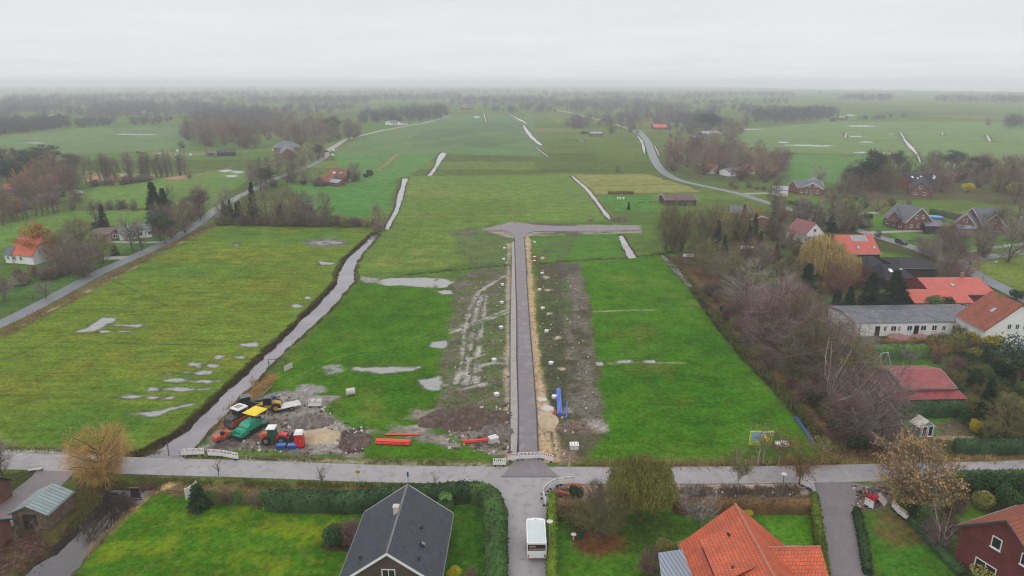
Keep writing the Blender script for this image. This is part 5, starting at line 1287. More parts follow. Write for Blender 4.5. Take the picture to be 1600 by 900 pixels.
def buildings():
    W_, P_ = M['white'], M
    # --- dark slate house at the bottom
    root, b = house('brick_house', 'dark brick house with steep charcoal slate roof and white verge, beside the tall clipped hedge', ((636, 760), (605, 862)), (702, 798), 3.0, 9.3, P_['brick_dark'], P_['slate'], hr=6.35, trim=W_, rcap=P_['ridge'], over=0.45, gover=0.3)
    b.window('b', 4.65, 3.35, 1.35, 1.0); b.window('b', 2.0, 0.9, 1.4, 1.2); b.window('b', 7.2, 0.9, 1.4, 1.2)
    for u in (2.0, 5.0, 8.4): b.window('l', u, 0.9, 1.3, 1.2); b.window('r', u, 0.9, 1.3, 1.2)
    b.chimney(4.6, 0.55, 0.55, P_['concrete'], -0.35)
    for sg, u, v in ((1, 5.2, 2.9), (1, 9.7, 3.4), (-1, 9.5, 3.8)):
        b.skylight(sg, u, v, 0.14, 0.14, P_['black'], lift=0.3, name='roof_vent')
    b.skylight(1, 7.6, 3.4, 0.35, 0.35, P_['metal'], lift=0.3, name='roof_vent')
    # --- orange-red house bottom right with shed dormer, wing and carport
    root, b = house('tiled_house', 'large house with bright orange tiles and a long shed dormer', ((1150, 790), (1209, 900)), (1074, 854), 2.9, 10.4, P_['brick'], P_['orange_tile'], hr=7.5, rcap=P_['ridge_orange'], over=0.4)
    T = b.T; k = b.k
    # extend toward the viewer is outside the picture; the wing runs to the right
    Aw = (b.root.location.x, b.root.location.y)
    w = Block(root, G(1196, 856, 5.6), G(1278, 855, 5.6), 5.6, 2.7, 8.0, P_['brick'], P_['orange_tile'], rcap=P_['ridge_orange'])
    w.window('b', 4.0, 0.9, 1.4, 1.2); w.window('r', 3.5, 0.9, 1.6, 1.2)
    n = sqrt(1 + k * k)
    mb = MB()
    def S(x, v, d=0.0):   # on the left slope
        yy = v / n; z = b.hr - v * k / n
        return T(x, (yy + d * k / n) * b.sgn, z + d / n)
    b.sgn = 1 if (T(0, 5, 0).x < T(0, -5, 0).x) else -1
    x0, x1 = 2.2, 8.6; v0, v1 = 1.2, 5.6
    zt = S(0, v0).z + 0.12
    a0 = S(x0, v0) + Vector((0, 0, 0.12)); a1 = S(x1, v0) + Vector((0, 0, 0.12)); e0 = S(x0, v1); e1 = S(x1, v1)
    e0 = Vector((e0.x, e0.y, e0.z + 1.15)); e1 = Vector((e1.x, e1.y, e1.z + 1.15))
    mb.slab([e0, e1, a1, a0], 0.16); o = mb.build('dormer', P_['orange_tile'], b.roof)
    mb = MB()
    for p, q, r_ in ((S(x0 + 0.2, v0 + .3), S(x0 + 0.2, v1 - 0.35), e0), (S(x1 - 0.2, v0 + .3), S(x1 - 0.2, v1 - 0.35), e1)):
        mb.add([p, q, Vector((q.x, q.y, r_.z - 0.12)), Vector((p.x, p.y, a0.z - 0.1))], [(0, 1, 2, 3)])
    q0, q1 = S(x0 + 0.2, v1 - 0.35), S(x1 - 0.2, v1 - 0.35)
    mb.add([q0, q1, Vector((q1.x, q1.y, e1.z - 0.1)), Vector((q0.x, q0.y, e0.z - 0.1))], [(0, 1, 2, 3)])
    mb.build('dormer_wall', P_['slate'], o)
    for sg, u, v in ((b.sgn, 3.4, 2.0), (b.sgn, 7.5, 3.0)): b.skylight(sg, u, v, 0.12, 0.12, P_['black'], lift=0.55, name='roof_vent')
    for u in (1.8, 4.5, 7.5): b.window('l', u, 0.9, 1.2, 1.2); b.window('r', u, 0.9, 1.2, 1.2)
    b.window('a', 5.2, 4.0, 1.4, 1.2); b.window('a', 3.0, 1.0, 1.4, 1.2); b.window('a', 7.4, 1.0, 1.4, 1.2)
    flat_building('carport', 'flat grey corrugated metal carport leaning on the orange tiled house', [(1036, 925), (1095, 915), (1075, 858), (1028, 865)], 2.6, P_['timber'], P_['corr_grey'], 'carport')
    # --- brick house at the lower right corner
    A = G(1575, 813, 8.0); root = empty('brick_house', (A[0] + 4, A[1] + 2, 0), 0, 'deep red brick house cut by the lower right edge, white windows', 'house')
    b = Block(root, A, (A[0] + 9, A[1] + 3.6), 8.0, 4.6, 8.4, P_['brick_deep'], P_['orange_old'], trim=P_['grey_tile'], over=0.5)
    b.window('a', 3.7, 4.3, 1.0, 1.3, nm=1); b.window('a', 6.6, 4.3, 1.0, 1.3, nm=1); b.window('a', 3.2, 0.1, 2.2, 2.1, name='patio_door'); b.window('a', 6.7, 0.9, 1.3, 1.2)
    for u in (2, 5): b.window('l', u, 1.0, 1.2, 1.2); b.window('r', u, 1.0, 1.2, 1.2)
    # --- timber shed lower left
    root, b = house('timber_shed', 'weathered timber shed with ribbed pale green metal roof by the pond', ((82, 757), (42, 790)), (112, 770), 2.1, 4.2, P_['timber'], P_['corr_green'], 'shed', hr=3.1, over=0.25)
    b.window('b', 2.1, 0.0, 1.6, 1.9, name='door', frame=P_['dark_timber'], glass=P_['dark_timber'])
    # --- brick outbuildings on the left edge
    A = G(-60, 742, 3.8); B = G(-9, 746, 3.8)
    root = empty('brick_outbuilding', ((A[0] + B[0]) / 2, A[1], 0), 0, 'red brick outbuilding with dark roof at left edge, beside the paved driveway', 'outbuilding')
    b = Block(root, A, B, 3.8, 2.4, 3.6, P_['brick'], P_['black_tile'])
    A = G(-40, 812, 3.2); B = G(-6, 813, 3.2)
    root = empty('brick_outbuilding', ((A[0] + B[0]) / 2, A[1], 0), 0, 'smaller brick outbuilding at left edge below the driveway, dark flat roof', 'outbuilding')
    b = Block(root, A, B, 3.2, 2.2, 3.4, P_['brick'], P_['grey_tile'])
    # --- white timber framed house, far left
    root, b = house('white_house', 'white half timbered house with orange roof beside the big orange tree', ((31, 369), (66, 372)), (22, 389), 2.9, 8.0, P_['white_wall'], P_['orange_tile'], hr=7.0)
    b2 = Block(root, G(14, 385, 4.4), G(24, 386, 4.4), 4.4, 2.7, 3.5, P_['white_wall'], P_['grey_tile'])
    for u in (1.5, 4): b.window('r', u, 1.0, 1.0, 1.1); b2.window('r', u * 0.8, 1.0, 0.9, 1.0)
    b2.window('a', 2.0, 0.6, 0.9, 1.8, name='door', frame=P_['dark_timber'], glass=P_['dark_timber'])
    # --- bungalow on the left
    root, b = house('bungalow', 'low pinkish bungalow with flat brown roof behind bare trees left of the road', ((147, 359), (180, 358)), (150, 364), 2.6, 9.0, P_['pale_wall'], P_['brown_roof'], over=0.6)
    b2 = add_block(root, ((183, 356), (233, 351)), (190, 361), 3.0, 9.0, P_['white_wall'], P_['grey_tile'])
    for u in (2, 5, 8): b.window('r', u, 0.9, 1.6, 1.2); b2.window('r', u + 1, 0.9, 1.4, 1.2)
    # --- orange roofed farmstead
    root, b = house('farmhouse', 'small farmhouse with orange roof, two skylights and lower annex right of the left road', ((516, 264), (543, 264)), (516, 277), 2.8, 11.0, P_['brick'], P_['orange_old'])
    b.skylight(-1, 2.6, 3.0, 1.2, 1.2, P_['white'], P_['white']); b.skylight(-1, b.L - 3, 3.0, 1.2, 1.2, P_['white'], P_['white'])
    b2 = add_block(root, ((499, 276), (513, 275)), (499, 284), 2.3, 7.0, P_['brick'], P_['orange_old'])
    b3 = add_block(root, ((516, 279), (534, 281)), (516, 284), 2.0, 5.0, P_['brick'], P_['corr_grey'])
    for u in (3, 7, 11): b.window('r', u, 0.8, 1.4, 1.2)
    # --- big hipped house
    root, b = house('farmhouse', 'wide brick house with blue grey hipped roof in front of the wood', ((427, 221), (467, 220)), (427, 231), 3.0, 18.0, P_['brick'], P_['grey_tile'], hip=0.7)
    add_block(root, ((448, 225), (449, 232)), (455, 232), 3.0, 9.0, P_['brick'], P_['grey_tile'], hr=6.5)
    for u in (4, 9, 22, 27): b.window('r', u, 0.8, 1.8, 1.3)
    root, b = house('barn', 'long black field barn beside a lower pale shed', ((338, 234), (367, 233)), (339, 238), 3.0, 14.0, P_['dark_timber'], P_['black_tile'], 'barn')
    root, b = house('field_shed', 'low grey brown field shed left of the black barn', ((322, 235.5), (333, 235)), (322, 239), 2.6, 10.0, P_['timber'], P_['brown_roof'], 'shed')
    # --- right side
    root, b = house('barn', 'brown roofed barn with white verges behind the tall olive trees', ((1035, 303), (1083, 303)), (1037, 312), 2.6, 12.0, P_['dark_timber'], P_['brown_roof'], 'barn', trim=W_)
    root, b = house('brick_house', 'red brick house with grey roof and white edged front gable beside the pale garage', ((1241, 282), (1281, 282)), (1243, 293), 3.2, 10.5, P_['brick'], P_['grey_tile'], trim=W_)
    c = add_block(root, ((1271, 277), (1270, 286)), (1285, 300), 3.0, 9.0, P_['brick'], P_['grey_tile'], hr=b.hr - 0.3, trim=W_)
    gs = 'b'
    for z, us in ((3.6, (3.2, 5.8)), (0.8, (2.2, 6.8))):
        for u in us: c.window(gs, u, z, 1.0, 1.3)
    c.window(gs, 4.5, 0.1, 1.1, 2.1, name='door'); b.window('r', 1.8, 0.9, 1.3, 1.2)
    flat_building('garage', 'low pale grey garage with open dark side left of the gabled brick house', [(1206, 296), (1232, 298), (1232, 291), (1207, 290)], 2.8, P_['white_wall'], P_['corr_grey'], 'garage')
    root, b = house('brick_house', 'house with black roof full of pale skylights among bare trees', ((1416, 272), (1459, 271)), (1417, 287), 3.0, 12.0, P_['brick'], P_['black_tile'])
    for i, u in enumerate((2.0, 4.4, 6.8, 13, 15.4)): b.skylight(-1, min(u, b.L - 1), 2.4 + (i % 2) * 1.2, 0.9, 1.3, P_['white'], W_)
    c = add_block(root, ((1440, 276), (1440, 286)), (1450, 290), 3.0, 8.0, P_['brick'], P_['black_tile'], hr=b.hr - 0.5)
    for u, z in ((2.2, 0.9), (5.8, 0.9), (4, 3.8)): c.window('b', u, z, 1.2, 1.2)
    root, b = house('cottage', 'small cottage with dusty pink roof and white gable window', ((1246, 341), (1275, 348)), (1229, 356), 2.8, 8.0, P_['white_wall'], P_['pink_tile'], hr=6.3)
    b.window('b', 4.0, 3.2, 1.2, 1.2); b.window('b', 2.0, 0.8, 1.2, 1.2); b.window('b', 6.0, 0.8, 1.2, 1.2); b.chimney(5.5, 0.7)
    root, b = house('tiled_house', 'coral tiled house with a solar panel on the ridge beside the yellow willow', ((1304, 367), (1361, 367)), (1310, 396), 2.8, 13.0, P_['dark_timber'], P_['coral_tile'])
    for i, u in enumerate((5.2, 9.8)): b.skylight(-1, u, 5.3, 0.7, 1.1)
    mb = b.skylight(-1, 6.6, 1.7, 4.2, 2.2, P_['metal'], W_, 0.14, 'solar_panel')
    for nm, lab, rg, ev, w_ in (('barn', 'black roofed barn below the coral tiled house, at its left end', ((1345, 400), (1375, 400)), (1342, 420), 11.0), ('barn', 'broad black roofed barn by the village road, rightmost of the black roofs', ((1392, 402), (1450, 402)), (1395, 418), 11.0), ('black_house', 'black roofed house with one white skylight behind the tall spruces', ((1368, 413), (1412, 412)), (1368, 436), 10.0)):
        root, b = house(nm, lab, rg, ev, 2.6, w_, P_['dark_timber'], P_['black_tile'], 'barn' if nm == 'barn' else 'house', hip=0.35)
        if nm == 'black_house': b.skylight(-1, b.L * 0.36, 2.6, 0.9, 1.3, P_['white']); b.skylight(-1, b.L * 0.75, 2.2, 0.7, 0.6, P_['skyglass'])
    # grey roofed brick house with carport
    root, b = house('brick_house', 'brick house with broad grey roof and small dormer by the blue pool', ((1405, 317), (1440, 325)), (1384, 337), 3.0, 11.0, P_['brick'], P_['grey_tile'], hr=7.8, trim=W_)
    for z, us in ((4.0, (4.2, 6.8)), (0.9, (2.6, 5.5, 8.4))):
        for u in us: b.window('b', u, z, 1.0, 1.3)
    for u in (2.5, 5.5, 8.5): b.window('r', u, 0.8, 1.4, 1.3)
    b2 = add_block(root, ((1402, 325), (1398, 331)), (1405, 334), 4.6, 3.0, P_['brick'], P_['grey_tile'], hr=6.4, zbase=3.0)
    flat_building('carport', 'open grey roofed carport right of the broad grey roofed house', [(1446, 354), (1492, 354), (1470, 345), (1440, 344)], 2.7, P_['dark_timber'], P_['grey_tile'], 'carport')
    root, b = house('brick_house', 'brick house with two white trimmed gables at the right edge', ((1521, 325), (1560, 324)), (1522, 345), 3.0, 11.0, P_['brick'], P_['grey_tile'], hr=7.8, trim=W_)
    for rg, e in (((((1517, 329), (1511, 335))), (1527, 347)), (((1560, 329), (1557, 336)), (1566, 349))):
        c = Block(root, G(*rg[0], 6.8), G(*rg[1], 6.4), 6.6, 3.0, 6.5, P_['brick'], P_['grey_tile'], trim=W_)
        c.window('b', 3.2, 3.6, 1.3, 1.2); c.window('b', 3.2, 0.8, 1.8, 1.3)
    flat_building('carport', 'flat pale roofed carport in front of the two gabled brick house', [(1496, 358), (1527, 358), (1527, 350), (1492, 349)], 2.7, P_['pale_wall'], P_['corr_grey'], 'carport')
    # large coral house
    root, b = house('tiled_house', 'large coral roofed farmhouse with dark timbered gable above the long white building', ((1434, 434), (1527, 433)), (1441, 460), 3.4, 13.0, P_['brick_deep'], P_['coral_tile'])
    b.skylight(-1, b.L * 0.45, 3.2, 0.8, 1.0); b.chimney(b.L * 0.74, 1.0)
    b2 = add_block(root, ((1414, 452), (1502, 452)), (1420, 472), 2.5, 9.0, P_['brick_deep'], P_['coral_tile'])
    for u in (3, 6, 9, 12): b2.window('r', u, 0.7, 1.4, 1.2)
    # long white building
    root, b = house('long_building', 'long low white building with weathered grey roof and a row of windows', ((1316, 486), (1524, 483)), (1400, 504), 2.9, 11.0, P_['white_wall'], P_['eternit'], 'building', over=0.12)
    L = b.L; fx = lambda px: (px - 1328) / 216.0 * L
    for px, w_, h_, z in ((1376, 0.7, 1.2, 1.0), (1389, 1.2, 1.2, 1.0), (1398, 0.6, 1.1, 1.0), (1414, 1.1, 1.2, 1.0), (1436, 1.2, 1.2, 1.0), (1453, 1.1, 1.2, 1.0), (1468, 0.8, 1.1, 1.0), (1484, 0.8, 1.1, 1.0), (1498, 0.8, 1.1, 1.0)):
        b.window('r', fx(px), z, w_, h_)
    for px in (1364, 1425): b.window('r', fx(px), 0.05, 1.0, 2.1, name='door', frame=P_['dark_timber'], glass=P_['hole'], nm=1)
    b.skylight(-1, L * 0.9, 3.2, 1.2, 1.3, P_['white'], W_)
    b2 = add_block(root, ((1520, 491), (1556, 500)), (1528, 510), 2.5, 7.5, P_['brick'], P_['eternit'], hr=4.3)
    b2.window('r', 1.8, 0.9, 0.7, 1.1); b2.window('r', 4.4, 0.9, 0.7, 1.1)
    # white gable house at right edge
    root, b = house('white_house', 'tall white rendered house with weathered orange roof at the right edge', ((1550, 455), (1598, 476)), (1532, 493), 4.6, 12.0, P_['white_wall'], P_['orange_old'], hr=9.6)
    for z, us in ((4.6, (4.4, 5.9, 7.4)), (1.0, (1.6, 3.4, 5.2, 7.0, 9.0))):
        for u in us: b.window('b', u, z, 0.8, 1.1)
    b.skylight(-1, b.L * 0.6, 3.6, 0.8, 1.1); b.skylight(1, b.L * 0.6, 3.6, 0.8, 1.1)
    # red sheet roofed building with lower skirt roofs
    root, b = house('red_roofed_building', 'garden building with a raised red metal roof over a lower red skirt roof', ((1391, 578), (1469, 577)), (1403, 606), 3.6, 8.4, P_['pale_wall'], P_['red_sheet'], 'building', over=0.3, gover=0.1, trim=P_['concrete'])
    L, W2 = b.L, b.W / 2
    sk = MB(); T = b.T
    sk.slab([T(-3.3, -W2 - 1.7, 2.3), T(L + 1.2, -W2 - 1.7, 2.3), T(L + 0.6, -W2 - 0.05, 3.1), T(-0.6, -W2 - 0.05, 3.1)], 0.12)
    sk.slab([T(-3.3, W2 + 0.4, 2.3), T(-3.3, -W2 - 1.7, 2.3), T(-0.3, -W2 - 0.05, 3.12), T(-0.3, W2 + 0.4, 3.12)], 0.12)
    sk.build('skirt_roof', P_['red_sheet'], root)
    mb = MB()
    mb.box(-3.0, -W2 - 1.4, -0.2, L + 0.9, -W2 - 1.3, 2.3, b.M); mb.box(-3.0, -W2 - 1.3, -0.2, -2.9, W2, 2.3, b.M); mb.build('lower_wall', P_['timber'], root)
    # greenhouse
    root, b = house('greenhouse', 'small pale greenhouse standing in the vegetable garden', ((1436, 648), (1452, 658)), (1431, 651), 1.7, 2.6, P_['corr_green'], P_['concrete'], 'greenhouse', hr=2.7, over=0.1, gover=0.05)
    b.window('b', 0.8, 0.2, 0.8, 1.7, name='door', frame=P_['white'], glass=P_['glass'], nm=1); b.window('b', 1.8, 0.2, 0.8, 1.7, frame=P_['white'], nm=1)
    flat_building('garden_shed', 'dark garden shed with pale flat roof cut by the right edge', [(1590, 547), (1615, 551), (1612, 541), (1588, 539)], 2.3, P_['dark_timber'], P_['corr_grey'])
    # half hidden roofs right of the olive trees
    for rg, ev, roof, lab in ((((1140, 321), (1172, 322)), (1138, 331), 'grey_tile', 'grey roofed cottage half hidden behind olive trees, left of the village road'), (((1166, 327), (1190, 338)), (1160, 335), 'brown_roof', 'dark brown gabled cottage half hidden beside a pointed fir'), (((1082, 341), (1096, 341)), (1083, 347), 'brown_roof', 'tiny brown cabin under the tall olive trees')):
        root, b = house('cottage', lab, rg, ev, 2.5, 7.0, P_['brick'], P_[roof], 'cottage', trim=W_ if roof == 'brown_roof' else None)
    flat_building('garden_shed', 'timber garden shed with cream flat roof beside the east ditch', [(1067, 401), (1084, 401), (1083, 397), (1068, 397)], 2.2, P_['timber'], P_['concrete'])
    flat_building('garden_shed', 'long garden shed with pale roof between bare shrubs and the grey cottage', [(1157, 389), (1179, 388), (1177, 385), (1157, 385)], 2.2, P_['dark_timber'], P_['offwhite'])
    flat_building('garden_shed', 'grey roofed garden shed sheltered by the wood left of the long white building', [(1185, 487), (1215, 485), (1210, 475), (1182, 476)], 2.4, P_['brick'], P_['grey_tile'])
    # far houses
    far = [('white house with pale roof in the row of far trees, left one', 'house', (606, 188.5), (618, 188), (606, 192), 'white_wall', 'grey_tile', 14), ('white cottage right of the far white house', 'house', (622, 189.5), (632, 189), (622, 192), 'white_wall', 'brown_roof', 11),
           ('far red roofed farm at the end of the meadow', 'farmhouse', (722, 166.5), (736, 166.3), (722, 169), 'brick', 'orange_old', 18), ('red roofed house among trees near the far bend of the road', 'house', (1020, 194), (1040, 194), (1021, 199), 'brick', 'coral_tile', 18),
           ('long low pale grey farm shed behind the autumn trees', 'shed', (1092, 205), (1119, 204.5), (1093, 209), 'pale_wall', 'corr_grey', 18), ('low farm shed with pale roof left of the long grey shed', 'shed', (1079, 211), (1096, 211), (1079, 214), 'brick', 'corr_grey', 10),
           ('far shed with a pale flat roof in the meadow beyond the bend', 'shed', (922, 206), (940, 206), (922, 208.5), 'brick', 'corr_grey', 12),
           ('small far barn with pale roof at the far left wood', 'barn', (224, 173), (236, 173), (224, 175), 'white_wall', 'corr_grey', 20), ('far white hut beside the misty wood', 'house', (505, 152), (511, 152), (505, 154), 'white_wall', 'corr_grey', 26),
           ('orange roofed house hidden in the left wood, upper one', 'house', (58, 274), (84, 271), (60, 283), 'brick', 'orange_old', 11), ('orange roofed house hidden in the left wood, lower one', 'house', (8, 288), (26, 287), (9, 296), 'brick', 'coral_tile', 10),
           ('red roofed house among orange autumn trees', 'house', (1106, 256), (1122, 258), (1107, 264), 'white_wall', 'coral_tile', 10), ('orange roofed house right of the orange autumn trees', 'house', (1158, 258), (1176, 258), (1159, 264), 'white_wall', 'orange_old', 9),
           ('low white house between two autumn trees', 'house', (1132, 263), (1150, 262), (1133, 268), 'white_wall', 'grey_tile', 8), ('small white house beside the far track right of the plain', 'house', (940, 185.5), (946, 185.5), (940, 188), 'white_wall', 'brown_roof', 9)]
    for lab, ct, a, b_, e, wl, rf, w_ in far:
        nm = {'house': 'far_house', 'farmhouse': 'farmhouse', 'shed': 'farm_shed', 'barn': 'barn'}[ct]
        root, b = house(nm, lab, (a, b_), e, 2.8, w_, P_[wl], P_[rf], ct, gutter=False)
        for u in (0.3, 0.7): b.window('r', b.L * u, 0.7, 1.8, 1.4)
# ------------------------------------------------------------------ machines and small things
def wheel(root, x, y, r, w, M_=None, hub=None):
    mb = MB(); M_ = M_ or Matrix()
    a = M_ @ Vector((x, y - w / 2, r)); b = M_ @ Vector((x, y + w / 2, r)); mb.tube(a, b, r, n=16)
    o = mb.build('wheel', M['black'], root)
    mb = MB(); a = M_ @ Vector((x, y - w / 2 - 0.03, r)); b = M_ @ Vector((x, y + w / 2 + 0.03, r)); mb.tube(a, b, r * 0.5, n=12); mb.build('rim', hub or M['metal'], o)

def at(px, py): x, y = G(px, py); return (x, y, 0)

def heading(a, b):
    A, B = G(*a), G(*b); return atan2(B[1] - A[1], B[0] - A[0])

def barrier(x, y, rz, label, group, red=False, L=2.0):
    o = empty('road_barrier', (x, y, 0.05), rz, label, 'barrier', group)
    mb = MB(); mb.box(0.02, -0.03, 0.12, L - 0.02, 0.03, 0.62); mb.box(0.02, -0.035, 0.86, L - 0.02, 0.035, 1.06)
    for i in range(7):
        u = 0.05 + (L - 0.2) * i / 6; mb.box(u, -0.028, 0.62, u + 0.13, 0.028, 0.86)
    p = mb.build('panel', M['white'], o)
    mb = MB()
    for i in range(5 if red else 2):
        u = 0.12 + (L - 0.3) * i / (5 if red else 2); mb.box(u, -0.04, 0.88, u + 0.2, 0.04, 1.04)
    mb.build('stripe', M['red'], p)
    for u in (0.35, L - 0.35):
        mb = MB(); mb.box(u - 0.1, -0.35, 0, u + 0.1, 0.35, 0.11); mb.build('foot', M['black'], o)
    return o

def barrier_chain(pts, label, group, reds=(), n=None):
    P = [Vector(q) for q in W(pts)]; k = 0
    for a, b in zip(P[:-1], P[1:]):
        L = (b - a).length; m = max(1, round(L / 2.0)); d = (b - a) / m; rz = atan2(d.y, d.x)
        for i in range(m):
            q = a + d * i; barrier(q.x, q.y, rz, label, group, k in reds, d.length); k += 1

def machines():
    # asphalt paver
    x, y = G(392, 674); rz = heading((412, 664), (372, 688))
    o = empty('asphalt_paver', (x, y, 0.05), rz, 'sea green road paver with a yellow canopy standing in the yard', 'paver'); o.scale = (0.88,) * 3
    for s in (-1, 1):
        mb = MB(); mb.prism([(-1.8, 0.1), (1.2, 0.1), (1.5, 0.45), (1.2, 0.8), (-1.8, 0.8), (-2.1, 0.45)], s * 0.95 - 0.18, s * 0.95 + 0.18); mb.build('track', M['black'], o)
    mb = MB(); mb.prism([(-1.6, 0.7), (1.3, 0.7), (1.5, 1.5), (0.9, 1.9), (-0.9, 2.0), (-1.6, 1.7)], -1.0, 1.0); mb.box(-0.6, -0.75, 1.95, 0.8, 0.75, 2.15, tx=0.15, ty=0.15); mb.build('body', M['green'], o)
    mb = MB(); mb.prism([(1.35, 0.55), (3.2, 0.45), (3.4, 1.15), (1.4, 1.35)], -1.15, -1.0); mb.prism([(1.35, 0.55), (3.2, 0.45), (3.4, 1.15), (1.4, 1.35)], 1.0, 1.15); mb.prism([(1.35, 0.5), (3.2, 0.4), (3.25, 0.55), (1.35, 0.7)], -1.0, 1.0)
    mb.box(1.4, -0.95, 0.9, 2.6, 0.95, 1.4, tx=0.2, ty=0.25); mb.build('hopper', M['green'], o)
    mb = MB(); mb.box(3.1, -1.25, 0.25, 3.4, 1.25, 0.6); mb.build('push_roller', M['black'], o)
    mb = MB(); mb.box(-3.1, -1.25, 0.1, -2.2, 1.25, 0.7); mb.box(-2.2, -1.2, 0.5, -1.6, 1.2, 0.7); mb.build('screed', M['dkgreen'], o)
    mb = MB(); mb.box(-2.2, -1.1, 1.5, -1.0, 1.1, 1.62); mb.box(-1.7, -0.9, 1.62, -1.2, -0.4, 2.2); mb.box(-1.7, 0.4, 1.62, -1.2, 0.9, 2.2); mb.build('platform', M['darkmetal'], o)
    mb = MB()
    for px_, py_ in ((-2.4, -1), (-2.4, 1), (-0.5, -1), (-0.5, 1)): mb.tube((px_, py_, 1.5), (px_, py_, 3.15), 0.04, n=6)
    mb.build('post', M['black'], o)
    mb = MB(); mb.box(-2.9, -1.45, 3.12, 0.1, 1.45, 3.34, tx=0.25, ty=0.35); mb.build('canopy', M['yellow'], o)
    # tandem roller
    x, y = G(370, 677); rz = heading((372, 672), (360, 688)); rz = heading((388, 668), (354, 682))
    o = empty('road_roller', (x - 0.6, y + 2.6, 0.05), rz + 0.2, 'red road roller with white cab roof behind the green paver', 'roller')
    for s in (-1, 1):
        mb = MB(); mb.tube((s * 1.45, -0.85, 0.62), (s * 1.45, 0.85, 0.62), 0.62, n=20); mb.build('drum', M['darkmetal'], o)
    mb = MB(); mb.prism([(-2.1, 0.6), (2.1, 0.6), (2.1, 1.3), (1.9, 1.5), (-1.9, 1.5), (-2.1, 1.3)], -1.0, -0.88); mb.prism([(-2.1, 0.6), (2.1, 0.6), (2.1, 1.3), (1.9, 1.5), (-1.9, 1.5), (-2.1, 1.3)], 0.88, 1.0); mb.box(-0.6, -0.88, 0.7, 0.6, 0.88, 1.4); mb.build('chassis', M['orange'], o)
    mb = MB(); mb.prism([(0.5, 1.3), (2.0, 1.3), (1.9, 1.75), (0.6, 1.95)], -0.8, 0.8); mb.build('bonnet', M['darkmetal'], o)
    mb = MB(); mb.prism([(-1.1, 1.3), (0.45, 1.3), (0.4, 2.75), (-0.9, 2.75)], -0.75, 0.75); mb.build('cab', M['glass'], o)
    mb = MB(); mb.box(-1.25, -0.95, 2.75, 0.65, 0.95, 2.95, tx=0.12, ty=0.12); f = mb.build('cab_roof', M['white'], o)
    mb = MB(); mb.box(-0.8, -0.55, 2.95, 0.3, 0.55, 2.98); mb.build('roof_mat', M['metal'], f)
    # small orange roller
    x, y = G(348, 688)
    o = empty('small_roller', (x, y, 0.05), heading((355, 684), (341, 690)), 'small orange roller without cab at the canal end of the yard', 'roller')
    for s in (-1, 1): mb = MB(); mb.tube((s * 0.85, -0.5, 0.4), (s * 0.85, 0.5, 0.4), 0.4, n=16); mb.build('drum', M['darkmetal'], o)
    mb = MB(); mb.prism([(-1.3, 0.5), (1.3, 0.5), (1.25, 1.0), (0.4, 1.15), (0.2, 0.85), (-0.4, 0.85), (-0.5, 1.2), (-1.2, 1.1)], -0.55, 0.55); mb.build('body', M['orange'], o)
    mb = MB(); mb.box(-0.25, -0.25, 0.85, 0.15, 0.25, 1.3); mb.build('seat', M['black'], o)
    mb = MB(); [mb.tube((-0.45, s, 1.0), (-0.45, s, 2.0), 0.035, n=6) for s in (-0.5, 0.5)]; mb.tube((-0.45, -0.5, 2.0), (-0.45, 0.5, 2.0), 0.035, n=6); mb.build('roll_bar', M['orange'], o)
    # red wheel loader
    x, y = G(430, 691)
    o = empty('wheel_loader', (x, y, 0.05), pi + 0.05, 'compact red wheel loader with a white cab roof, left of the red toilet', 'loader')
    for a, b in ((1.0, -0.75), (1.0, 0.75), (-1.15, -0.75), (-1.15, 0.75)): wheel(o, a, b, 0.62, 0.42)
    mb = MB(); mb.prism([(0.3, 0.6), (2.0, 0.7), (2.05, 1.35), (1.5, 1.6), (0.4, 1.65)], -0.55, 0.55); mb.build('bonnet', M['orange'], o)
    mb = MB(); mb.prism([(-1.7, 0.6), (-0.3, 0.6), (-0.4, 1.2), (-1.0, 1.45), (-1.8, 1.2)], -0.5, 0.5); mb.build('front_frame', M['red'], o)
    mb = MB(); mb.prism([(-0.35, 0.6), (0.75, 0.6), (0.8, 2.35), (-0.15, 2.35)], -0.6, 0.6); mb.build('cab', M['dkgreen'], o)
    mb = MB(); mb.box(-0.35, -0.72, 2.35, 1.0, 0.72, 2.5, tx=0.1, ty=0.1); mb.build('cab_roof', M['white'], o)
    mb = MB(); [mb.prism([(-1.2, 1.2), (-1.0, 1.35), (-2.4, 0.75), (-2.5, 0.5)], s - 0.06, s + 0.06) for s in (-0.4, 0.4)]; mb.build('lift_arm', M['red'], o)
    mb = MB(); mb.prism([(-2.4, 0.25), (-3.1, 0.2), (-3.1, 0.3), (-2.6, 0.45), (-2.4, 1.15), (-2.3, 1.15)], -0.85, 0.85); mb.build('bucket', M['black'], o)
    # dark tractor
    x, y = G(392, 641)
    o = empty('tractor', (x, y, 0.05), 0.5, 'dark grey tractor with big pale rimmed wheels behind the canopy of the paver', 'tractor')
    for a, b, r in ((-0.9, -0.85, 0.95), (-0.9, 0.85, 0.95), (1.6, -0.8, 0.6), (1.6, 0.8, 0.6)): wheel(o, a, b, r, 0.5)
    mb = MB(); mb.prism([(0.1, 0.8), (2.3, 0.8), (2.3, 1.5), (0.1, 1.75)], -0.42, 0.42); mb.build('bonnet', M['darkmetal'], o)
    mb = MB(); mb.prism([(-1.3, 0.9), (0.2, 0.9), (0.0, 2.5), (-1.2, 2.5)], -0.7, 0.7); mb.box(-1.35, -0.8, 2.5, 0.1, 0.8, 2.62); mb.build('cab', M['glass'], o)
    # yellow loader with dark wheels
    x, y = G(421, 642)
    o = empty('backhoe', (x, y, 0.05), 0.15, 'muddy yellow and black digger behind the yellow canopy', 'digger')
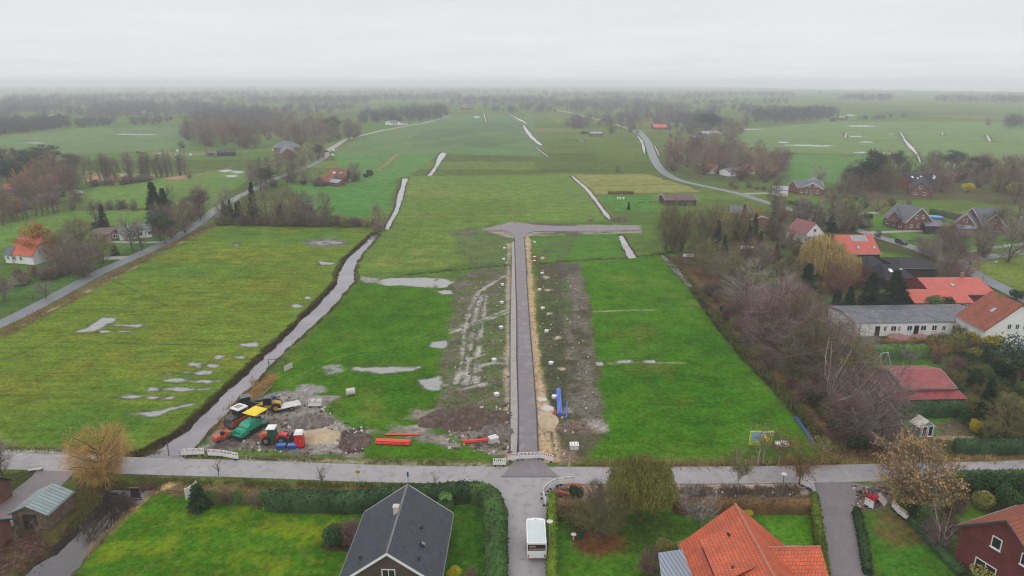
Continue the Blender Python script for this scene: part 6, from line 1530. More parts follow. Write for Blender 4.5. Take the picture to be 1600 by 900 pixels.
    for a, b, r in ((-1.2, -0.8, 0.65), (-1.2, 0.8, 0.65), (1.2, -0.8, 0.75), (1.2, 0.8, 0.75)): wheel(o, a, b, r, 0.42, hub=M['machine_yellow'])
    mb = MB(); mb.prism([(-1.9, 0.7), (1.9, 0.7), (1.9, 1.3), (0.9, 1.6), (-1.8, 1.3)], -0.55, 0.55); mb.build('body', M['machine_yellow'], o)
    mb = MB(); mb.prism([(-0.8, 1.2), (0.6, 1.2), (0.5, 2.4), (-0.6, 2.4)], -0.6, 0.6); mb.build('cab', M['glass'], o)
    mb = MB(); mb.prism([(-1.2, 1.3), (-2.8, 2.0), (-2.9, 1.8), (-1.3, 1.1)], -0.15, 0.15); mb.prism([(-2.7, 2.0), (-3.0, 2.0), (-3.3, 0.5), (-3.15, 0.5)], -0.12, 0.12); mb.build('arm', M['darkmetal'], o)
    # flat trailer
    x, y = G(452, 639)
    o = empty('flat_trailer', (x, y, 0.05), 0.5, 'empty grey flat trailer standing at the puddle, next to the muddy digger', 'trailer')
    mb = MB(); mb.box(-1.8, -0.95, 0.62, 1.8, 0.95, 0.74); mb.build('deck', M['offwhite'], o)
    mb = MB(); mb.prism([(-1.8, 0.4), (-3.1, 0.4), (-3.1, 0.5), (-1.8, 0.62)], -0.06, 0.06); mb.build('drawbar', M['darkmetal'], o)
    for b in (-0.95, 0.95): wheel(o, 0.2, b, 0.36, 0.22)
    mb = MB(); [mb.box(1.7, s - 0.03, 0.74, 1.8, s + 0.03, 1.5) for s in (-0.9, 0, 0.9)]; mb.build('headboard', M['metal'], o)
    # blue tank
    x, y = G(427, 629)
    o = empty('water_tank', (x, y, 0.05), 0.2, 'blue water tank on a grey pallet behind the digger', 'tank')
    mb = MB(); mb.box(-0.6, -0.5, 0, 0.6, 0.5, 0.14); mb.build('pallet', M['timber'], o)
    mb = MB(); mb.tube((0, 0, 0.14), (0, 0, 1.1), 0.5, n=16); mb.tube((0, 0, 1.1), (0, 0, 1.25), 0.42, 0.15, n=16); mb.build('barrel', M['blue_dark'], o)
    # portable toilet
    x, y = G(469, 697)
    o = empty('portable_toilet', (x, y, 0.05), 0.08, 'red portable toilet with white roof at the edge of the yard', 'toilet')
    mb = MB(); mb.box(-0.6, -0.6, 0.1, 0.6, 0.6, 2.05, tx=0.03, ty=0.03); mb.build('cabin', M['red'], o)
    mb = MB(); mb.box(-0.42, -0.625, 0.2, 0.42, -0.58, 1.9); d = mb.build('door', M['red'], o)
    mb = MB(); mb.box(0.26, -0.65, 1.0, 0.36, -0.62, 1.15); mb.build('handle', M['white'], d)
    mb = MB(); mb.box(-0.66, -0.66, 2.05, 0.66, 0.66, 2.4, tx=0.18, ty=0.18); mb.build('roof', M['white'], o)
    mb = MB(); mb.box(-0.62, -0.62, 0, 0.62, 0.62, 0.1); mb.build('base', M['black'], o)
    for i, (px, lab) in enumerate(((440, 'blue tool crate on the grass edge under the red loader bucket'), (457.5, 'blue tool crate right beside the red toilet'))):
        x, y = G(px, 700); o = empty('tool_crate', (x, y, 0.02), 0.1, lab, 'crate', 'blue crates by the yard edge')
        mb = MB(); mb.box(-0.6, -0.35, 0, 0.6, 0.35, 0.5, tx=0.02, ty=0.02); mb.build('box', M['blue_dark'], o)
        mb = MB(); mb.box(-0.64, -0.39, 0.5, 0.64, 0.39, 0.6); mb.build('lid', M['blue'], o)
    # stack of barriers lying in the meadow
    x, y = G(482, 636)
    for i in range(3): barrier(x, y + i * 0.35, 0.0, 'white barrier in the short stored row at the top of the yard', 'stored barriers in the yard', False, 2.1)
    # pipes
    def bundle(nm, lab, a, b, m, rows, r=0.11, ribs=None, base=0.05):
        A, B = Vector((*G(*a), 0)), Vector((*G(*b), 0)); L = (B - A).length; rz = atan2(B.y - A.y, B.x - A.x)
        o = empty(nm, (A.x, A.y, base), rz, lab, 'pipes')
        for j, c in enumerate(rows):
            for i in range(c):
                mb = MB(); yy = (i - (c - 1) / 2) * 2.04 * r; zz = r + j * 1.76 * r
                mb.tube((0, yy, zz), (L - 0.15, yy, zz), r, n=10); mb.tube((L - 0.2, yy, zz), (L, yy, zz), r * 1.14 if False else r * 1.0, n=10); mb.build('pipe', m, o)
        for u in (0.2, 0.8):
            mb = MB(); w = (max(rows) + 0.3) * r * 2.04 / 2; mb.box(L * u - 0.05, -w, 0, L * u + 0.05, w, 0.02); mb.box(L * u - 0.05, -w - 0.04, 0, L * u + 0.05, -w, 1.9 * r * len(rows)); mb.box(L * u - 0.05, w, 0, L * u + 0.05, w + 0.04, 1.9 * r * len(rows)); mb.build('timber_frame', M['timber'], o)
        return o
    bundle('pipe_bundle', 'bright red plastic pipes bundled on the grass in front of the mud', (588, 692), (642, 694), M['pipe_red'], (5, 5, 4), 0.1)
    bundle('pipe_bundle', 'pair of thin red pipes lying across the mud above the red bundle', (602, 680), (656, 680), M['pipe_red'], (2,), 0.09)
    bundle('pipe_bundle', 'red pipes lying in the mud next to the white crate', (723, 692), (762, 689), M['pipe_red'], (3, 2), 0.1)
    bundle('pipe_bundle', 'thick light blue pipes bundled upright to the road on the right verge', (875, 650), (872.5, 611), M['blue'], (4, 4, 3), 0.1)
    bundle('pipe_bundle', 'two thin blue rods lying right of the blue pipe bundle', (885, 654), (886, 629), M['blue'], (2,), 0.05)
    bundle('pipe_bundle', 'two long blue grey pipes lying at the corner of the right field', (1274, 698), (1243, 653), M['blue_dark'], (2,), 0.13)
    x, y = G(868, 646); o = empty('pipe_coil', (x, y, 0.05), 0, 'small red coil of hose at the foot of the blue pipes', 'hose')
    mb = MB(); [mb.tube((0.4 * cos(a), 0.4 * sin(a), 0.12), (0.4 * cos(a + 0.55), 0.4 * sin(a + 0.55), 0.12), 0.12, n=8) for a in np.arange(0, 6.28, 0.52)]; mb.build('coil', M['red'], o)
    # white crate tilted
    for px, py, rz, lab in ((771, 690, 0.5, 'white open crate tilted beside the red pipes'), (897, 701, 0.02, 'pale crate standing alone on the mud right of the sandy strip')):
        x, y = G(px, py); o = empty('site_crate', (x, y, 0.02), rz, lab, 'crate')
        mb = MB(); mb.box(-0.6, -0.5, 0, 0.6, 0.5, 0.7); mb.build('body', M['offwhite'], o)
        mb = MB(); mb.box(-0.64, -0.54, 0.7, 0.64, 0.54, 0.78); l_ = mb.build('lid', M['white'], o); mb = MB(); [mb.box(a, -0.4, 0.78, a + 0.08, 0.4, 0.81) for a in (-0.4, 0, 0.4)]; mb.build('rib', M['metal'], l_)
    # concrete shaft heads of the plots
    sp = [(788, 389), (787, 406), (785, 446), (784, 474), (783, 513), (772, 564), (776, 618), (835, 379), (847, 428), (843, 454), (848, 483), (854, 519), (861, 569), (866, 622)]
    side = 'first second third fourth fifth sixth seventh'.split()
    for i, (px, py) in enumerate(sp):
        lab = ('white plastic covered shaft, %s from the turning head on the %s of the new road' % (side[i if i < 7 else i - 7], 'left' if i < 7 else 'right'))
        x, y = G(px, py); o = empty('shaft_head', (x, y, 0.0), 0.1 * i, lab, 'shaft', 'white shaft heads along the new road')
        mb = MB(); mb.box(-0.36, -0.36, 0, 0.36, 0.36, 0.4, tx=0.03, ty=0.03); mb.build('ring', M['offwhite'], o)
        mb = MB(); mb.box(-0.4, -0.4, 0.4, 0.4, 0.4, 0.48, tx=0.03, ty=0.03); mb.build('cover', M['white'], o)
    for i, (px, py, s, lab) in enumerate(((847, 624, 0.75, 'pale lump of foil wrapped stone beside the sandy strip, upper one'), (855, 638, 1.0, 'larger heap of pale stones in foil, lower one beside the sandy strip'))):
        x, y = G(px, py); mb = heap_mesh(2.4 * s, 2.0 * s, 0.55 * s, 3 + i, 18); o = link('stone_heap', mb); o.data.materials.append(M['concrete']); o.location = (x, y, -0.03); tag(o, lab, 'heap')
    for i, py in enumerate((405, 411)):
        x, y = G(835, py); o = empty('warning_beacon_box', (x, y, 0), 0, 'red and white marker box on the right verge, %s of the pair' % ('far one' if i == 0 else 'near one'), 'marker')
        mb = MB(); mb.box(-0.4, -0.3, 0, 0.4, 0.3, 0.7); mb.build('body', M['red'], o); mb = MB(); mb.box(-0.41, -0.31, 0.7, 0.41, 0.31, 0.85); mb.build('cap', M['white'], o)
    # heaps
    for px, py, w, d_, h, m, lab, sd in ((722, 656, 13.5, 7.5, 2.3, 'soil', 'largest dark soil heap left of the new road', 1), (776, 676, 5.5, 5.0, 1.4, 'soil_grey', 'grey soil heap right at the new road', 2), (770, 650, 6.5, 4.0, 1.0, 'soil', 'low rough soil heap between the big heap and the road', 3),
                                         (486, 660, 7.0, 4.5, 1.5, 'soil_grey', 'grey gravel heap in the middle of the yard', 4), (497, 682, 6.5, 4.6, 1.0, 'sand', 'pale sand heap behind the red toilet', 5), (556, 690, 5.0, 5.5, 0.8, 'soil', 'dark heap of broken turf beside the ditch', 6),
                                         (968, 345, 8.5, 5.5, 1.6, 'soil', 'dark brush heap at the end of the ditch behind the turning head', 7), (924, 345, 3.0, 2.0, 0.6, 'soil', 'small dark heap on the meadow behind the turning head', 8), (855, 655, 3.5, 6.0, 0.5, 'sand', 'low yellow sand heap on the sandy strip', 9)):
        x, y = G(px, py); o = link('soil_heap', heap_mesh(w, d_, h, sd)); o.data.materials.append(M[m]); o.location = (x, y, -0.05); tag(o, lab, 'heap')
    # concrete pipe ring
    x, y = G(548, 617); o = empty('concrete_ring', (x, y, 0), 0.4, 'pale concrete pipe section lying in the wet grass', 'pipe')
    mb = MB(); R0, R1, n = 0.6, 0.45, 16
    for i in range(n):
        a, b = 2 * pi * i / n, 2 * pi * (i + 1) / n
        for r_, q_ in ((R0, 0), (R1, 1)): mb.add([(-0.7, r_ * cos(a), 0.6 + r_ * sin(a)), (-0.7, r_ * cos(b), 0.6 + r_ * sin(b)), (0.7, r_ * cos(b), 0.6 + r_ * sin(b)), (0.7, r_ * cos(a), 0.6 + r_ * sin(a))], [(0, 1, 2, 3)])
        for x_ in (-0.7, 0.7): mb.add([(x_, R0 * cos(a), 0.6 + R0 * sin(a)), (x_, R0 * cos(b), 0.6 + R0 * sin(b)), (x_, R1 * cos(b), 0.6 + R1 * sin(b)), (x_, R1 * cos(a), 0.6 + R1 * sin(a))], [(0, 1, 2, 3)])
    mb.build('ring', M['concrete'], o)
    # planks by the canal
    for i, (a, b) in enumerate((((401, 640), (420, 618)), ((392, 650), (404, 632)), ((425, 606), (408, 622)))):
        A, B = G(*a), G(*b); L = Vector((B[0] - A[0], B[1] - A[1])).length
        o = empty('plank', (A[0], A[1], 0.05 + 0.1 * i), atan2(B[1] - A[1], B[0] - A[0]), ('longest grey plank on the canal bank', 'short pale plank against the tractor', 'grey plank nearest the canal water')[i], 'plank')
        mb = MB(); mb.box(0, -0.15, 0, L, 0.15, 0.09); mb.build('board', M['concrete'] if i == 1 else M['timber'], o)
    # green goal frame and white board
    x, y = G(420, 575); x2, y2 = G(449, 572); L = x2 - x
    o = empty('goal_frame', (x, y, 0), 0.02, 'thin green goal frame on the meadow edge by the canal', 'goal')
    mb = MB(); mb.tube((0, 0, 0), (0, 0, 1.7), 0.05, n=6); mb.tube((L, 0, 0), (L, 0, 1.7), 0.05, n=6); mb.tube((0, 0, 1.7), (L, 0, 1.7), 0.05, n=6); mb.tube((0, 0.9, 0), (0, 0, 1.7), 0.04, n=6); mb.tube((L, 0.9, 0), (L, 0, 1.7), 0.04, n=6); mb.tube((0, 0.9, 0.05), (L, 0.9, 0.05), 0.04, n=6); mb.build('frame', M['dkgreen'], o)
    x, y = G(451, 578); o = empty('white_board', (x, y, 0), 1.1, 'white board leaning at the end of the goal frame', 'board')
    mb = MB(); mb.box(-1.0, -0.05, 0.1, 1.0, 0.05, 1.1); mb.build('panel', M['offwhite'], o); mb = MB(); [mb.box(s, -0.25, 0, s + 0.08, 0.25, 0.1) for s in (-0.9, 0.8)]; mb.build('foot', M['timber'], o)
    # barriers
    barrier_chain([(283, 713), (320, 711)], 'white plastic road barrier at the canal end of the yard', 'barriers at the canal end of the yard')
    barrier_chain([(325, 713), (345, 714), (373, 719)], 'white plastic road barrier along the yard entrance', 'barriers along the yard entrance')
    barrier_chain([(770, 728), (791, 728)], 'single white barrier left of the blocked new road', 'barrier left of the new road')
    barrier_chain([(793, 721), (812, 718.5), (845, 717), (865, 723)], 'red and white barrier closing the mouth of the new road', 'barriers closing the new road', reds=(0, 1, 2, 3))
    barrier_chain([(897, 756), (872, 758), (856, 766), (848, 776)], 'white barrier curving round the dug up corner', 'barriers round the street corner', reds=(2, 3))
    barrier_chain([(848, 777), (853, 793)], 'dirty white barrier standing at the mossy hedge end', 'barriers at the hedge end')
    barrier_chain([(1250, 757), (1268, 765), (1272, 779)], 'plain white barrier at the corner of the paved street', 'barriers at the paved street')
    x, y = G(889, 768); o = empty('hose_coil', (x, y, 0.1), 0, 'orange conduit hose lying in the dug up corner', 'hose')
    mb = MB()
    for r_, z_ in ((1.5, 0.1), (1.3, 0.25), (1.6, 0.3)):
        pts = [(r_ * cos(a) * 1.3, r_ * sin(a) * 0.7, z_ + 0.25 * sin(2 * a)) for a in np.arange(-2.4, 1.8, 0.3)]
        for p, q in zip(pts[:-1], pts[1:]): mb.tube(p, q, 0.05, n=6)
    mb.build('hose', M['orange'], o)
    # white caravan-like box trailer
    A, B = G(838, 818, 2.5), G(838, 848, 2.5)
    x = G(838, 872)[0]; y1 = G(838, 849, 2.45)[1]; L = 4.1
    o = empty('box_trailer', (x, y1, 0.05), -pi / 2, 'white box trailer with dark rear window parked on the side street', 'trailer')
    mb = MB(); hw = 1.06
    # body: rounded nose at -x
    ns = 6; out = [(0.0, -hw), (0.0, hw), (-L, hw)] + [(-L - 0.35 * sin(pi * (i + 1) / (ns + 1)), hw * cos(pi * (i + 1) / (ns + 1))) for i in range(ns)] + [(-L, -hw)]
    n = len(out); z0, z1 = 0.55, 2.45
    # rear face with an opening is at x = 0
    vs = [(p[0], p[1], z0) for p in out] + [(p[0], p[1], z1) for p in out]
    fs = [tuple(range(n - 1, -1, -1)), tuple(range(n, 2 * n))] + [(i, (i + 1) % n, (i + 1) % n + n, i + n) for i in range(1, n)]
    mb.add(vs, fs)
    mb.box(-0.02, -hw, z0, 0.05, hw, 1.45); mb.box(-0.02, -hw, 2.28, 0.05, hw, 2.45); mb.box(-0.02, -hw, 1.45, 0.05, -hw + 0.1, 2.28); mb.box(-0.02, hw - 0.1, 1.45, 0.05, hw, 2.28)
    body = mb.build('body', M['white'], o)
    mb = MB(); mb.box(-0.9, -hw + 0.08, 1.35, -0.3, hw - 0.08, 1.42); mb.box(-0.02, -hw + 0.1, 1.45, -0.015, hw - 0.1, 2.28); w_ = mb.build('rear_window', M['hole'], o)
    mb = MB(); mb.box(0.0, -hw + 0.2, 1.62, 0.02, hw - 0.2, 1.72); mb.box(-0.01, -hw + 0.25, 1.9, 0.015, -0.1, 2.05); mb.build('curtain', M['pale_wall'], w_)
    mb = MB(); mb.box(-L + 0.1, -hw + 0.12, 2.45, -0.1, hw - 0.12, 2.5, tx=0.1, ty=0.1); mb.build('roof_skin', M['corr_light'], body)
    for s in (-1, 1):
        mb = MB(); mb.tube((-2.1, s * 0.98, 0.33), (-2.1, s * 1.1, 0.33), 0.33, n=14); mb.build('wheel', M['black'], o)
        mb = MB(); mb.box(0.05, s * 0.9 - 0.08, 0.7, 0.09, s * 0.9 + 0.08, 1.0); mb.build('tail_light', M['red'], o)
    mb = MB(); mb.tube((-L - 0.3, 0, 0.5), (-L - 1.2, 0, 0.45), 0.06, n=6); mb.build('drawbar', M['metal'], o)
    mb = MB(); mb.box(-L - 0.1, -0.1, 2.45, -L + 0.1, 0.1, 2.6); mb.build('roof_knob', M['white'], o)
    # info board
    x, y = G(1188, 699); o = empty('info_board', (x, y, 0), 0.0, 'big yellow green information board with pale blue panel behind young trees', 'sign')
    mb = MB(); mb.box(-1.7, -0.05, 0.45, 1.7, 0.05, 2.6); p = mb.build('board', mat('lime_green_print', C(196, 226, 70, 1.0), 0.5, 1, 0.03), o)
    mb = MB(); mb.box(-1.55, -0.062, 0.95, -0.1, -0.052, 2.5); mb.build('blue_print', mat('pale_blue_print', C(150, 200, 220), 0.5, 1.5, 0.12), p)
    mb = MB(); mb.box(0.15, -0.064, 0.95, 1.6, -0.054, 2.0); mb.build('yellow_print', mat('yellow_print', C(252, 236, 20, 1.0), 0.5, 1.5, 0.05), p)
    mb = MB(); mb.box(-0.05, -0.063, 2.08, 1.6, -0.053, 2.5); mb.build('white_strip', M['white'], p)
    mb = MB(); [mb.box(0.3 + i * 0.32, -0.07, 2.2, 0.5 + i * 0.32, -0.064, 2.36) for i in range(4)]; [mb.box(-1.5, -0.07, 0.6 + i * 0.13, 1.2, -0.052, 0.65 + i * 0.13) for i in range(2)]; mb.build('print_lines', M['dkgreen'], p)
    for s in (-1.5, 1.5): mb = MB(); mb.box(s - 0.06, 0.05, 0, s + 0.06, 0.17, 2.5); mb.build('post', M['timber'], o)
    x, y = G(1221, 696); o = empty('white_slab_stack', (x, y, 0), 0.05, 'low stack of white panels lying right of the information board', 'panels')
    mb = MB(); mb.box(-0.95, -0.6, 0.1, 0.95, 0.6, 0.5, tx=0.05, ty=0.05); mb.build('panels', M['white'], o); mb = MB(); [mb.box(s, -0.6, 0, s + 0.12, 0.6, 0.1) for s in (-0.8, 0.7)]; mb.build('pallet', M['timber'], o)
    # corner works at the oak: mini digger, white frame and red lattice
    x, y = G(1362, 783); o = empty('mini_digger', (x, y, 0.05), 2.0, 'small red digger working in the trench left of the oak', 'digger'); o.scale = (0.72,) * 3
    for s in (-0.5, 0.5): mb = MB(); mb.prism([(-0.8, 0.05), (0.8, 0.05), (0.95, 0.25), (0.8, 0.45), (-0.8, 0.45), (-0.95, 0.25)], s - 0.14, s + 0.14); mb.build('track', M['black'], o)
    mb = MB(); mb.prism([(-0.85, 0.5), (0.6, 0.5), (0.6, 0.95), (-0.3, 1.35), (-0.85, 1.2)], -0.55, 0.55); mb.build('body', M['red'], o)
    mb = MB(); [mb.tube((a, b, 0.9), (a, b, 2.2), 0.035, n=6) for a in (-0.3, 0.5) for b in (-0.5, 0.5)]; mb.box(-0.45, -0.6, 2.2, 0.65, 0.6, 2.3, tx=0.05, ty=0.05); mb.build('canopy', M['darkmetal'], o)
    mb = MB(); mb.prism([(0.5, 0.6), (1.7, 1.3), (1.8, 1.15), (0.7, 0.5)], -0.1, 0.1); mb.prism([(1.65, 1.3), (1.85, 1.2), (2.5, 0.6), (2.35, 0.6)], -0.09, 0.09); mb.build('arm', M['red'], o)
    mb = MB(); mb.prism([(2.3, 0.65), (2.6, 0.6), (2.5, 0.15), (2.1, 0.1)], -0.25, 0.25); mb.build('bucket', M['darkmetal'], o)
    barrier_chain([(1350, 789), (1364, 797)], 'white barrier in front of the small red digger', 'barrier in front of the small digger')
    barrier_chain([(1393, 793), (1402, 803), (1418, 815)], 'red barrier board along the trench below the oak', 'red barriers below the oak', reds=(0, 1, 2, 3))
    x, y = G(1378, 785); o = empty('metal_plate', (x, y, 0.3), 0.8, 'pale steel plate leaning beside the small digger', 'plate'); mb = MB(); mb.add([(-0.7, -0.5, -0.3), (0.7, -0.5, -0.3), (0.7, 0.5, 0.6), (-0.7, 0.5, 0.6), (-0.7, -0.44, -0.34), (0.7, -0.44, -0.34), (0.7, 0.56, 0.56), (-0.7, 0.56, 0.56)], [(0, 1, 2, 3), (7, 6, 5, 4), (0, 4, 5, 1), (1, 5, 6, 2), (2, 6, 7, 3), (3, 7, 4, 0)]); mb.build('plate', M['offwhite'], o)
    # lamps, signs, posts
    def lamp(px, by, py, lab, arm=0.0, rz=0):
        x, y = G(px, by); H = z_at(y, py); o = empty('street_lamp', (x, y, 0), rz, lab, 'lamp', 'street lamps')
        mb = MB(); mb.tube((0, 0, -0.1), (0, 0, H - 0.2), 0.09, 0.06, n=8)
        if arm:
            pts = [(arm * t, 0, H - 0.2 + 0.5 * sin(t * pi / 2) * arm * 0.5) for t in np.linspace(0, 1, 6)]
            for p, q in zip(pts[:-1], pts[1:]): mb.tube(p, q, 0.05, n=6)
        mb.build('pole', M['metal'], o)
        mb = MB(); zt = H + (arm * 0.25 if arm else 0) - 0.15
        if arm: mb.box(arm - 0.1, -0.14, zt - 0.08, arm + 0.7, 0.14, zt + 0.1, tx=0.06, ty=0.04)
        else: mb.tube((0, 0, H - 0.25), (0, 0, H - 0.05), 0.12, 0.34, n=12); mb.tube((0, 0, H - 0.05), (0, 0, H + 0.12), 0.36, 0.1, n=12)
        mb.build('lamp_head', M['offwhite'], o)
    lamp(858, 868, 814, 'post top lamp rising over the mossy hedge by the trailer')
    lamp(1221, 774, 740, 'short lamp behind the brown hedge near the white barrier')
    lamp(1536, 437, 412, 'tall curved arm street lamp by the village road at right', 2.4, 0.1)
    def signpost(px, by, py, m, lab, w=0.6, h=0.5, post=0.03):
        x, y = G(px, by); H = z_at(y, py); o = empty('road_sign', (x, y, 0), 0, lab, 'sign')
        mb = MB(); mb.tube((0, 0, -0.1), (0, 0, H), post, n=6); mb.build('post', M['metal'], o)
        mb = MB(); mb.box(-w / 2, -0.06, H - h, w / 2, -0.02, H); mb.build('plate', m, o)
    signpost(560, 750, 735, M['machine_yellow'], 'small yellow sign on a thin post at the road verge', 0.55, 0.4)
    signpost(638, 758, 737, M['blue_dark'], 'blue road sign on a grey post above the slate roof', 0.22, 0.7)
    for i, (px, by, ty) in enumerate(((1330, 717, 703), (1233, 720, 700), (889, 731, 722), (870, 752, 742), (892, 750, 742), (264, 712, 690), (1393, 378, 371))):
        x, y = G(px, by); H = max(0.8, z_at(y, ty)); o = link('marker_post', None or post_mesh(H)); o.location = (x, y, -0.02)
        tag(o, ('grey wooden post where the wood meets the road', 'slim pale post between the young trees', 'white marker post at the right field corner', 'white marker post left of the corner barriers', 'white marker post right end of the corner barriers', 'dark stake leaning in the canal end', 'white marker post near the parked car')[i], 'post')
        o.data.materials.append(M['timber'] if i in (0, 5) else M['offwhite'])
    # sluice frame at the culvert
    x, y = G(210, 764); o = empty('sluice', (x, y, -0.7), 0, 'small dark sluice frame in front of the culvert of the pond', 'sluice')
    mb = MB(); mb.box(-0.7, -0.05, 0, -0.6, 0.05, 0.9); mb.box(0.6, -0.05, 0, 0.7, 0.05, 0.9); mb.box(-0.7, -0.06, 0.82, 0.7, 0.06, 0.92); mb.build('frame', M['timber'], o); mb = MB(); mb.box(-0.6, 0.1, 0, 0.6, 0.16, 0.7); mb.build('gate', M['black'], o)
    # bench / tubs at the driveway
    x, y = G(56, 737); o = empty('garden_bench', (x, y, 0), 0.3, 'small white bench on the driveway corner at left', 'bench'); mb = MB(); mb.box(-0.8, -0.25, 0.38, 0.8, 0.25, 0.45); mb.build('seat', M['offwhite'], o); mb = MB(); mb.box(-0.8, 0.22, 0.5, 0.8, 0.28, 0.85); mb.build('backrest', M['offwhite'], o)
    for s in (-0.7, 0.7): mb = MB(); mb.box(s - 0.05, -0.22, 0, s + 0.05, 0.25, 0.38); mb.build('leg', M['timber'], o)
    x, y = G(300, 775); o = empty('white_gate', (x, y, 0), 1.2, 'white garden gate panel at the end of the dark hedge', 'gate'); mb = MB(); mb.box(-0.8, -0.04, 0.1, 0.8, 0.04, 1.5); mb.build('panel', M['white'], o); mb = MB(); [mb.box(s - 0.06, -0.06, 0, s + 0.06, 0.06, 1.65) for s in (-0.86, 0.86)]; mb.build('post', M['white'], o)
    for i, (a, b) in enumerate((((262, 772), (298, 774)), ((395, 716), (432, 719)), ((465, 719), (478, 720)))):
        A, B = G(*a), G(*b); L = Vector((B[0] - A[0], B[1] - A[1])).length; o = empty('wooden_rail', (A[0], A[1], 0), atan2(B[1] - A[1], B[0] - A[0]), ('long wooden rail fence left of the white gate', 'weathered timber beam lying on the verge below the yard', 'short timber beam on the verge right of the longer beam')[i], 'rail')
        mb = MB(); mb.box(0, -0.06, 0.5 if i == 0 else 0.05, L, 0.06, 0.65 if i == 0 else 0.3); mb.build('rail', M['timber'], o)
        if i == 0: mb = MB(); [mb.box(u - 0.06, -0.05, 0, u + 0.06, 0.05, 0.7) for u in (0.1, L / 2, L - 0.1)]; mb.build('post', M['timber'], o)
    x, y = G(300, 838); o = empty('garden_torch', (x, y, 0), 0, 'thin dark garden stand on the bright lawn', 'stand'); mb = MB(); mb.tube((0, 0, 0), (0, 0, 1.1), 0.03, n=6); mb.tube((0, 0, 1.1), (-0.5, 0.1, 0.9), 0.025, n=6); mb.build('stand', M['darkmetal'], o)
    x, y = G(896, 843); o = empty('garden_sculpture', (x, y, 0), 0.3, 'small blue white garden bird bath on the shady lawn', 'bird bath'); mb = MB(); mb.tube((0, 0, 0), (0, 0, 0.6), 0.1, 0.06, n=8); mb.tube((0, 0, 0.6), (0, 0, 0.7), 0.15, 0.32, n=12); mb.build('bowl', M['concrete'], o)
    x, y = G(907, 840); o = empty('water_butt', (x, y, 0), 0, 'dark green water butt beside the bird bath', 'barrel'); mb = MB(); mb.tube((0, 0, 0), (0, 0, 0.9), 0.32, n=14); mb.build('barrel', M['dkgreen'], o); mb = MB(); mb.tube((0, 0, 0.9), (0, 0, 0.95), 0.34, n=14); mb.build('lid', M['black'], o)
    x, y = G(525, 836); o = link('garden_rock', heap_mesh(1.2, 0.9, 0.6, 12, 12)); o.data.materials.append(M['concrete']); o.location = (x, y, 0); tag(o, 'white boulder in the flower bed beside the slate roofed house', 'boulder')
    # A-frame, pool, parked cars
    x, y = G(1379, 571); o = empty('swing_frame', (x, y, 0), 0.4, 'pale green wooden swing frame on the lawn behind the red roofed building', 'swing')
    mb = MB(); [mb.tube(a, b, 0.07, n=6) for a, b in (((-1.3, -0.7, 0), (-0.9, 0, 2.5)), ((-1.3, 0.7, 0), (-0.9, 0, 2.5)), ((1.3, -0.7, 0), (0.9, 0, 2.5)), ((1.3, 0.7, 0), (0.9, 0, 2.5)), ((-0.9, 0, 2.5), (0.9, 0, 2.5)))]; mb.build('frame', M['corr_light'], o)
    mb = MB(); mb.tube((-0.2, 0, 2.45), (-0.2, 0, 0.6), 0.02, n=4); mb.tube((0.3, 0, 2.45), (0.3, 0, 0.6), 0.02, n=4); mb.box(-0.25, -0.12, 0.55, 0.35, 0.12, 0.6); mb.build('seat', M['dkgreen'], o)
    x, y = G(1462, 342); o = empty('swimming_pool', (x, y, 0), 0, 'round blue garden pool between the two grey roofed brick houses', 'pool')
    mb = MB(); mb.tube((0, 0, -0.1), (0, 0, 0.95), 2.6, n=28); mb.build('pool_wall', M['blue'], o); mb = MB(); mb.tube((0, 0, 0.95), (0, 0, 1.0), 2.45, n=28); mb.build('cover', mat('pool_cover', C(70, 150, 190), 0.4, 1, 0.1), o)
    car(1408, 381, heading((1400, 378), (1416, 383)), 'darkmetal', 'dark hatchback driving on the village road')
    car(121, 303, 0.2, 'offwhite', 'white car half hidden in the left wood'); car(218, 239.5, 0.0, 'darkmetal', 'dark car on the far field edge at left'); car(248, 241, 0.1, 'white', 'white van on the far field edge at left')
    for i, (px, py) in enumerate(((277, 237), (276, 243), (298, 243), (521, 236), (520, 244), (965, 312), (969, 312), (974, 312), (428, 236), (1256, 243 + 0))):
        if i == 9: continue
        x, y = G(px, py); nm, lab, g = ('wrapped_bale', 'white wrapped bale on the far meadow left of the black barn', 'white bales on the far meadow') if i < 3 else (('wrapped_bale', 'white bale beside the bend of the left road', 'bales beside the road bend') if i < 5 else (('beehive', 'white beehive in the short row on the small lawn', 'row of beehives') if i < 8 else ('wrapped_bale', 'white bale in the yard of the hipped roof house', None)))
        mb = MB()
        if nm == 'beehive': mb.box(-0.35, -0.3, 0.15, 0.35, 0.3, 1.0); mb.box(-0.4, -0.35, 1.0, 0.4, 0.35, 1.12); o = mb.build(nm, M['white'])
        else: mb.tube((0, -0.8, 0.8), (0, 0.8, 0.8), 0.8, n=12); o = mb.build(nm, M['white'])
        o.location = (x, y, 0); o.rotation_euler.z = 0.3 * i; tag(o, lab, 'beehive' if nm == 'beehive' else 'bale', g)
    for i, (px, py) in enumerate(((1001, 317), (1019, 317))):
        x, y = G(px, py); o = empty('garden_table', (x, y, 0), 0, 'dark garden table on the small lawn, %s one' % ('left', 'right')[i], 'table'); mb = MB(); mb.box(-1.4, -0.5, 0.7, 1.4, 0.5, 0.78); mb.build('top', M['darkmetal'], o)
        for s in (-1.2, 1.2): mb = MB(); mb.box(s - 0.06, -0.4, 0, s + 0.06, 0.4, 0.7); mb.build('leg', M['darkmetal'], o)
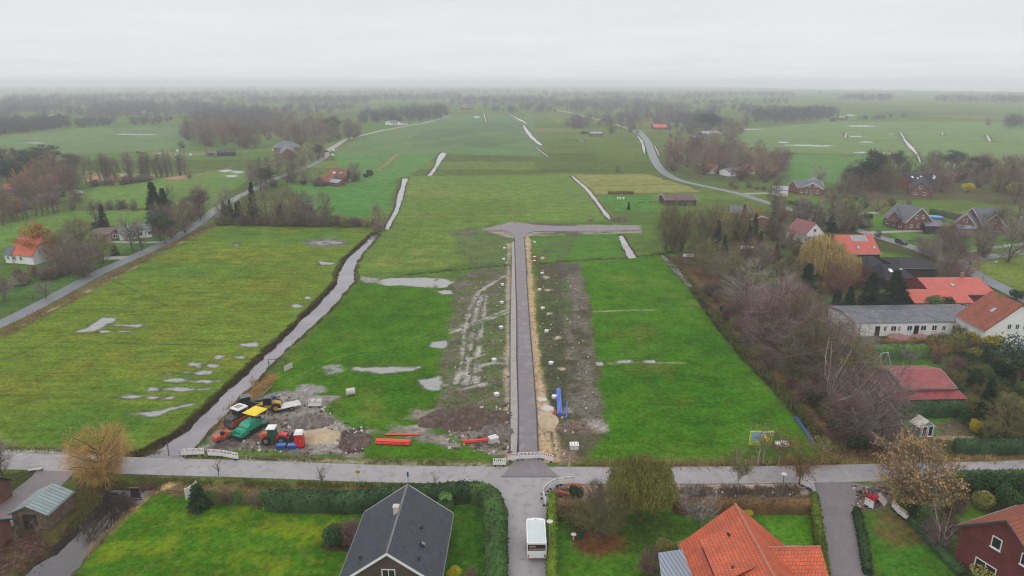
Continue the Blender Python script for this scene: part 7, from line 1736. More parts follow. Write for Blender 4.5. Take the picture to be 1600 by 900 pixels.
    # party tents on the long building's terrace
    for i, (px, py, w_) in enumerate(((1404, 533, 5.0), (1437, 533, 4.0), (1470, 532, 4.4))):
        x, y = G(px, py); o = empty('garden_umbrella', (x, y, 0), 0, 'dusty red terrace canopy in front of the long white building, %s of three' % ('leftmost', 'middle', 'rightmost')[i], 'canopy', 'terrace canopies')
        mb = MB(); n = 8; z0, z1 = 0.9, 1.7
        ring = [(w_ / 2 * cos(2 * pi * (j + 0.5) / n), w_ / 2 * 0.8 * sin(2 * pi * (j + 0.5) / n), z0) for j in range(n)]; mb.add(ring + [(0, 0, z1)], [(j, (j + 1) % n, n) for j in range(n)]); mb.build('canopy', mat('faded_red_canvas', C(142, 102, 104), 0.8, 0.8, 0.15) if i == 0 else mat('greyed_canvas', C(136, 106, 104), 0.8, 0.8, 0.2), o)
        mb = MB(); mb.tube((0, 0, 0), (0, 0, z1), 0.05, n=8); mb.build('pole', M['metal'], o)

def post_mesh(H):
    mb = MB(); mb.tube((0, 0, 0), (0.05, 0, H), 0.07, n=6); o = mb.build('marker_post', M['timber']); me = o.data; bpy.data.objects.remove(o); me.materials.clear(); return me

def heap_mesh(w, d, h, seed, n=40):
    me = bpy.data.meshes.new('soil_heap'); g = np.linspace(-1, 1, n); X, Y = np.meshgrid(g, g)
    r = np.sqrt(X ** 2 + Y ** 2); r = r * (1 + 0.35 * (fbm(X * 3 + seed * 9, Y * 3, 1.3, seed) - 0.5))
    Z = np.clip(1 - r, 0, 1) ** 0.9 * h * (0.72 + 0.6 * fbm(X * w, Y * d, 2.0, seed + 4)) + (fbm(X * w, Y * d, 0.7, seed + 8) - 0.5) * 0.28 * (r < 0.97) * min(1, h)
    Z = np.where(r >= 1, -0.05, Z + 0.02)
    V = np.stack([X * w / 2, Y * d / 2, Z], -1).reshape(-1, 3); i = np.arange(n * n).reshape(n, n)
    F = np.stack([i[:-1, :-1], i[:-1, 1:], i[1:, 1:], i[1:, :-1]], -1).reshape(-1, 4)
    c = (r[:-1, :-1] < 1.05).ravel(); F = F[c]
    return np_mesh('soil_heap', V, F, None, smooth=False)

def car(px, py, rz, m, lab):
    x, y = G(px, py); o = empty('parked_car' if m != 'darkmetal' else 'car', (x, y, 0.07), rz, lab, 'car')
    mb = MB(); mb.prism([(-2.1, 0.3), (2.1, 0.3), (2.15, 0.7), (1.9, 0.9), (1.0, 1.0), (-1.9, 1.0), (-2.15, 0.8)], -0.85, 0.85); mb.build('body', M[m], o)
    mb = MB(); mb.prism([(-1.9, 0.98), (1.0, 0.98), (0.3, 1.42), (-1.5, 1.42)], -0.74, 0.74); c = mb.build('cabin', M['glass'], o)
    mb = MB(); mb.box(-1.5, -0.72, 1.42, 0.3, 0.72, 1.47, tx=0.05, ty=0.05); mb.build('roof_panel', M[m], o)
    for a in (-1.35, 1.35):
        for b in (-0.8, 0.8): wheel(o, a, b, 0.32, 0.2)
    for b in (-0.6, 0.6): mb = MB(); mb.box(2.08, b - 0.15, 0.6, 2.16, b + 0.15, 0.75); mb.build('headlight', M['white'], o)
# ------------------------------------------------------------------ planting
def LB(b, e=None, s=None, l=None):
    return {'bare': b, 'evergreen': e or b.replace('bare', 'evergreen'), 'shrub': s or b.replace('bare tree', 'low shrub').replace('bare', 'low bushy'), 'leafy': l or b.replace('bare', 'rust leaved')}

def planting():
    T = tree
    T('willow_bare', 163, 752, 658, 104, 'round willow with glowing orange twigs beside the pond')
    T('willow_green', 1000, 806, 716, 104, 'olive green weeping tree standing in the brown hedge')
    T('oak', 1426, 792, 688, 136, 'wide oak with tan autumn leaves over the road junction')
    T('fruit0', 938, 838, 768, 92, 'spreading bare fruit tree over a bed of fallen red leaves')
    T('fruit1', 1092, 824, 768, 74, 'small grey bare fruit tree beside the orange tiled house')
    T('scrub_olive', 895, 812, 786, 60, 'loose olive shrub left of the spreading fruit tree')
    T('bare_pale', 1468, 856, 782, 66, 'crooked bare tree with pale trunk in the flower bed at lower right')
    T('thin', 1184, 726, 655, 56, 'thin young tree in front of the information board, left of the pair'); T('thin', 1192, 724, 662, 44, 'thin young tree in front of the information board, right of the pair')
    T('young', 1153, 766, 690, 52, 'leaning young tree with green gold crown south of the road'); T('young', 1216, 728, 668, 50, 'young tree between the board and the orange crowned tree')
    T('gold', 1249, 757, 682, 76, 'young tree with orange gold crown at the paved street corner'); T('young', 1284, 724, 686, 46, 'young tree with faded orange crown near the field corner')
    T('sapling', 503, 757, 722, 34, 'leaning bare sapling at the road edge left of the slate roofed house'); T('sapling', 680, 757, 734, 18, 'stubby pollarded sapling at the road edge right of the slate ridge')
    T('sapling', 342, 743, 714, 20, 'small bare sapling near the yard barriers'); T('sapling', 120, 782, 750, 14, 'thin stake like sapling between shed and pond')
    T('fruit1', 4, 748, 690, 60, 'dark bare tree at the left edge beside the road'); T('fruit1', 8, 470, 430, 48, 'small bare orchard tree on the lawn at the left edge')
    T('fruit1', 72, 466, 440, 34, 'bare orchard tree near the left road'); T('sapling', 52, 470, 455, 16, 'tiny bare tree beside the left road verge')
    T('sapling', 30, 862, 815, 22, 'brown wispy sapling before the timber shed'); T('sapling', 60, 840, 808, 16, 'brown leaved sapling at the timber shed wall')
    T('scrub', 930, 785, 752, 40, 'bare dark shrub at the dug up corner'); T('bush_dark', 899, 782, 758, 24, 'dark bush behind the corner barriers')
    T('bush_olive', 1040, 866, 842, 34, 'round green shrub north of the corrugated carport'); T('scrub_red', 1016, 895, 860, 40, 'reddish brown shrub left of the corrugated carport'); T('bush_yellow', 1168, 806, 796, 16, 'yellow bush behind the orange roof'); T('bush_olive', 1068, 858, 846, 30, 'low olive shrub against the orange roof')
    T('bush_dark', 525, 850, 822, 42, 'dark shrub in the bed beside the slate roofed house'); T('scrub_red', 545, 850, 818, 36, 'red brown shrub in the bed beside the slate roofed house'); T('scrub', 552, 838, 815, 30, 'brown twiggy shrub touching the slate roof')
    T('bush_yellow', 710, 905, 886, 26, 'pale yellow shrub at the bottom right of the slate roofed house'); T('scrub_red', 735, 908, 888, 24, 'coral twiggy shrub near the lower hedge')
    T('bush_olive', 1545, 905, 880, 60, 'pale olive shrub before the lower right brick house'); T('cypress', 311, 795, 757, 30, 'dark conical evergreen at the hedge end by the white gate')
    for i, (px, by, ty, w, k) in enumerate(((1520, 770, 742, 44, 'bush_dark'), (1555, 775, 735, 50, 'bush_dark'), (1590, 780, 738, 50, 'bush_dark'), (1490, 775, 745, 40, 'bush_green'), (1570, 800, 762, 40, 'bush_green'), (1535, 795, 765, 36, 'bush_olive'), (1600, 800, 770, 40, 'bush_dark'), (1450, 825, 795, 40, 'bush_green'), (1430, 815, 790, 36, 'bush_dark'), (1500, 800, 772, 30, 'scrub_red'), (1465, 845, 820, 36, 'scrub_red'))):
        T(k, px, by, ty, w, 'evergreen shrub in the dense planting right of the oak' if i < 7 else 'shrub in the brown bed below the oak', 'shrubs right of the oak' if i < 7 else 'shrubs below the oak')
    # left: orange tree and its neighbours
    T('orangey', 68, 404, 350, 62, 'orange leaved beech beside the white half timbered house'); T('orangey', 84, 408, 372, 40, 'lower orange leaved beech in the same garden')
    L1 = LB('bare tree in the thicket right of the white half timbered house', 'evergreen in the thicket right of the white half timbered house', 'shrub in the thicket right of the white half timbered house')
    wood([(60, 425), (100, 395), (165, 385), (172, 415), (120, 440), (70, 440)], 12, {'bare0': 2, 'bare1': 3, 'olive0': 2, 'scrub': 2}, (7, 10.5), (0.75, 1.0), L1, 'thicket by the white house', 3, 0.4)
    wood([(0, 440), (60, 430), (100, 425), (100, 436), (40, 445), (0, 455)], 10, {'scrub': 2, 'scrub_red': 2}, (7, 9), (0.7, 1.0), LB('brown bushy shrub below the white half timbered house', s='brown twiggy shrub below the white half timbered house'), 'shrubs below the white house', 4, 0.3)
    T('spruce', 163, 357, 318, 18, 'slim dark spruce behind the low bungalow'); T('cypress', 148, 360, 347, 14, 'dark round evergreen left of the slim spruce'); T('fruit1', 207, 392, 335, 52, 'grey bare tree in front of the low bungalow'); T('cypress', 180, 399, 383, 13, 'dark cone shaped shrub at the driveway'); T('slim0', 222, 391, 345, 24, 'slim bare tree right of the grey bare tree')
    T('slim0', 152, 352, 318, 24, 'thin bare tree beside the slim spruce'); T('bare0', 120, 380, 338, 44, 'purple bare tree behind the bungalow driveway')
    L2 = LB('bare tree of the dark grove beside the left road', 'tall dark fir of the grove beside the left road', 'shrub of the dark grove beside the left road')
    T('spruce', 247, 362, 282, 34, 'tallest dark fir of the grove beside the left road'); T('spruce', 262, 358, 292, 26, 'second tall fir close to the tallest one by the left road')
    wood([(235, 378), (240, 350), (300, 335), (320, 330), (318, 345), (285, 368), (250, 388)], 14, {'bare0': 3, 'bare1': 2, 'bare3': 2, 'pine': 1}, (9, 14), (0.55, 0.75), L2, 'dark grove by the left road', 5, 0.45)
    # left wood
    L3 = LB('bare tree in the wood at the left edge', 'dark evergreen in the wood at the left edge', 'shrub in the wood at the left edge', 'rust leaved tree in the wood at the left edge')
    wood([(-25, 350), (-25, 262), (40, 262), (110, 268), (135, 290), (140, 312), (100, 318), (70, 330), (0, 348)], 62, {'bare0': 4, 'bare1': 4, 'olive0': 2, 'bare3': 3, 'pine': 2, 'fir': 1, 'rusty': 1.3, 'scrub': 3}, (10, 15), (0.7, 0.95), L3, 'wood at the left edge', 6, 0.28)
    T('rusty', 28, 340, 302, 26, 'russet tree standing out at the lower edge of the left wood')
    treeline([(0, 352), (60, 338), (100, 330)], 10, {'slim0': 1, 'slim1': 1}, (6, 9), (0.4, 0.6), LB('slim bare tree lining the lane under the left wood'), 'slim trees on the lane', 8, 0.8)
    L4 = LB('tall slim bare tree in the open row on the left meadow')
    treeline([(138, 287), (200, 284), (245, 278), (290, 274)], 26, {'slim0': 3, 'slim1': 3, 'olive0': 1}, (12, 16), (0.28, 0.42), L4, 'row of slim trees on the left meadow', 9, 3)
    treeline([(140, 292), (200, 288), (240, 282)], 12, {'scrub': 1, 'scrub_red': 1}, (8, 11), (1, 1), LB('shrub under the row of slim trees'), 'shrubs under the row of slim trees', 10, 2)
    for px in (113, 145, 158, 172, 186, 195, 209): T('scrub', px, 326 + (px % 3), 312, 14, 'round pollard bush in the meadow hedge row at left', 'pollard bushes in the meadow')
    T('bare0', 296, 279, 261, 14, 'small round bare tree alone beside the field track')
    # tree line behind the big left field
    L5 = LB('bare tree in the belt behind the big left field', 'dark conifer in the belt behind the big left field', 'shrub in the belt behind the big left field', 'russet tree in the belt behind the big left field')
    treeline([(340, 350), (400, 350), (470, 352), (515, 352)], 13, {'bare0': 3, 'bare1': 3, 'bare2': 2, 'olive0': 3, 'spruce': 1}, (8.5, 15), (0.55, 0.85), L5, 'belt behind the left field', 11, 2)
    treeline([(335, 351), (400, 352), (470, 353), (585, 354)], 30, {'scrub': 3, 'scrub_red': 3, 'scrub_olive': 2}, (6, 10), (1, 1), L5, 'belt behind the left field', 12, 1.2)
    for px, ty, w in ((352, 312, 14), (362, 310, 15), (372, 315, 13), (357, 320, 16), (398, 283, 20), (440, 318, 14)): T('spruce', px, 350, ty, w, 'narrow dark conifer in the belt behind the big left field', 'belt behind the left field (evergreen)')
    T('bare3', 594, 358, 316, 26, 'dark bare tree over the canal culvert'); T('scrub', 590, 362, 345, 20, 'dark scrub over the canal culvert'); T('bare0', 458, 350, 294, 52, 'broadest bare tree of the belt, left part'); T('bare2', 492, 351, 297, 50, 'pale broad bare tree near the right end of the belt')
    # along the left road, upper part
    L6 = LB('bare tree lining the upper left road', 'dark evergreen beside the upper left road')
    treeline([(385, 292), (410, 280), (440, 268), (480, 258), (500, 245)], 14, {'bare1': 2, 'bare0': 2, 'slim0': 1, 'pine': 1}, (10, 14), (0.5, 0.75), L6, 'trees on the upper left road', 13, 3)
    treeline([(400, 300), (440, 288), (465, 283), (490, 282)], 9, {'bare1': 2, 'scrub': 2, 'pine': 2}, (8, 12), (0.6, 0.9), L6, 'trees on the upper left road', 14, 3)
    treeline([(470, 288), (495, 292), (545, 285), (570, 280), (580, 272)], 10, {'bush_dark': 2, 'scrub': 2, 'bare0': 2}, (7, 10), (0.8, 1.0), LB('bare tree around the small orange roofed farmhouse', s='shrub around the small orange roofed farmhouse'), 'planting of the small farmhouse', 15, 2)
    # woods further off
    L7 = LB('bare tree in the large wood behind the hipped roof house', 'conifer in the large wood behind the hipped roof house', 'shrub in the large wood behind the hipped roof house', 'russet tree in the large wood behind the hipped roof house')
    wood([(282, 232), (290, 208), (400, 205), (480, 200), (560, 208), (562, 217), (500, 228), (470, 232), (430, 218), (400, 232), (340, 232)], 92, {'bare0': 4, 'bare1': 4, 'bare3': 3, 'slim0': 2, 'rusty': 0.3, 'pine': 0.6, 'scrub': 3}, (13, 19), (0.7, 1.0), L7, 'large wood behind the hipped roof house', 16, 0.22)
    # right: ditch wood
    L8 = LB('purple brown bare tree in the wood east of the bright field', 'dark fir in the wood east of the bright field', 'twiggy shrub in the wood east of the bright field', 'russet tree in the wood east of the bright field')
    for k, px, by, ty, w in (('bare0', 1196, 548, 440, 88), ('bare0', 1262, 590, 478, 118), ('bare_pale', 1300, 640, 520, 104), ('bare3', 1228, 545, 452, 84), ('bare0', 1330, 600, 500, 90), ('bare_pale', 1290, 560, 470, 80), ('bare0', 1376, 700, 612, 92), ('bare_pale', 1345, 668, 575, 88), ('bare3', 1320, 690, 610, 80), ('bare0', 1160, 500, 415, 70), ('bare2', 1350, 640, 570, 76), ('bare0', 1215, 520, 430, 80), ('bare_pale', 1302, 655, 560, 50)):
        T(k, px, by, ty, w, L8['bare'], 'wood east of the bright field (bare)')
    wood([(1125, 470), (1190, 470), (1260, 500), (1335, 560), (1395, 640), (1402, 708), (1340, 710), (1308, 672), (1248, 605), (1180, 530)], 34, {'bare0': 2, 'bare3': 2, 'bare_pale': 3, 'olive0': 2, 'olive1': 1, 'bare2': 3, 'russet': 1.5}, (6.5, 11.5), (0.8, 1.0), L8, 'wood east of the bright field', 21, 0.35)
    treeline([(1104, 455), (1144, 500), (1196, 560), (1258, 620), (1316, 685), (1338, 712)], 40, {'scrub': 3, 'scrub_red': 4, 'scrub_olive': 3, 'bush_dark': 1}, (5, 9), (1, 1), L8, 'wood east of the bright field', 22, 1.4)
    L9 = LB('olive bare tree at the head of the east ditch', 'dark fir among the gardens', 'shrub at the head of the east ditch')
    for px, by, ty, w, k in ((1052, 396, 306, 52, 'poplar'), (1064, 392, 304, 44, 'poplar'), (1040, 392, 318, 40, 'olive0'), (1105, 372, 312, 62, 'poplar'), (1120, 378, 316, 50, 'olive1'), (1092, 380, 324, 50, 'olive0'), (1150, 372, 325, 34, 'olive1'), (1108, 430, 370, 50, 'olive1'), (1128, 450, 392, 50, 'bare1'), (1085, 412, 372, 34, 'olive0'), (1150, 462, 400, 54, 'olive1')):
        T(k, px, by, ty, w, L9['bare'], 'olive trees at the head of the east ditch')
    T('bush_yellow', 1135, 356, 331, 18, 'yellow green tree between the olive trees and the cottages')
    T('willow_yellow', 1282, 432, 364, 62, 'large golden weeping willow left of the coral tiled house'); T('willow_yellow', 1316, 440, 390, 44, 'smaller golden willow right of the large one')
    for px, by, ty, w in ((1258, 468, 410, 36), (1357, 480, 424, 38), (1393, 482, 420, 42), (1405, 482, 436, 34), (1326, 480, 446, 22), (1307, 478, 450, 22)): T('spruce', px, by, ty, w, 'dark spruce in the row above the long white building', 'spruces above the long white building')
    T('bush_green', 1455, 488, 462, 34, 'round green shrub before the large coral roof'); T('bush_dark', 1478, 488, 461, 22, 'dark shrub right of the round green shrub')
    for px, by, ty, w in ((1178, 372, 332, 14), (1206, 365, 330, 22), (1303, 352, 332, 26), (1340, 355, 338, 24), (1300, 362, 346, 22), (1215, 330 + 30, 340, 16)): T('fir', px, by, ty, w, 'dark fir between the gardens left of the village road', 'firs between the gardens')
    LG = LB('bare tree in the gardens left of the village road', 'dark evergreen in the gardens left of the village road', 'shrub in the gardens left of the village road')
    wood([(1120, 345), (1230, 345), (1245, 372), (1295, 372), (1300, 400), (1250, 440), (1190, 465), (1130, 420), (1110, 385)], 50, {'bare0': 2, 'bare1': 3, 'olive0': 3, 'olive1': 2, 'russet': 2, 'fir': 1.5, 'gold': 1, 'scrub': 5, 'scrub_red': 4, 'scrub_olive': 4, 'bush_dark': 2, 'bush_green': 2}, (5, 8.5), (0.75, 1.0), LG, 'gardens left of the village road', 23, 0.35)
    wood([(1180, 465), (1250, 440), (1340, 440), (1345, 470), (1305, 480), (1300, 500), (1230, 500)], 22, {'bare0': 2, 'russet': 2, 'bush_dark': 1, 'scrub': 3, 'scrub_red': 4, 'scrub_olive': 2}, (5, 8), (0.8, 1.0), LG, 'gardens left of the village road', 24, 0.35)
    for px, by, ty, w, k in ((1442, 400, 362, 34, 'bare2'), (1488, 428, 380, 46, 'bare3'), (1478, 440, 395, 40, 'bare0'), (1502, 395, 362, 26, 'bare0'), (1370, 330, 298, 34, 'bare3'), (1548, 375, 340, 30, 'bare0'), (1575, 410, 345, 60, 'bare1'), (1590, 360, 300, 70, 'bare0'), (1560, 365, 322, 36, 'olive0'), (1535, 400, 365, 30, 'scrub'), (1440, 395, 365, 26, 'fruit1')):
        T(k, px, by, ty, w, 'bare tree beside the village road near the grey roofed houses', 'bare trees near the grey roofed houses')
    wood([(1045, 215), (1090, 200), (1160, 205), (1190, 228), (1120, 232), (1060, 228)], 22, {'bare0': 3, 'bare1': 3, 'scrub': 2, 'olive0': 1}, (8, 12), (0.8, 1.0), LB('bare tree between the long pale shed and the autumn group', s='shrub between the long pale shed and the autumn group'), 'trees below the long pale shed', 41, 0.3)
    wood([(1290, 330), (1370, 345), (1380, 372), (1350, 372), (1300, 360)], 12, {'scrub': 3, 'bush_dark': 3, 'bush_green': 2, 'scrub_olive': 2}, (6, 9), (0.8, 1.0), LG, 'gardens left of the village road', 42, 0.3)
    wood([(1450, 395), (1500, 420), (1530, 445), (1500, 440), (1460, 415)], 8, {'bare0': 2, 'bare3': 2, 'scrub': 3}, (5, 8), (0.8, 1.0), LG, 'gardens left of the village road', 43, 0.3)
    wood([(1290, 312), (1420, 312), (1440, 330), (1380, 335), (1300, 328)], 12, {'scrub_olive': 3, 'scrub': 3, 'bush_olive': 2}, (5, 8), (0.8, 1.0), LB('bare shrub in the rough meadow below the gabled brick house'), 'rough meadow below the gabled brick house', 44, 0.4)
    wood([(1200, 325), (1290, 345), (1345, 362), (1300, 366), (1240, 340)], 9, {'bare2': 2, 'bare0': 2, 'olive0': 2, 'slim0': 2}, (8, 12), (0.5, 0.75), LG, 'gardens left of the village road', 45, 0.4)
    wood([(1450, 372), (1600, 372), (1610, 395), (1480, 405)], 9, {'bare0': 2, 'bare2': 2, 'bare1': 2, 'olive1': 1}, (8, 13), (0.5, 0.8), LB('tall bare tree between the village lane and the grey roofed houses'), 'tall trees at the village lane', 46, 0.5)
    # big mixed garden right
    LR = LB('bare tree in the garden beside the red skirt roof', 'dark conifer in the garden beside the red skirt roof', 'evergreen or olive shrub in the garden beside the red skirt roof', 'orange leaved tree in the garden beside the red skirt roof')
    wood([(1488, 640), (1475, 590), (1500, 580), (1560, 590), (1640, 590), (1640, 690), (1530, 688), (1520, 660)], 30, {'bush_dark': 4, 'bush_green': 2, 'scrub_olive': 3, 'olive1': 2, 'scrub_red': 2, 'pine': 0.4, 'fir': 1}, (6.5, 9.5), (0.9, 1.2), LR, 'garden beside the red skirt roof', 25, 0.4)
    wood([(1440, 545), (1490, 528), (1560, 528), (1545, 560), (1600, 590), (1560, 600), (1490, 590), (1460, 570)], 20, {'bush_dark': 3, 'bush_green': 3, 'bush_olive': 2, 'scrub_olive': 3, 'scrub_red': 2}, (6, 9), (0.9, 1.2), LR, 'garden beside the red skirt roof', 26, 0.4)
    T('gold', 1465, 560, 522, 40, 'small yellowish tree on the lawn by the clipped hedge'); T('fruit1', 1421, 570, 545, 30, 'low pruned tree standing in a round bed'); T('bush_yellow', 1521, 677, 654, 22, 'bright yellow crowned shrub in the vegetable garden'); T('bush_dark', 1506, 662, 636, 26, 'dark ball shaped yew near the greenhouse'); T('bush_dark', 1540, 682, 665, 34, 'dark low yew right of the yellow crowned shrub')
    T('bush_yellow', 1540, 548, 518, 50, 'yellow green shrub below the tall white house'); T('bush_olive', 1510, 540, 518, 40, 'olive yellow shrub below the long white building')
    T('bush_dark', 1590, 525, 515, 50, 'dark shrub along the foot of the tall white house'); T('bush_dark', 1560, 533, 520, 30, 'dark shrub left of the tall white house foot'); T('bush_dark', 1588, 470 - 2, 452, 26, 'dark round shrub by the street behind the tall white house')
    # upper right wood
    LU = LB('bare tree in the belt between the village houses and the plain', 'dark conifer in the belt between the village houses and the plain', 'shrub in the belt between the village houses and the plain', 'autumn leaved tree in the belt between the village houses and the plain')
    wood([(1335, 308), (1330, 285), (1400, 270), (1460, 262), (1640, 270), (1640, 325), (1570, 318), (1500, 305), (1420, 305)], 74, {'bare0': 4, 'bare3': 4, 'bare2': 2, 'olive0': 2, 'bare1': 2, 'pine': 1.5, 'russet': 1.5, 'fir': 1, 'bush_yellow': 0.7, 'scrub': 3, 'scrub_red': 2}, (9, 14), (0.7, 0.95), LU, 'belt behind the village houses', 27, 0.3)
    wood([(1270, 300), (1290, 288), (1345, 285), (1340, 305)], 7, {'bare3': 2, 'pine': 2, 'bare1': 1}, (9, 13), (0.5, 0.7), LU, 'belt behind the village houses', 28, 0.42)
    T('pine', 1357, 300, 235, 36, 'tall dark headed pine in front of the plain'); T('pine', 1400, 275, 236, 22, 'pine with flat crown and bare stem beside the long ditch'); T('bare3', 1372, 300, 235, 44, 'tallest reddish bare tree beside the dark headed pine'); T('bare2', 1278, 285, 248, 26, 'pale bare tree behind the gabled brick house'); T('bush_yellow', 1585, 305, 282, 36, 'yellow green tree at the right edge'); T('bare0', 1598, 262, 240, 50, 'bare tree alone at the right edge of the plain')
    wood([(1280, 320), (1290, 308), (1350, 308), (1360, 325), (1330, 332)], 10, {'scrub': 2, 'bush_green': 2, 'scrub_red': 2}, (5, 8), (1, 1), LB('garden shrub below the gabled brick house', s='garden shrub below the gabled brick house'), 'shrubs below the gabled brick house', 29, 0.4)
    treeline([(1205, 330), (1250, 340), (1275, 352)], 10, {'slim0': 2, 'bare1': 2}, (6, 9), (0.4, 0.7), LB('slim bare tree along the village road bend'), 'slim trees on the village road bend', 30, 1)
    # autumn group by the road
    LA_ = LB('bare tree in the autumn group by the upper village road', 'dark fir in the autumn group by the upper village road', 'shrub in the autumn group by the upper village road', 'orange leaved tree in the autumn group by the upper village road')
    wood([(1034, 262), (1036, 235), (1080, 228), (1150, 232), (1225, 250), (1225, 280), (1180, 284), (1130, 288), (1085, 280), (1050, 275)], 50, {'bare0': 4, 'bare1': 4, 'bare3': 2, 'olive0': 2, 'orangedull': 3, 'rusty': 0.6, 'bush_dark': 1}, (10, 15), (0.7, 0.95), LA_, 'autumn group by the upper village road', 31, 0.45)
    for px, by, ty, w in ((1098, 272, 226, 40), (1158, 282, 243, 36), (1190, 280, 232, 40)): T('orangedull', px, by, ty, w, 'tall orange brown tree in the autumn group by the upper village road', 'autumn group by the upper village road (leafy)')
    wood([(1130, 290), (1200, 285), (1240, 290), (1200, 298), (1150, 297)], 8, {'scrub': 1, 'scrub_red': 1}, (6, 8), (1, 1), LA_, 'autumn group by the upper village road', 32, 0.4)
    T('pine', 1103, 205, 178, 34, 'dark evergreen clump behind the long pale shed'); T('pine', 1110, 206, 180, 26, 'dark evergreen beside the clump behind the long pale shed')
    T('bare1', 1166, 200, 172, 14, 'lone bare tree at the left end of the plain wood'); T('bare3', 1148, 213, 188, 30, 'reddish round tree left of the plain'); T('bare0', 1543, 196, 181, 10, 'lone small tree on the plain at far right'); T('bare0', 1411, 183, 173, 12, 'lone bush like tree in the middle of the plain')
    T('bare1', 966, 270, 258, 11, 'lone pale bush on the meadow beyond the turning head'); T('bare0', 956, 209, 185, 20, 'round dark tree beside the far meadow shed'); T('bare0', 985, 207, 182, 18, 'round tree at the far end of the village road')
    T('cypress', 982, 328, 315, 5, 'thin dark cypress on the small lawn'); T('bush_dark', 912, 209, 205, 16, 'dark scrub left of the far meadow shed')
    # hedges
    H = hedge
    H([(420, 792), (560, 795), (600, 789), (700, 781), (742, 779)], 2.2, 2.0, M['hedge_dark'], 'tall dark green clipped hedge behind the slate roofed house', leaf=0.2)
    H([(735, 779), (758, 783), (768, 792), (774, 815), (775, 860), (774, 925)], 2.3, 2.0, M['hedge'], 'thick clipped hedge along the side street', leaf=0.2)
    H([(696, 778), (697, 800)], 1.6, 1.8, M['hedge'], 'short clipped hedge stub at the slate roofed house', leaf=0.2)
    for i, px in enumerate((330, 343, 358, 372, 386, 400, 413)): T(('bush_green', 'scrub_olive', 'scrub')[i % 3], px, 786 + i % 2 * 2, 766 + (i * 5) % 7, 22, 'loose shrub in the straggly row left of the tall dark hedge', 'straggly shrub row')
    H([(863, 784), (862, 820), (862, 870), (862, 930)], 0.9, 1.6, M['hedge_moss'], 'narrow moss green hedge beside the white box trailer')
    H([(870, 798), (905, 800)], 1.6, 1.5, M['hedge_brown'], 'short brown beech hedge behind the corner barriers'); H([(1052, 799), (1150, 798), (1266, 798)], 1.5, 1.5, M['hedge_brown'], 'long brown beech hedge along the sandy strip')
    H([(1270, 788), (1274, 820), (1281, 870), (1288, 925)], 0.9, 1.7, M['hedge_moss'], 'narrow moss green hedge along the paved street')
    H([(1337, 800), (1346, 840), (1356, 900)], 0.9, 0.8, M['hedge_dark'], 'row of low clipped box balls along the paved street', name='box_hedge')
    H([(1420, 812), (1465, 860), (1505, 905)], 0.9, 0.8, M['hedge_dark'], 'low dark hedge crossing the lower right garden')
    H([(1490, 752), (1560, 750), (1640, 749)], 1.6, 1.2, M['hedge_dark'], 'dark hedge south of the road at right'); H([(1492, 706), (1560, 706), (1640, 704)], 1.8, 1.8, M['hedge_dark'], 'dark hedge north of the road at right')
    H([(1400, 650), (1450, 649), (1504, 647)], 2.0, 2.2, M['hedge_dark'], 'dark tall hedge right below the red skirt roof'); H([(1345, 558), (1400, 557), (1446, 556)], 2.4, 2.2, M['hedge'], 'broad clipped hedge in front of the terrace canopies')
    H([(1200, 432), (1240, 430)], 2.2, 1.8, M['hedge_dark'], 'dark hedge left of the golden willow'); H([(1285, 450), (1345, 448)], 1.5, 1.2, M['hedge_brown'], 'brown hedge below the golden willow'); H([(1453, 334), (1485, 341), (1510, 346)], 1.6, 2.0, M['hedge_dark'], 'dark hedge behind the blue pool')
    H([(1420, 378), (1460, 376), (1470, 377)], 1.0, 1.0, M['hedge'], 'low hedge before the broad grey roofed house'); H([(1230, 318), (1275, 326)], 1.2, 1.3, M['hedge_dark'], 'dark hedge below the pale garage')
    H([(1375, 538), (1450, 536), (1500, 534)], 1.2, 1.0, M['hedge_brown'], 'brown hedge edging the terrace canopies')
    H([(950, 303), (990, 303)], 1.5, 1.2, M['hedge_brown'], 'brown hedge behind the beehives')
    # grasses nobody could count
    tufts('verge_grass', [(0, 701), (228, 708), (330, 713), (560, 721), (770, 727)], 6000, 0.3, 0.06, M['rank'], 1, line=0.4)
    tufts('verge_grass', [(905, 724), (1100, 726), (1320, 720), (1600, 716)], 9000, 0.45, 0.06, M['reed'], 2, line=0.8)
    tufts('bank_reeds', [(408, 590), (393, 612), (370, 638), (350, 660)], 1800, 0.6, 0.08, M['reed'], 3, line=0.8)
    cg = grow(CANAL, 1.2); tufts('bank_reeds', cg[1:16], 6000, 0.35, 0.07, M['rank'], 4, line=0.25, pts_w=True); tufts('bank_reeds', cg[16:], 4500, 0.35, 0.07, M['rank'], 5, line=0.25, pts_w=True)
    tufts('bank_reeds', [(250, 764), (232, 773), (205, 800), (150, 850), (110, 900)], 1200, 0.5, 0.04, M['reed'], 6, line=0.2)
    tufts('garden_grasses', [(300, 775), (420, 780), (560, 774)], 4500, 0.8, 0.06, M['reed'], 7, line=0.8)
    tufts('verge_grass', [(210, 749), (400, 757), (740, 763)], 6000, 0.35, 0.05, M['rank'], 8, line=0.5)
    tufts('verge_grass', [(0, 524), (110, 468), (215, 412), (330, 352)], 7000, 0.6, 0.09, M['reed'], 9, line=1.3)
    tufts('bank_reeds', [(1040, 402), (1085, 452), (1170, 560), (1285, 685), (1320, 712)], 6000, 0.6, 0.09, M['rank'], 10, line=1.0)
    tufts('bank_reeds', [(150, 775), (100, 825), (50, 868)], 1500, 0.4, 0.05, M['rank'], 11, line=0.8)
    tufts('fallen_twigs', [(1060, 768), (1240, 764)], 3500, 0.5, 0.05, M['twig_brown'], 12, line=0.6)
    # clods, stones and scraps on the building ground
    R = random.Random(5); P = MB()
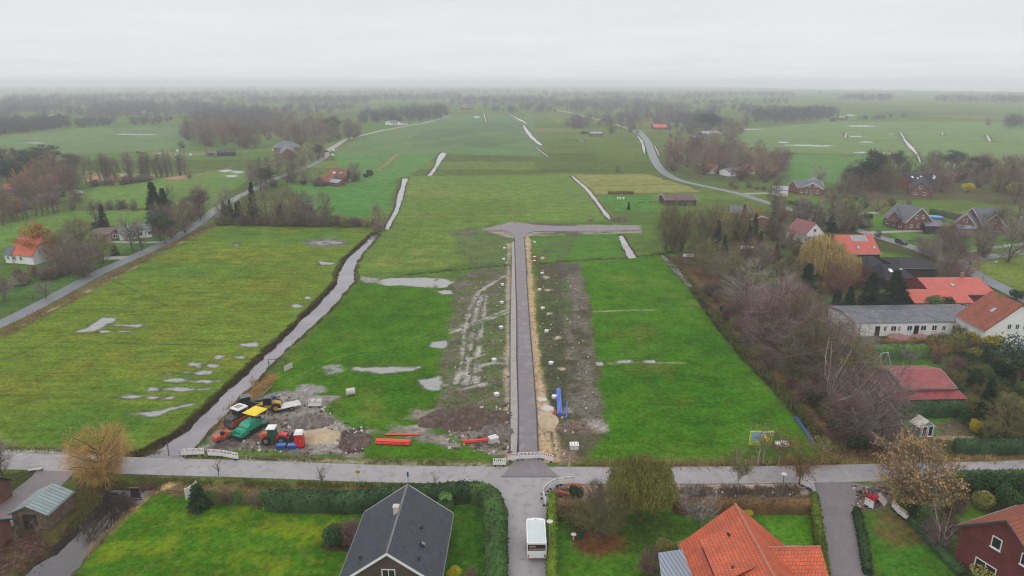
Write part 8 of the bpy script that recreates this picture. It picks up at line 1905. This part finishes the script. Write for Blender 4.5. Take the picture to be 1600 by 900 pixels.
    for poly, n, smax in (([(345, 665), (440, 615), (540, 640), (560, 712), (330, 706)], 260, 0.28), ([(690, 640), (800, 630), (800, 715), (700, 700)], 260, 0.3), ([(700, 450), (798, 430), (798, 620), (700, 600)], 160, 0.22), ([(842, 420), (900, 430), (940, 680), (870, 720)], 240, 0.22), ([(826, 400), (840, 400), (872, 720), (846, 720)], 160, 0.16), ([(535, 672), (570, 668), (570, 705), (540, 710)], 160, 0.3), ([(870, 760), (1250, 758), (1255, 774), (870, 776)], 150, 0.2), ([(1330, 760), (1390, 755), (1380, 792), (1340, 796)], 70, 0.25)):
        Q = W(poly); xs = [q[0] for q in Q]; ys = [q[1] for q in Q]; c = 0
        while c < n:
            x, y = R.uniform(min(xs), max(xs)), R.uniform(min(ys), max(ys))
            if not inpoly(Q, x, y): continue
            c += 1; s_ = smax * R.uniform(0.3, 1) ; P.cur = R.choice((0, 0, 0, 1, 2))
            P.box(-s_, -s_ * R.uniform(0.4, 1), -0.1, s_, s_ * R.uniform(0.4, 1), s_ * R.uniform(0.4, 0.9), Matrix.Translation((x, y, 0)) @ Matrix.Rotation(R.uniform(0, 6), 4, 'Z'), tx=s_ * 0.35, ty=s_ * 0.3)
    tag(P.build('rubble', [M['soil'], M['soil_grey'], M['concrete']]), kind='stuff')
    # far woods as masses
    FW = [([(560, 192), (570, 176), (700, 170), (698, 188), (640, 194), (580, 196)], 90, (11, 16)), ([(-40, 210), (0, 200), (100, 192), (115, 198), (60, 205), (0, 212)], 90, (11, 15)), ([(120, 196), (180, 192), (180, 196), (125, 200)], 14, (7, 11)),
          ([(190, 196), (330, 180), (330, 184), (200, 200)], 20, (7, 12))]
    far_wood('far_wood', FW, M['twig_far'], 1)
    FW = [([(860, 168), (900, 160), (1040, 162), (1075, 172), (1080, 190), (1010, 195), (960, 178), (900, 178)], 160, (12, 18)), ([(880, 196), (930, 188), (1000, 186), (1000, 204), (960, 203), (925, 202), (890, 205)], 30, (10, 15)), ([(1020, 190), (1090, 186), (1150, 196), (1140, 208), (1030, 206)], 46, (9, 14))]
    far_wood('far_wood', FW, M['twig_far'], 2)
    FW = [([(1165, 188), (1180, 180), (1310, 178), (1300, 186), (1240, 191), (1180, 192)], 90, (13, 18)), ([(1560, 202), (1560, 194), (1640, 192), (1640, 202)], 24, (12, 16)), ([(1310, 158), (1320, 153), (1395, 153), (1390, 158)], 60, (14, 20)), ([(1455, 160), (1470, 155), (1640, 154), (1640, 163), (1540, 161)], 90, (14, 20)), ([(1180, 151), (1190, 148), (1240, 149), (1240, 153)], 40, (14, 20)), ([(1290, 188), (1390, 184), (1396, 186), (1290, 191)], 10, (4, 6))]
    far_wood('far_wood', FW, M['twig_far'], 3)
    FW = [([(-60, 186), (-60, 172), (60, 162), (80, 172), (10, 182)], 70, (14, 18)), ([(40, 170), (60, 158), (160, 158), (150, 168)], 70, (14, 18)), ([(140, 188), (150, 168), (240, 164), (250, 184), (200, 186)], 110, (14, 18)), ([(210, 172), (300, 160), (330, 166), (330, 180), (250, 182)], 80, (13, 18)),
          ([(300, 195), (310, 170), (420, 176), (425, 200), (340, 205)], 120, (13, 18)), ([(330, 160), (420, 156), (560, 156), (570, 162), (440, 163), (340, 166)], 110, (14, 20)), ([(455, 164), (460, 158), (575, 158), (575, 163)], 70, (14, 19)), ([(560, 155), (720, 150), (720, 156), (570, 160)], 100, (14, 20)),
          ([(700, 168), (710, 155), (800, 154), (870, 158), (870, 166), (770, 166)], 130, (13, 18)), ([(0, 155), (400, 146), (400, 150), (0, 162)], 130, (15, 22)), ([(300, 150), (850, 142), (860, 148), (300, 155)], 190, (15, 22)), ([(850, 150), (1180, 148), (1180, 152), (860, 156)], 120, (13, 20)), ([(-100, 148), (-100, 141), (600, 138), (600, 142)], 150, (18, 25)), ([(600, 140), (900, 139), (900, 143), (600, 145)], 70, (16, 22)), ([(870, 145), (1200, 146), (1200, 149), (870, 148)], 70, (10, 14)), ([(1080, 160), (1230, 158), (1230, 163), (1080, 166)], 50, (8, 13))]
    far_wood('far_wood', FW, M['twig_far'], 4)
    FW = [([(0, 176), (60, 170), (140, 172), (150, 184), (60, 188), (0, 190)], 40, (11, 16)), ([(-60, 160), (200, 152), (330, 150), (330, 157), (150, 166), (-60, 168)], 110, (14, 20)), ([(420, 176), (520, 166), (560, 170), (500, 182), (430, 190)], 36, (12, 16)), ([(340, 186), (420, 180), (440, 196), (350, 200)], 40, (12, 17)),
          ([(730, 172), (850, 168), (870, 176), (790, 178)], 26, (9, 14)), ([(900, 150), (1100, 150), (1130, 157), (930, 160)], 60, (12, 18)), ([(1100, 172), (1180, 168), (1190, 176), (1110, 180)], 24, (9, 13)), ([(1060, 190), (1100, 180), (1120, 186), (1090, 198)], 24, (10, 14)), ([(1040, 143), (1640, 150), (1640, 152), (1040, 146)], 60, (7, 12))]
    far_wood('far_wood', FW, M['twig_far'], 5)

# ------------------------------------------------------------------ air, light, camera
def air():
    mb = MB(); mb.box(-26500, -450, -5, 26500, 26500, 62)
    m = bpy.data.materials.new('haze'); m.use_nodes = True; nt = m.node_tree; nt.nodes.clear()
    out = nt.nodes.new('ShaderNodeOutputMaterial'); v = nt.nodes.new('ShaderNodeVolumePrincipled')
    v.inputs['Color'].default_value = (0.90, 0.915, 1.0, 1); v.inputs['Density'].default_value = HAZE; v.inputs['Anisotropy'].default_value = 0.2
    nt.links.new(v.outputs[0], out.inputs['Volume'])
    o = mb.build('haze', m); o['kind'] = 'stuff'
    m.volume_intersection_method = 'FAST' if hasattr(m, 'volume_intersection_method') else None if False else 'FAST'

def sky():
    w = bpy.data.worlds.new('World'); SC.world = w; w.use_nodes = True; nt = w.node_tree; L = nt.links
    bg = nt.nodes['Background']; out = nt.nodes['World Output']
    st = nt.nodes.new('ShaderNodeTexSky'); st.sky_type = 'NISHITA'; st.sun_disc = False; st.sun_elevation = SUN_EL; st.sun_rotation = SUN_ROT; st.air_density = 1.0; st.dust_density = 3.0
    hs = nt.nodes.new('ShaderNodeHueSaturation'); hs.inputs['Saturation'].default_value = 0.15; L.new(st.outputs[0], hs.inputs['Color'])
    L.new(hs.outputs[0], bg.inputs['Color']); bg.inputs['Strength'].default_value = 0.05
    # cloud deck: soft patches of a flat overcast, drawn on a plane overhead
    tc = nt.nodes.new('ShaderNodeTexCoord'); sep = nt.nodes.new('ShaderNodeSeparateXYZ'); L.new(tc.outputs['Generated'], sep.inputs[0])
    mz = nt.nodes.new('ShaderNodeMath'); mz.operation = 'MAXIMUM'; mz.inputs[1].default_value = 0.0; L.new(sep.outputs['Z'], mz.inputs[0])
    az = nt.nodes.new('ShaderNodeMath'); az.operation = 'ADD'; az.inputs[1].default_value = 0.06; L.new(mz.outputs[0], az.inputs[0])
    dv = nt.nodes.new('ShaderNodeVectorMath'); dv.operation = 'DIVIDE'; L.new(tc.outputs['Generated'], dv.inputs[0])
    cb = nt.nodes.new('ShaderNodeCombineXYZ'); cb.inputs[2].default_value = 1.0; L.new(az.outputs[0], cb.inputs[0]); L.new(az.outputs[0], cb.inputs[1]); L.new(cb.outputs[0], dv.inputs[1])
    nz = nt.nodes.new('ShaderNodeTexNoise'); nz.inputs['Scale'].default_value = 0.55; nz.inputs['Detail'].default_value = 5; nz.inputs['Roughness'].default_value = 0.5; L.new(dv.outputs[0], nz.inputs['Vector'])
    mr = nt.nodes.new('ShaderNodeMapRange'); mr.inputs['From Min'].default_value = 0.3; mr.inputs['From Max'].default_value = 0.7; mr.inputs['To Min'].default_value = 0.965; mr.inputs['To Max'].default_value = 1.035; L.new(nz.outputs['Fac'], mr.inputs['Value'])
    ramp = nt.nodes.new('ShaderNodeValToRGB'); e = ramp.color_ramp.elements
    e[0].position = 0.0; e[0].color = (0.84, 0.85, 0.87, 1); e[1].position = 1.0; e[1].color = (1.6, 1.6, 1.62, 1)
    x = ramp.color_ramp.elements.new(0.06); x.color = (0.87, 0.88, 0.90, 1); x = ramp.color_ramp.elements.new(0.16); x.color = (0.78, 0.79, 0.815, 1); x = ramp.color_ramp.elements.new(0.4); x.color = (1.3, 1.3, 1.32, 1)
    L.new(mz.outputs[0], ramp.inputs[0])
    vm = nt.nodes.new('ShaderNodeVectorMath'); vm.operation = 'SCALE'; L.new(ramp.outputs[0], vm.inputs[0]); L.new(mr.outputs['Result'], vm.inputs['Scale'])
    b2 = nt.nodes.new('ShaderNodeBackground'); L.new(vm.outputs[0], b2.inputs['Color']); b2.inputs['Strength'].default_value = SKYK
    ad = nt.nodes.new('ShaderNodeMixShader'); ad.inputs[0].default_value = 0.88
    L.new(bg.outputs[0], ad.inputs[1]); L.new(b2.outputs[0], ad.inputs[2]); L.new(ad.outputs[0], out.inputs['Surface'])
    s = bpy.data.lights.new('sun', 'SUN'); s.energy = 0.7; s.angle = radians(20); s.color = (1.0, 0.97, 0.93)
    o = bpy.data.objects.new('sun', s); COL.objects.link(o)
    d = Vector((sin(SUN_ROT) * cos(SUN_EL), cos(SUN_ROT) * cos(SUN_EL), sin(SUN_EL)))
    o.rotation_euler = d.to_track_quat('Z', 'Y').to_euler(); o.location = (0, 0, 80)

def camera():
    c = bpy.data.cameras.new('camera'); c.lens = 24.0; c.sensor_width = 36.0; c.clip_end = 60000; c.clip_start = 0.5
    o = bpy.data.objects.new('camera', c); COL.objects.link(o); o.location = (0, 0, CAM_H); o.rotation_euler = (pi / 2 - PITCH, 0, 0)
    SC.camera = o

HAZE = 3.2e-4
SUN_EL, SUN_ROT = radians(38), radians(200)
SKYK = 1.04
setup_mats(); M['corr_light'] = mat('pale_sheet', C(196, 206, 208), 0.4, 1.0, 0.04)
setup_protos()
build_ground(); build_flat(); buildings(); machines(); planting(); air(); sky(); camera()
cy = SC.cycles
cy.use_denoising = True; cy.pixel_filter_type = 'BLACKMAN_HARRIS'; cy.filter_width = 1.15
cy.max_bounces = 5; cy.diffuse_bounces = 2; cy.glossy_bounces = 2; cy.transmission_bounces = 1; cy.volume_bounces = 2; cy.transparent_max_bounces = 4
cy.caustics_reflective = False; cy.caustics_refractive = False
cy.use_adaptive_sampling = True; cy.adaptive_threshold = 0.01
vs = SC.view_settings; vs.view_transform = 'Standard'; vs.look = 'None'; vs.gamma = 1.0; vs.exposure = 0.0; vs.use_curve_mapping = False
print('individual trees in woods', NTREES, 'objects', len(bpy.data.objects))
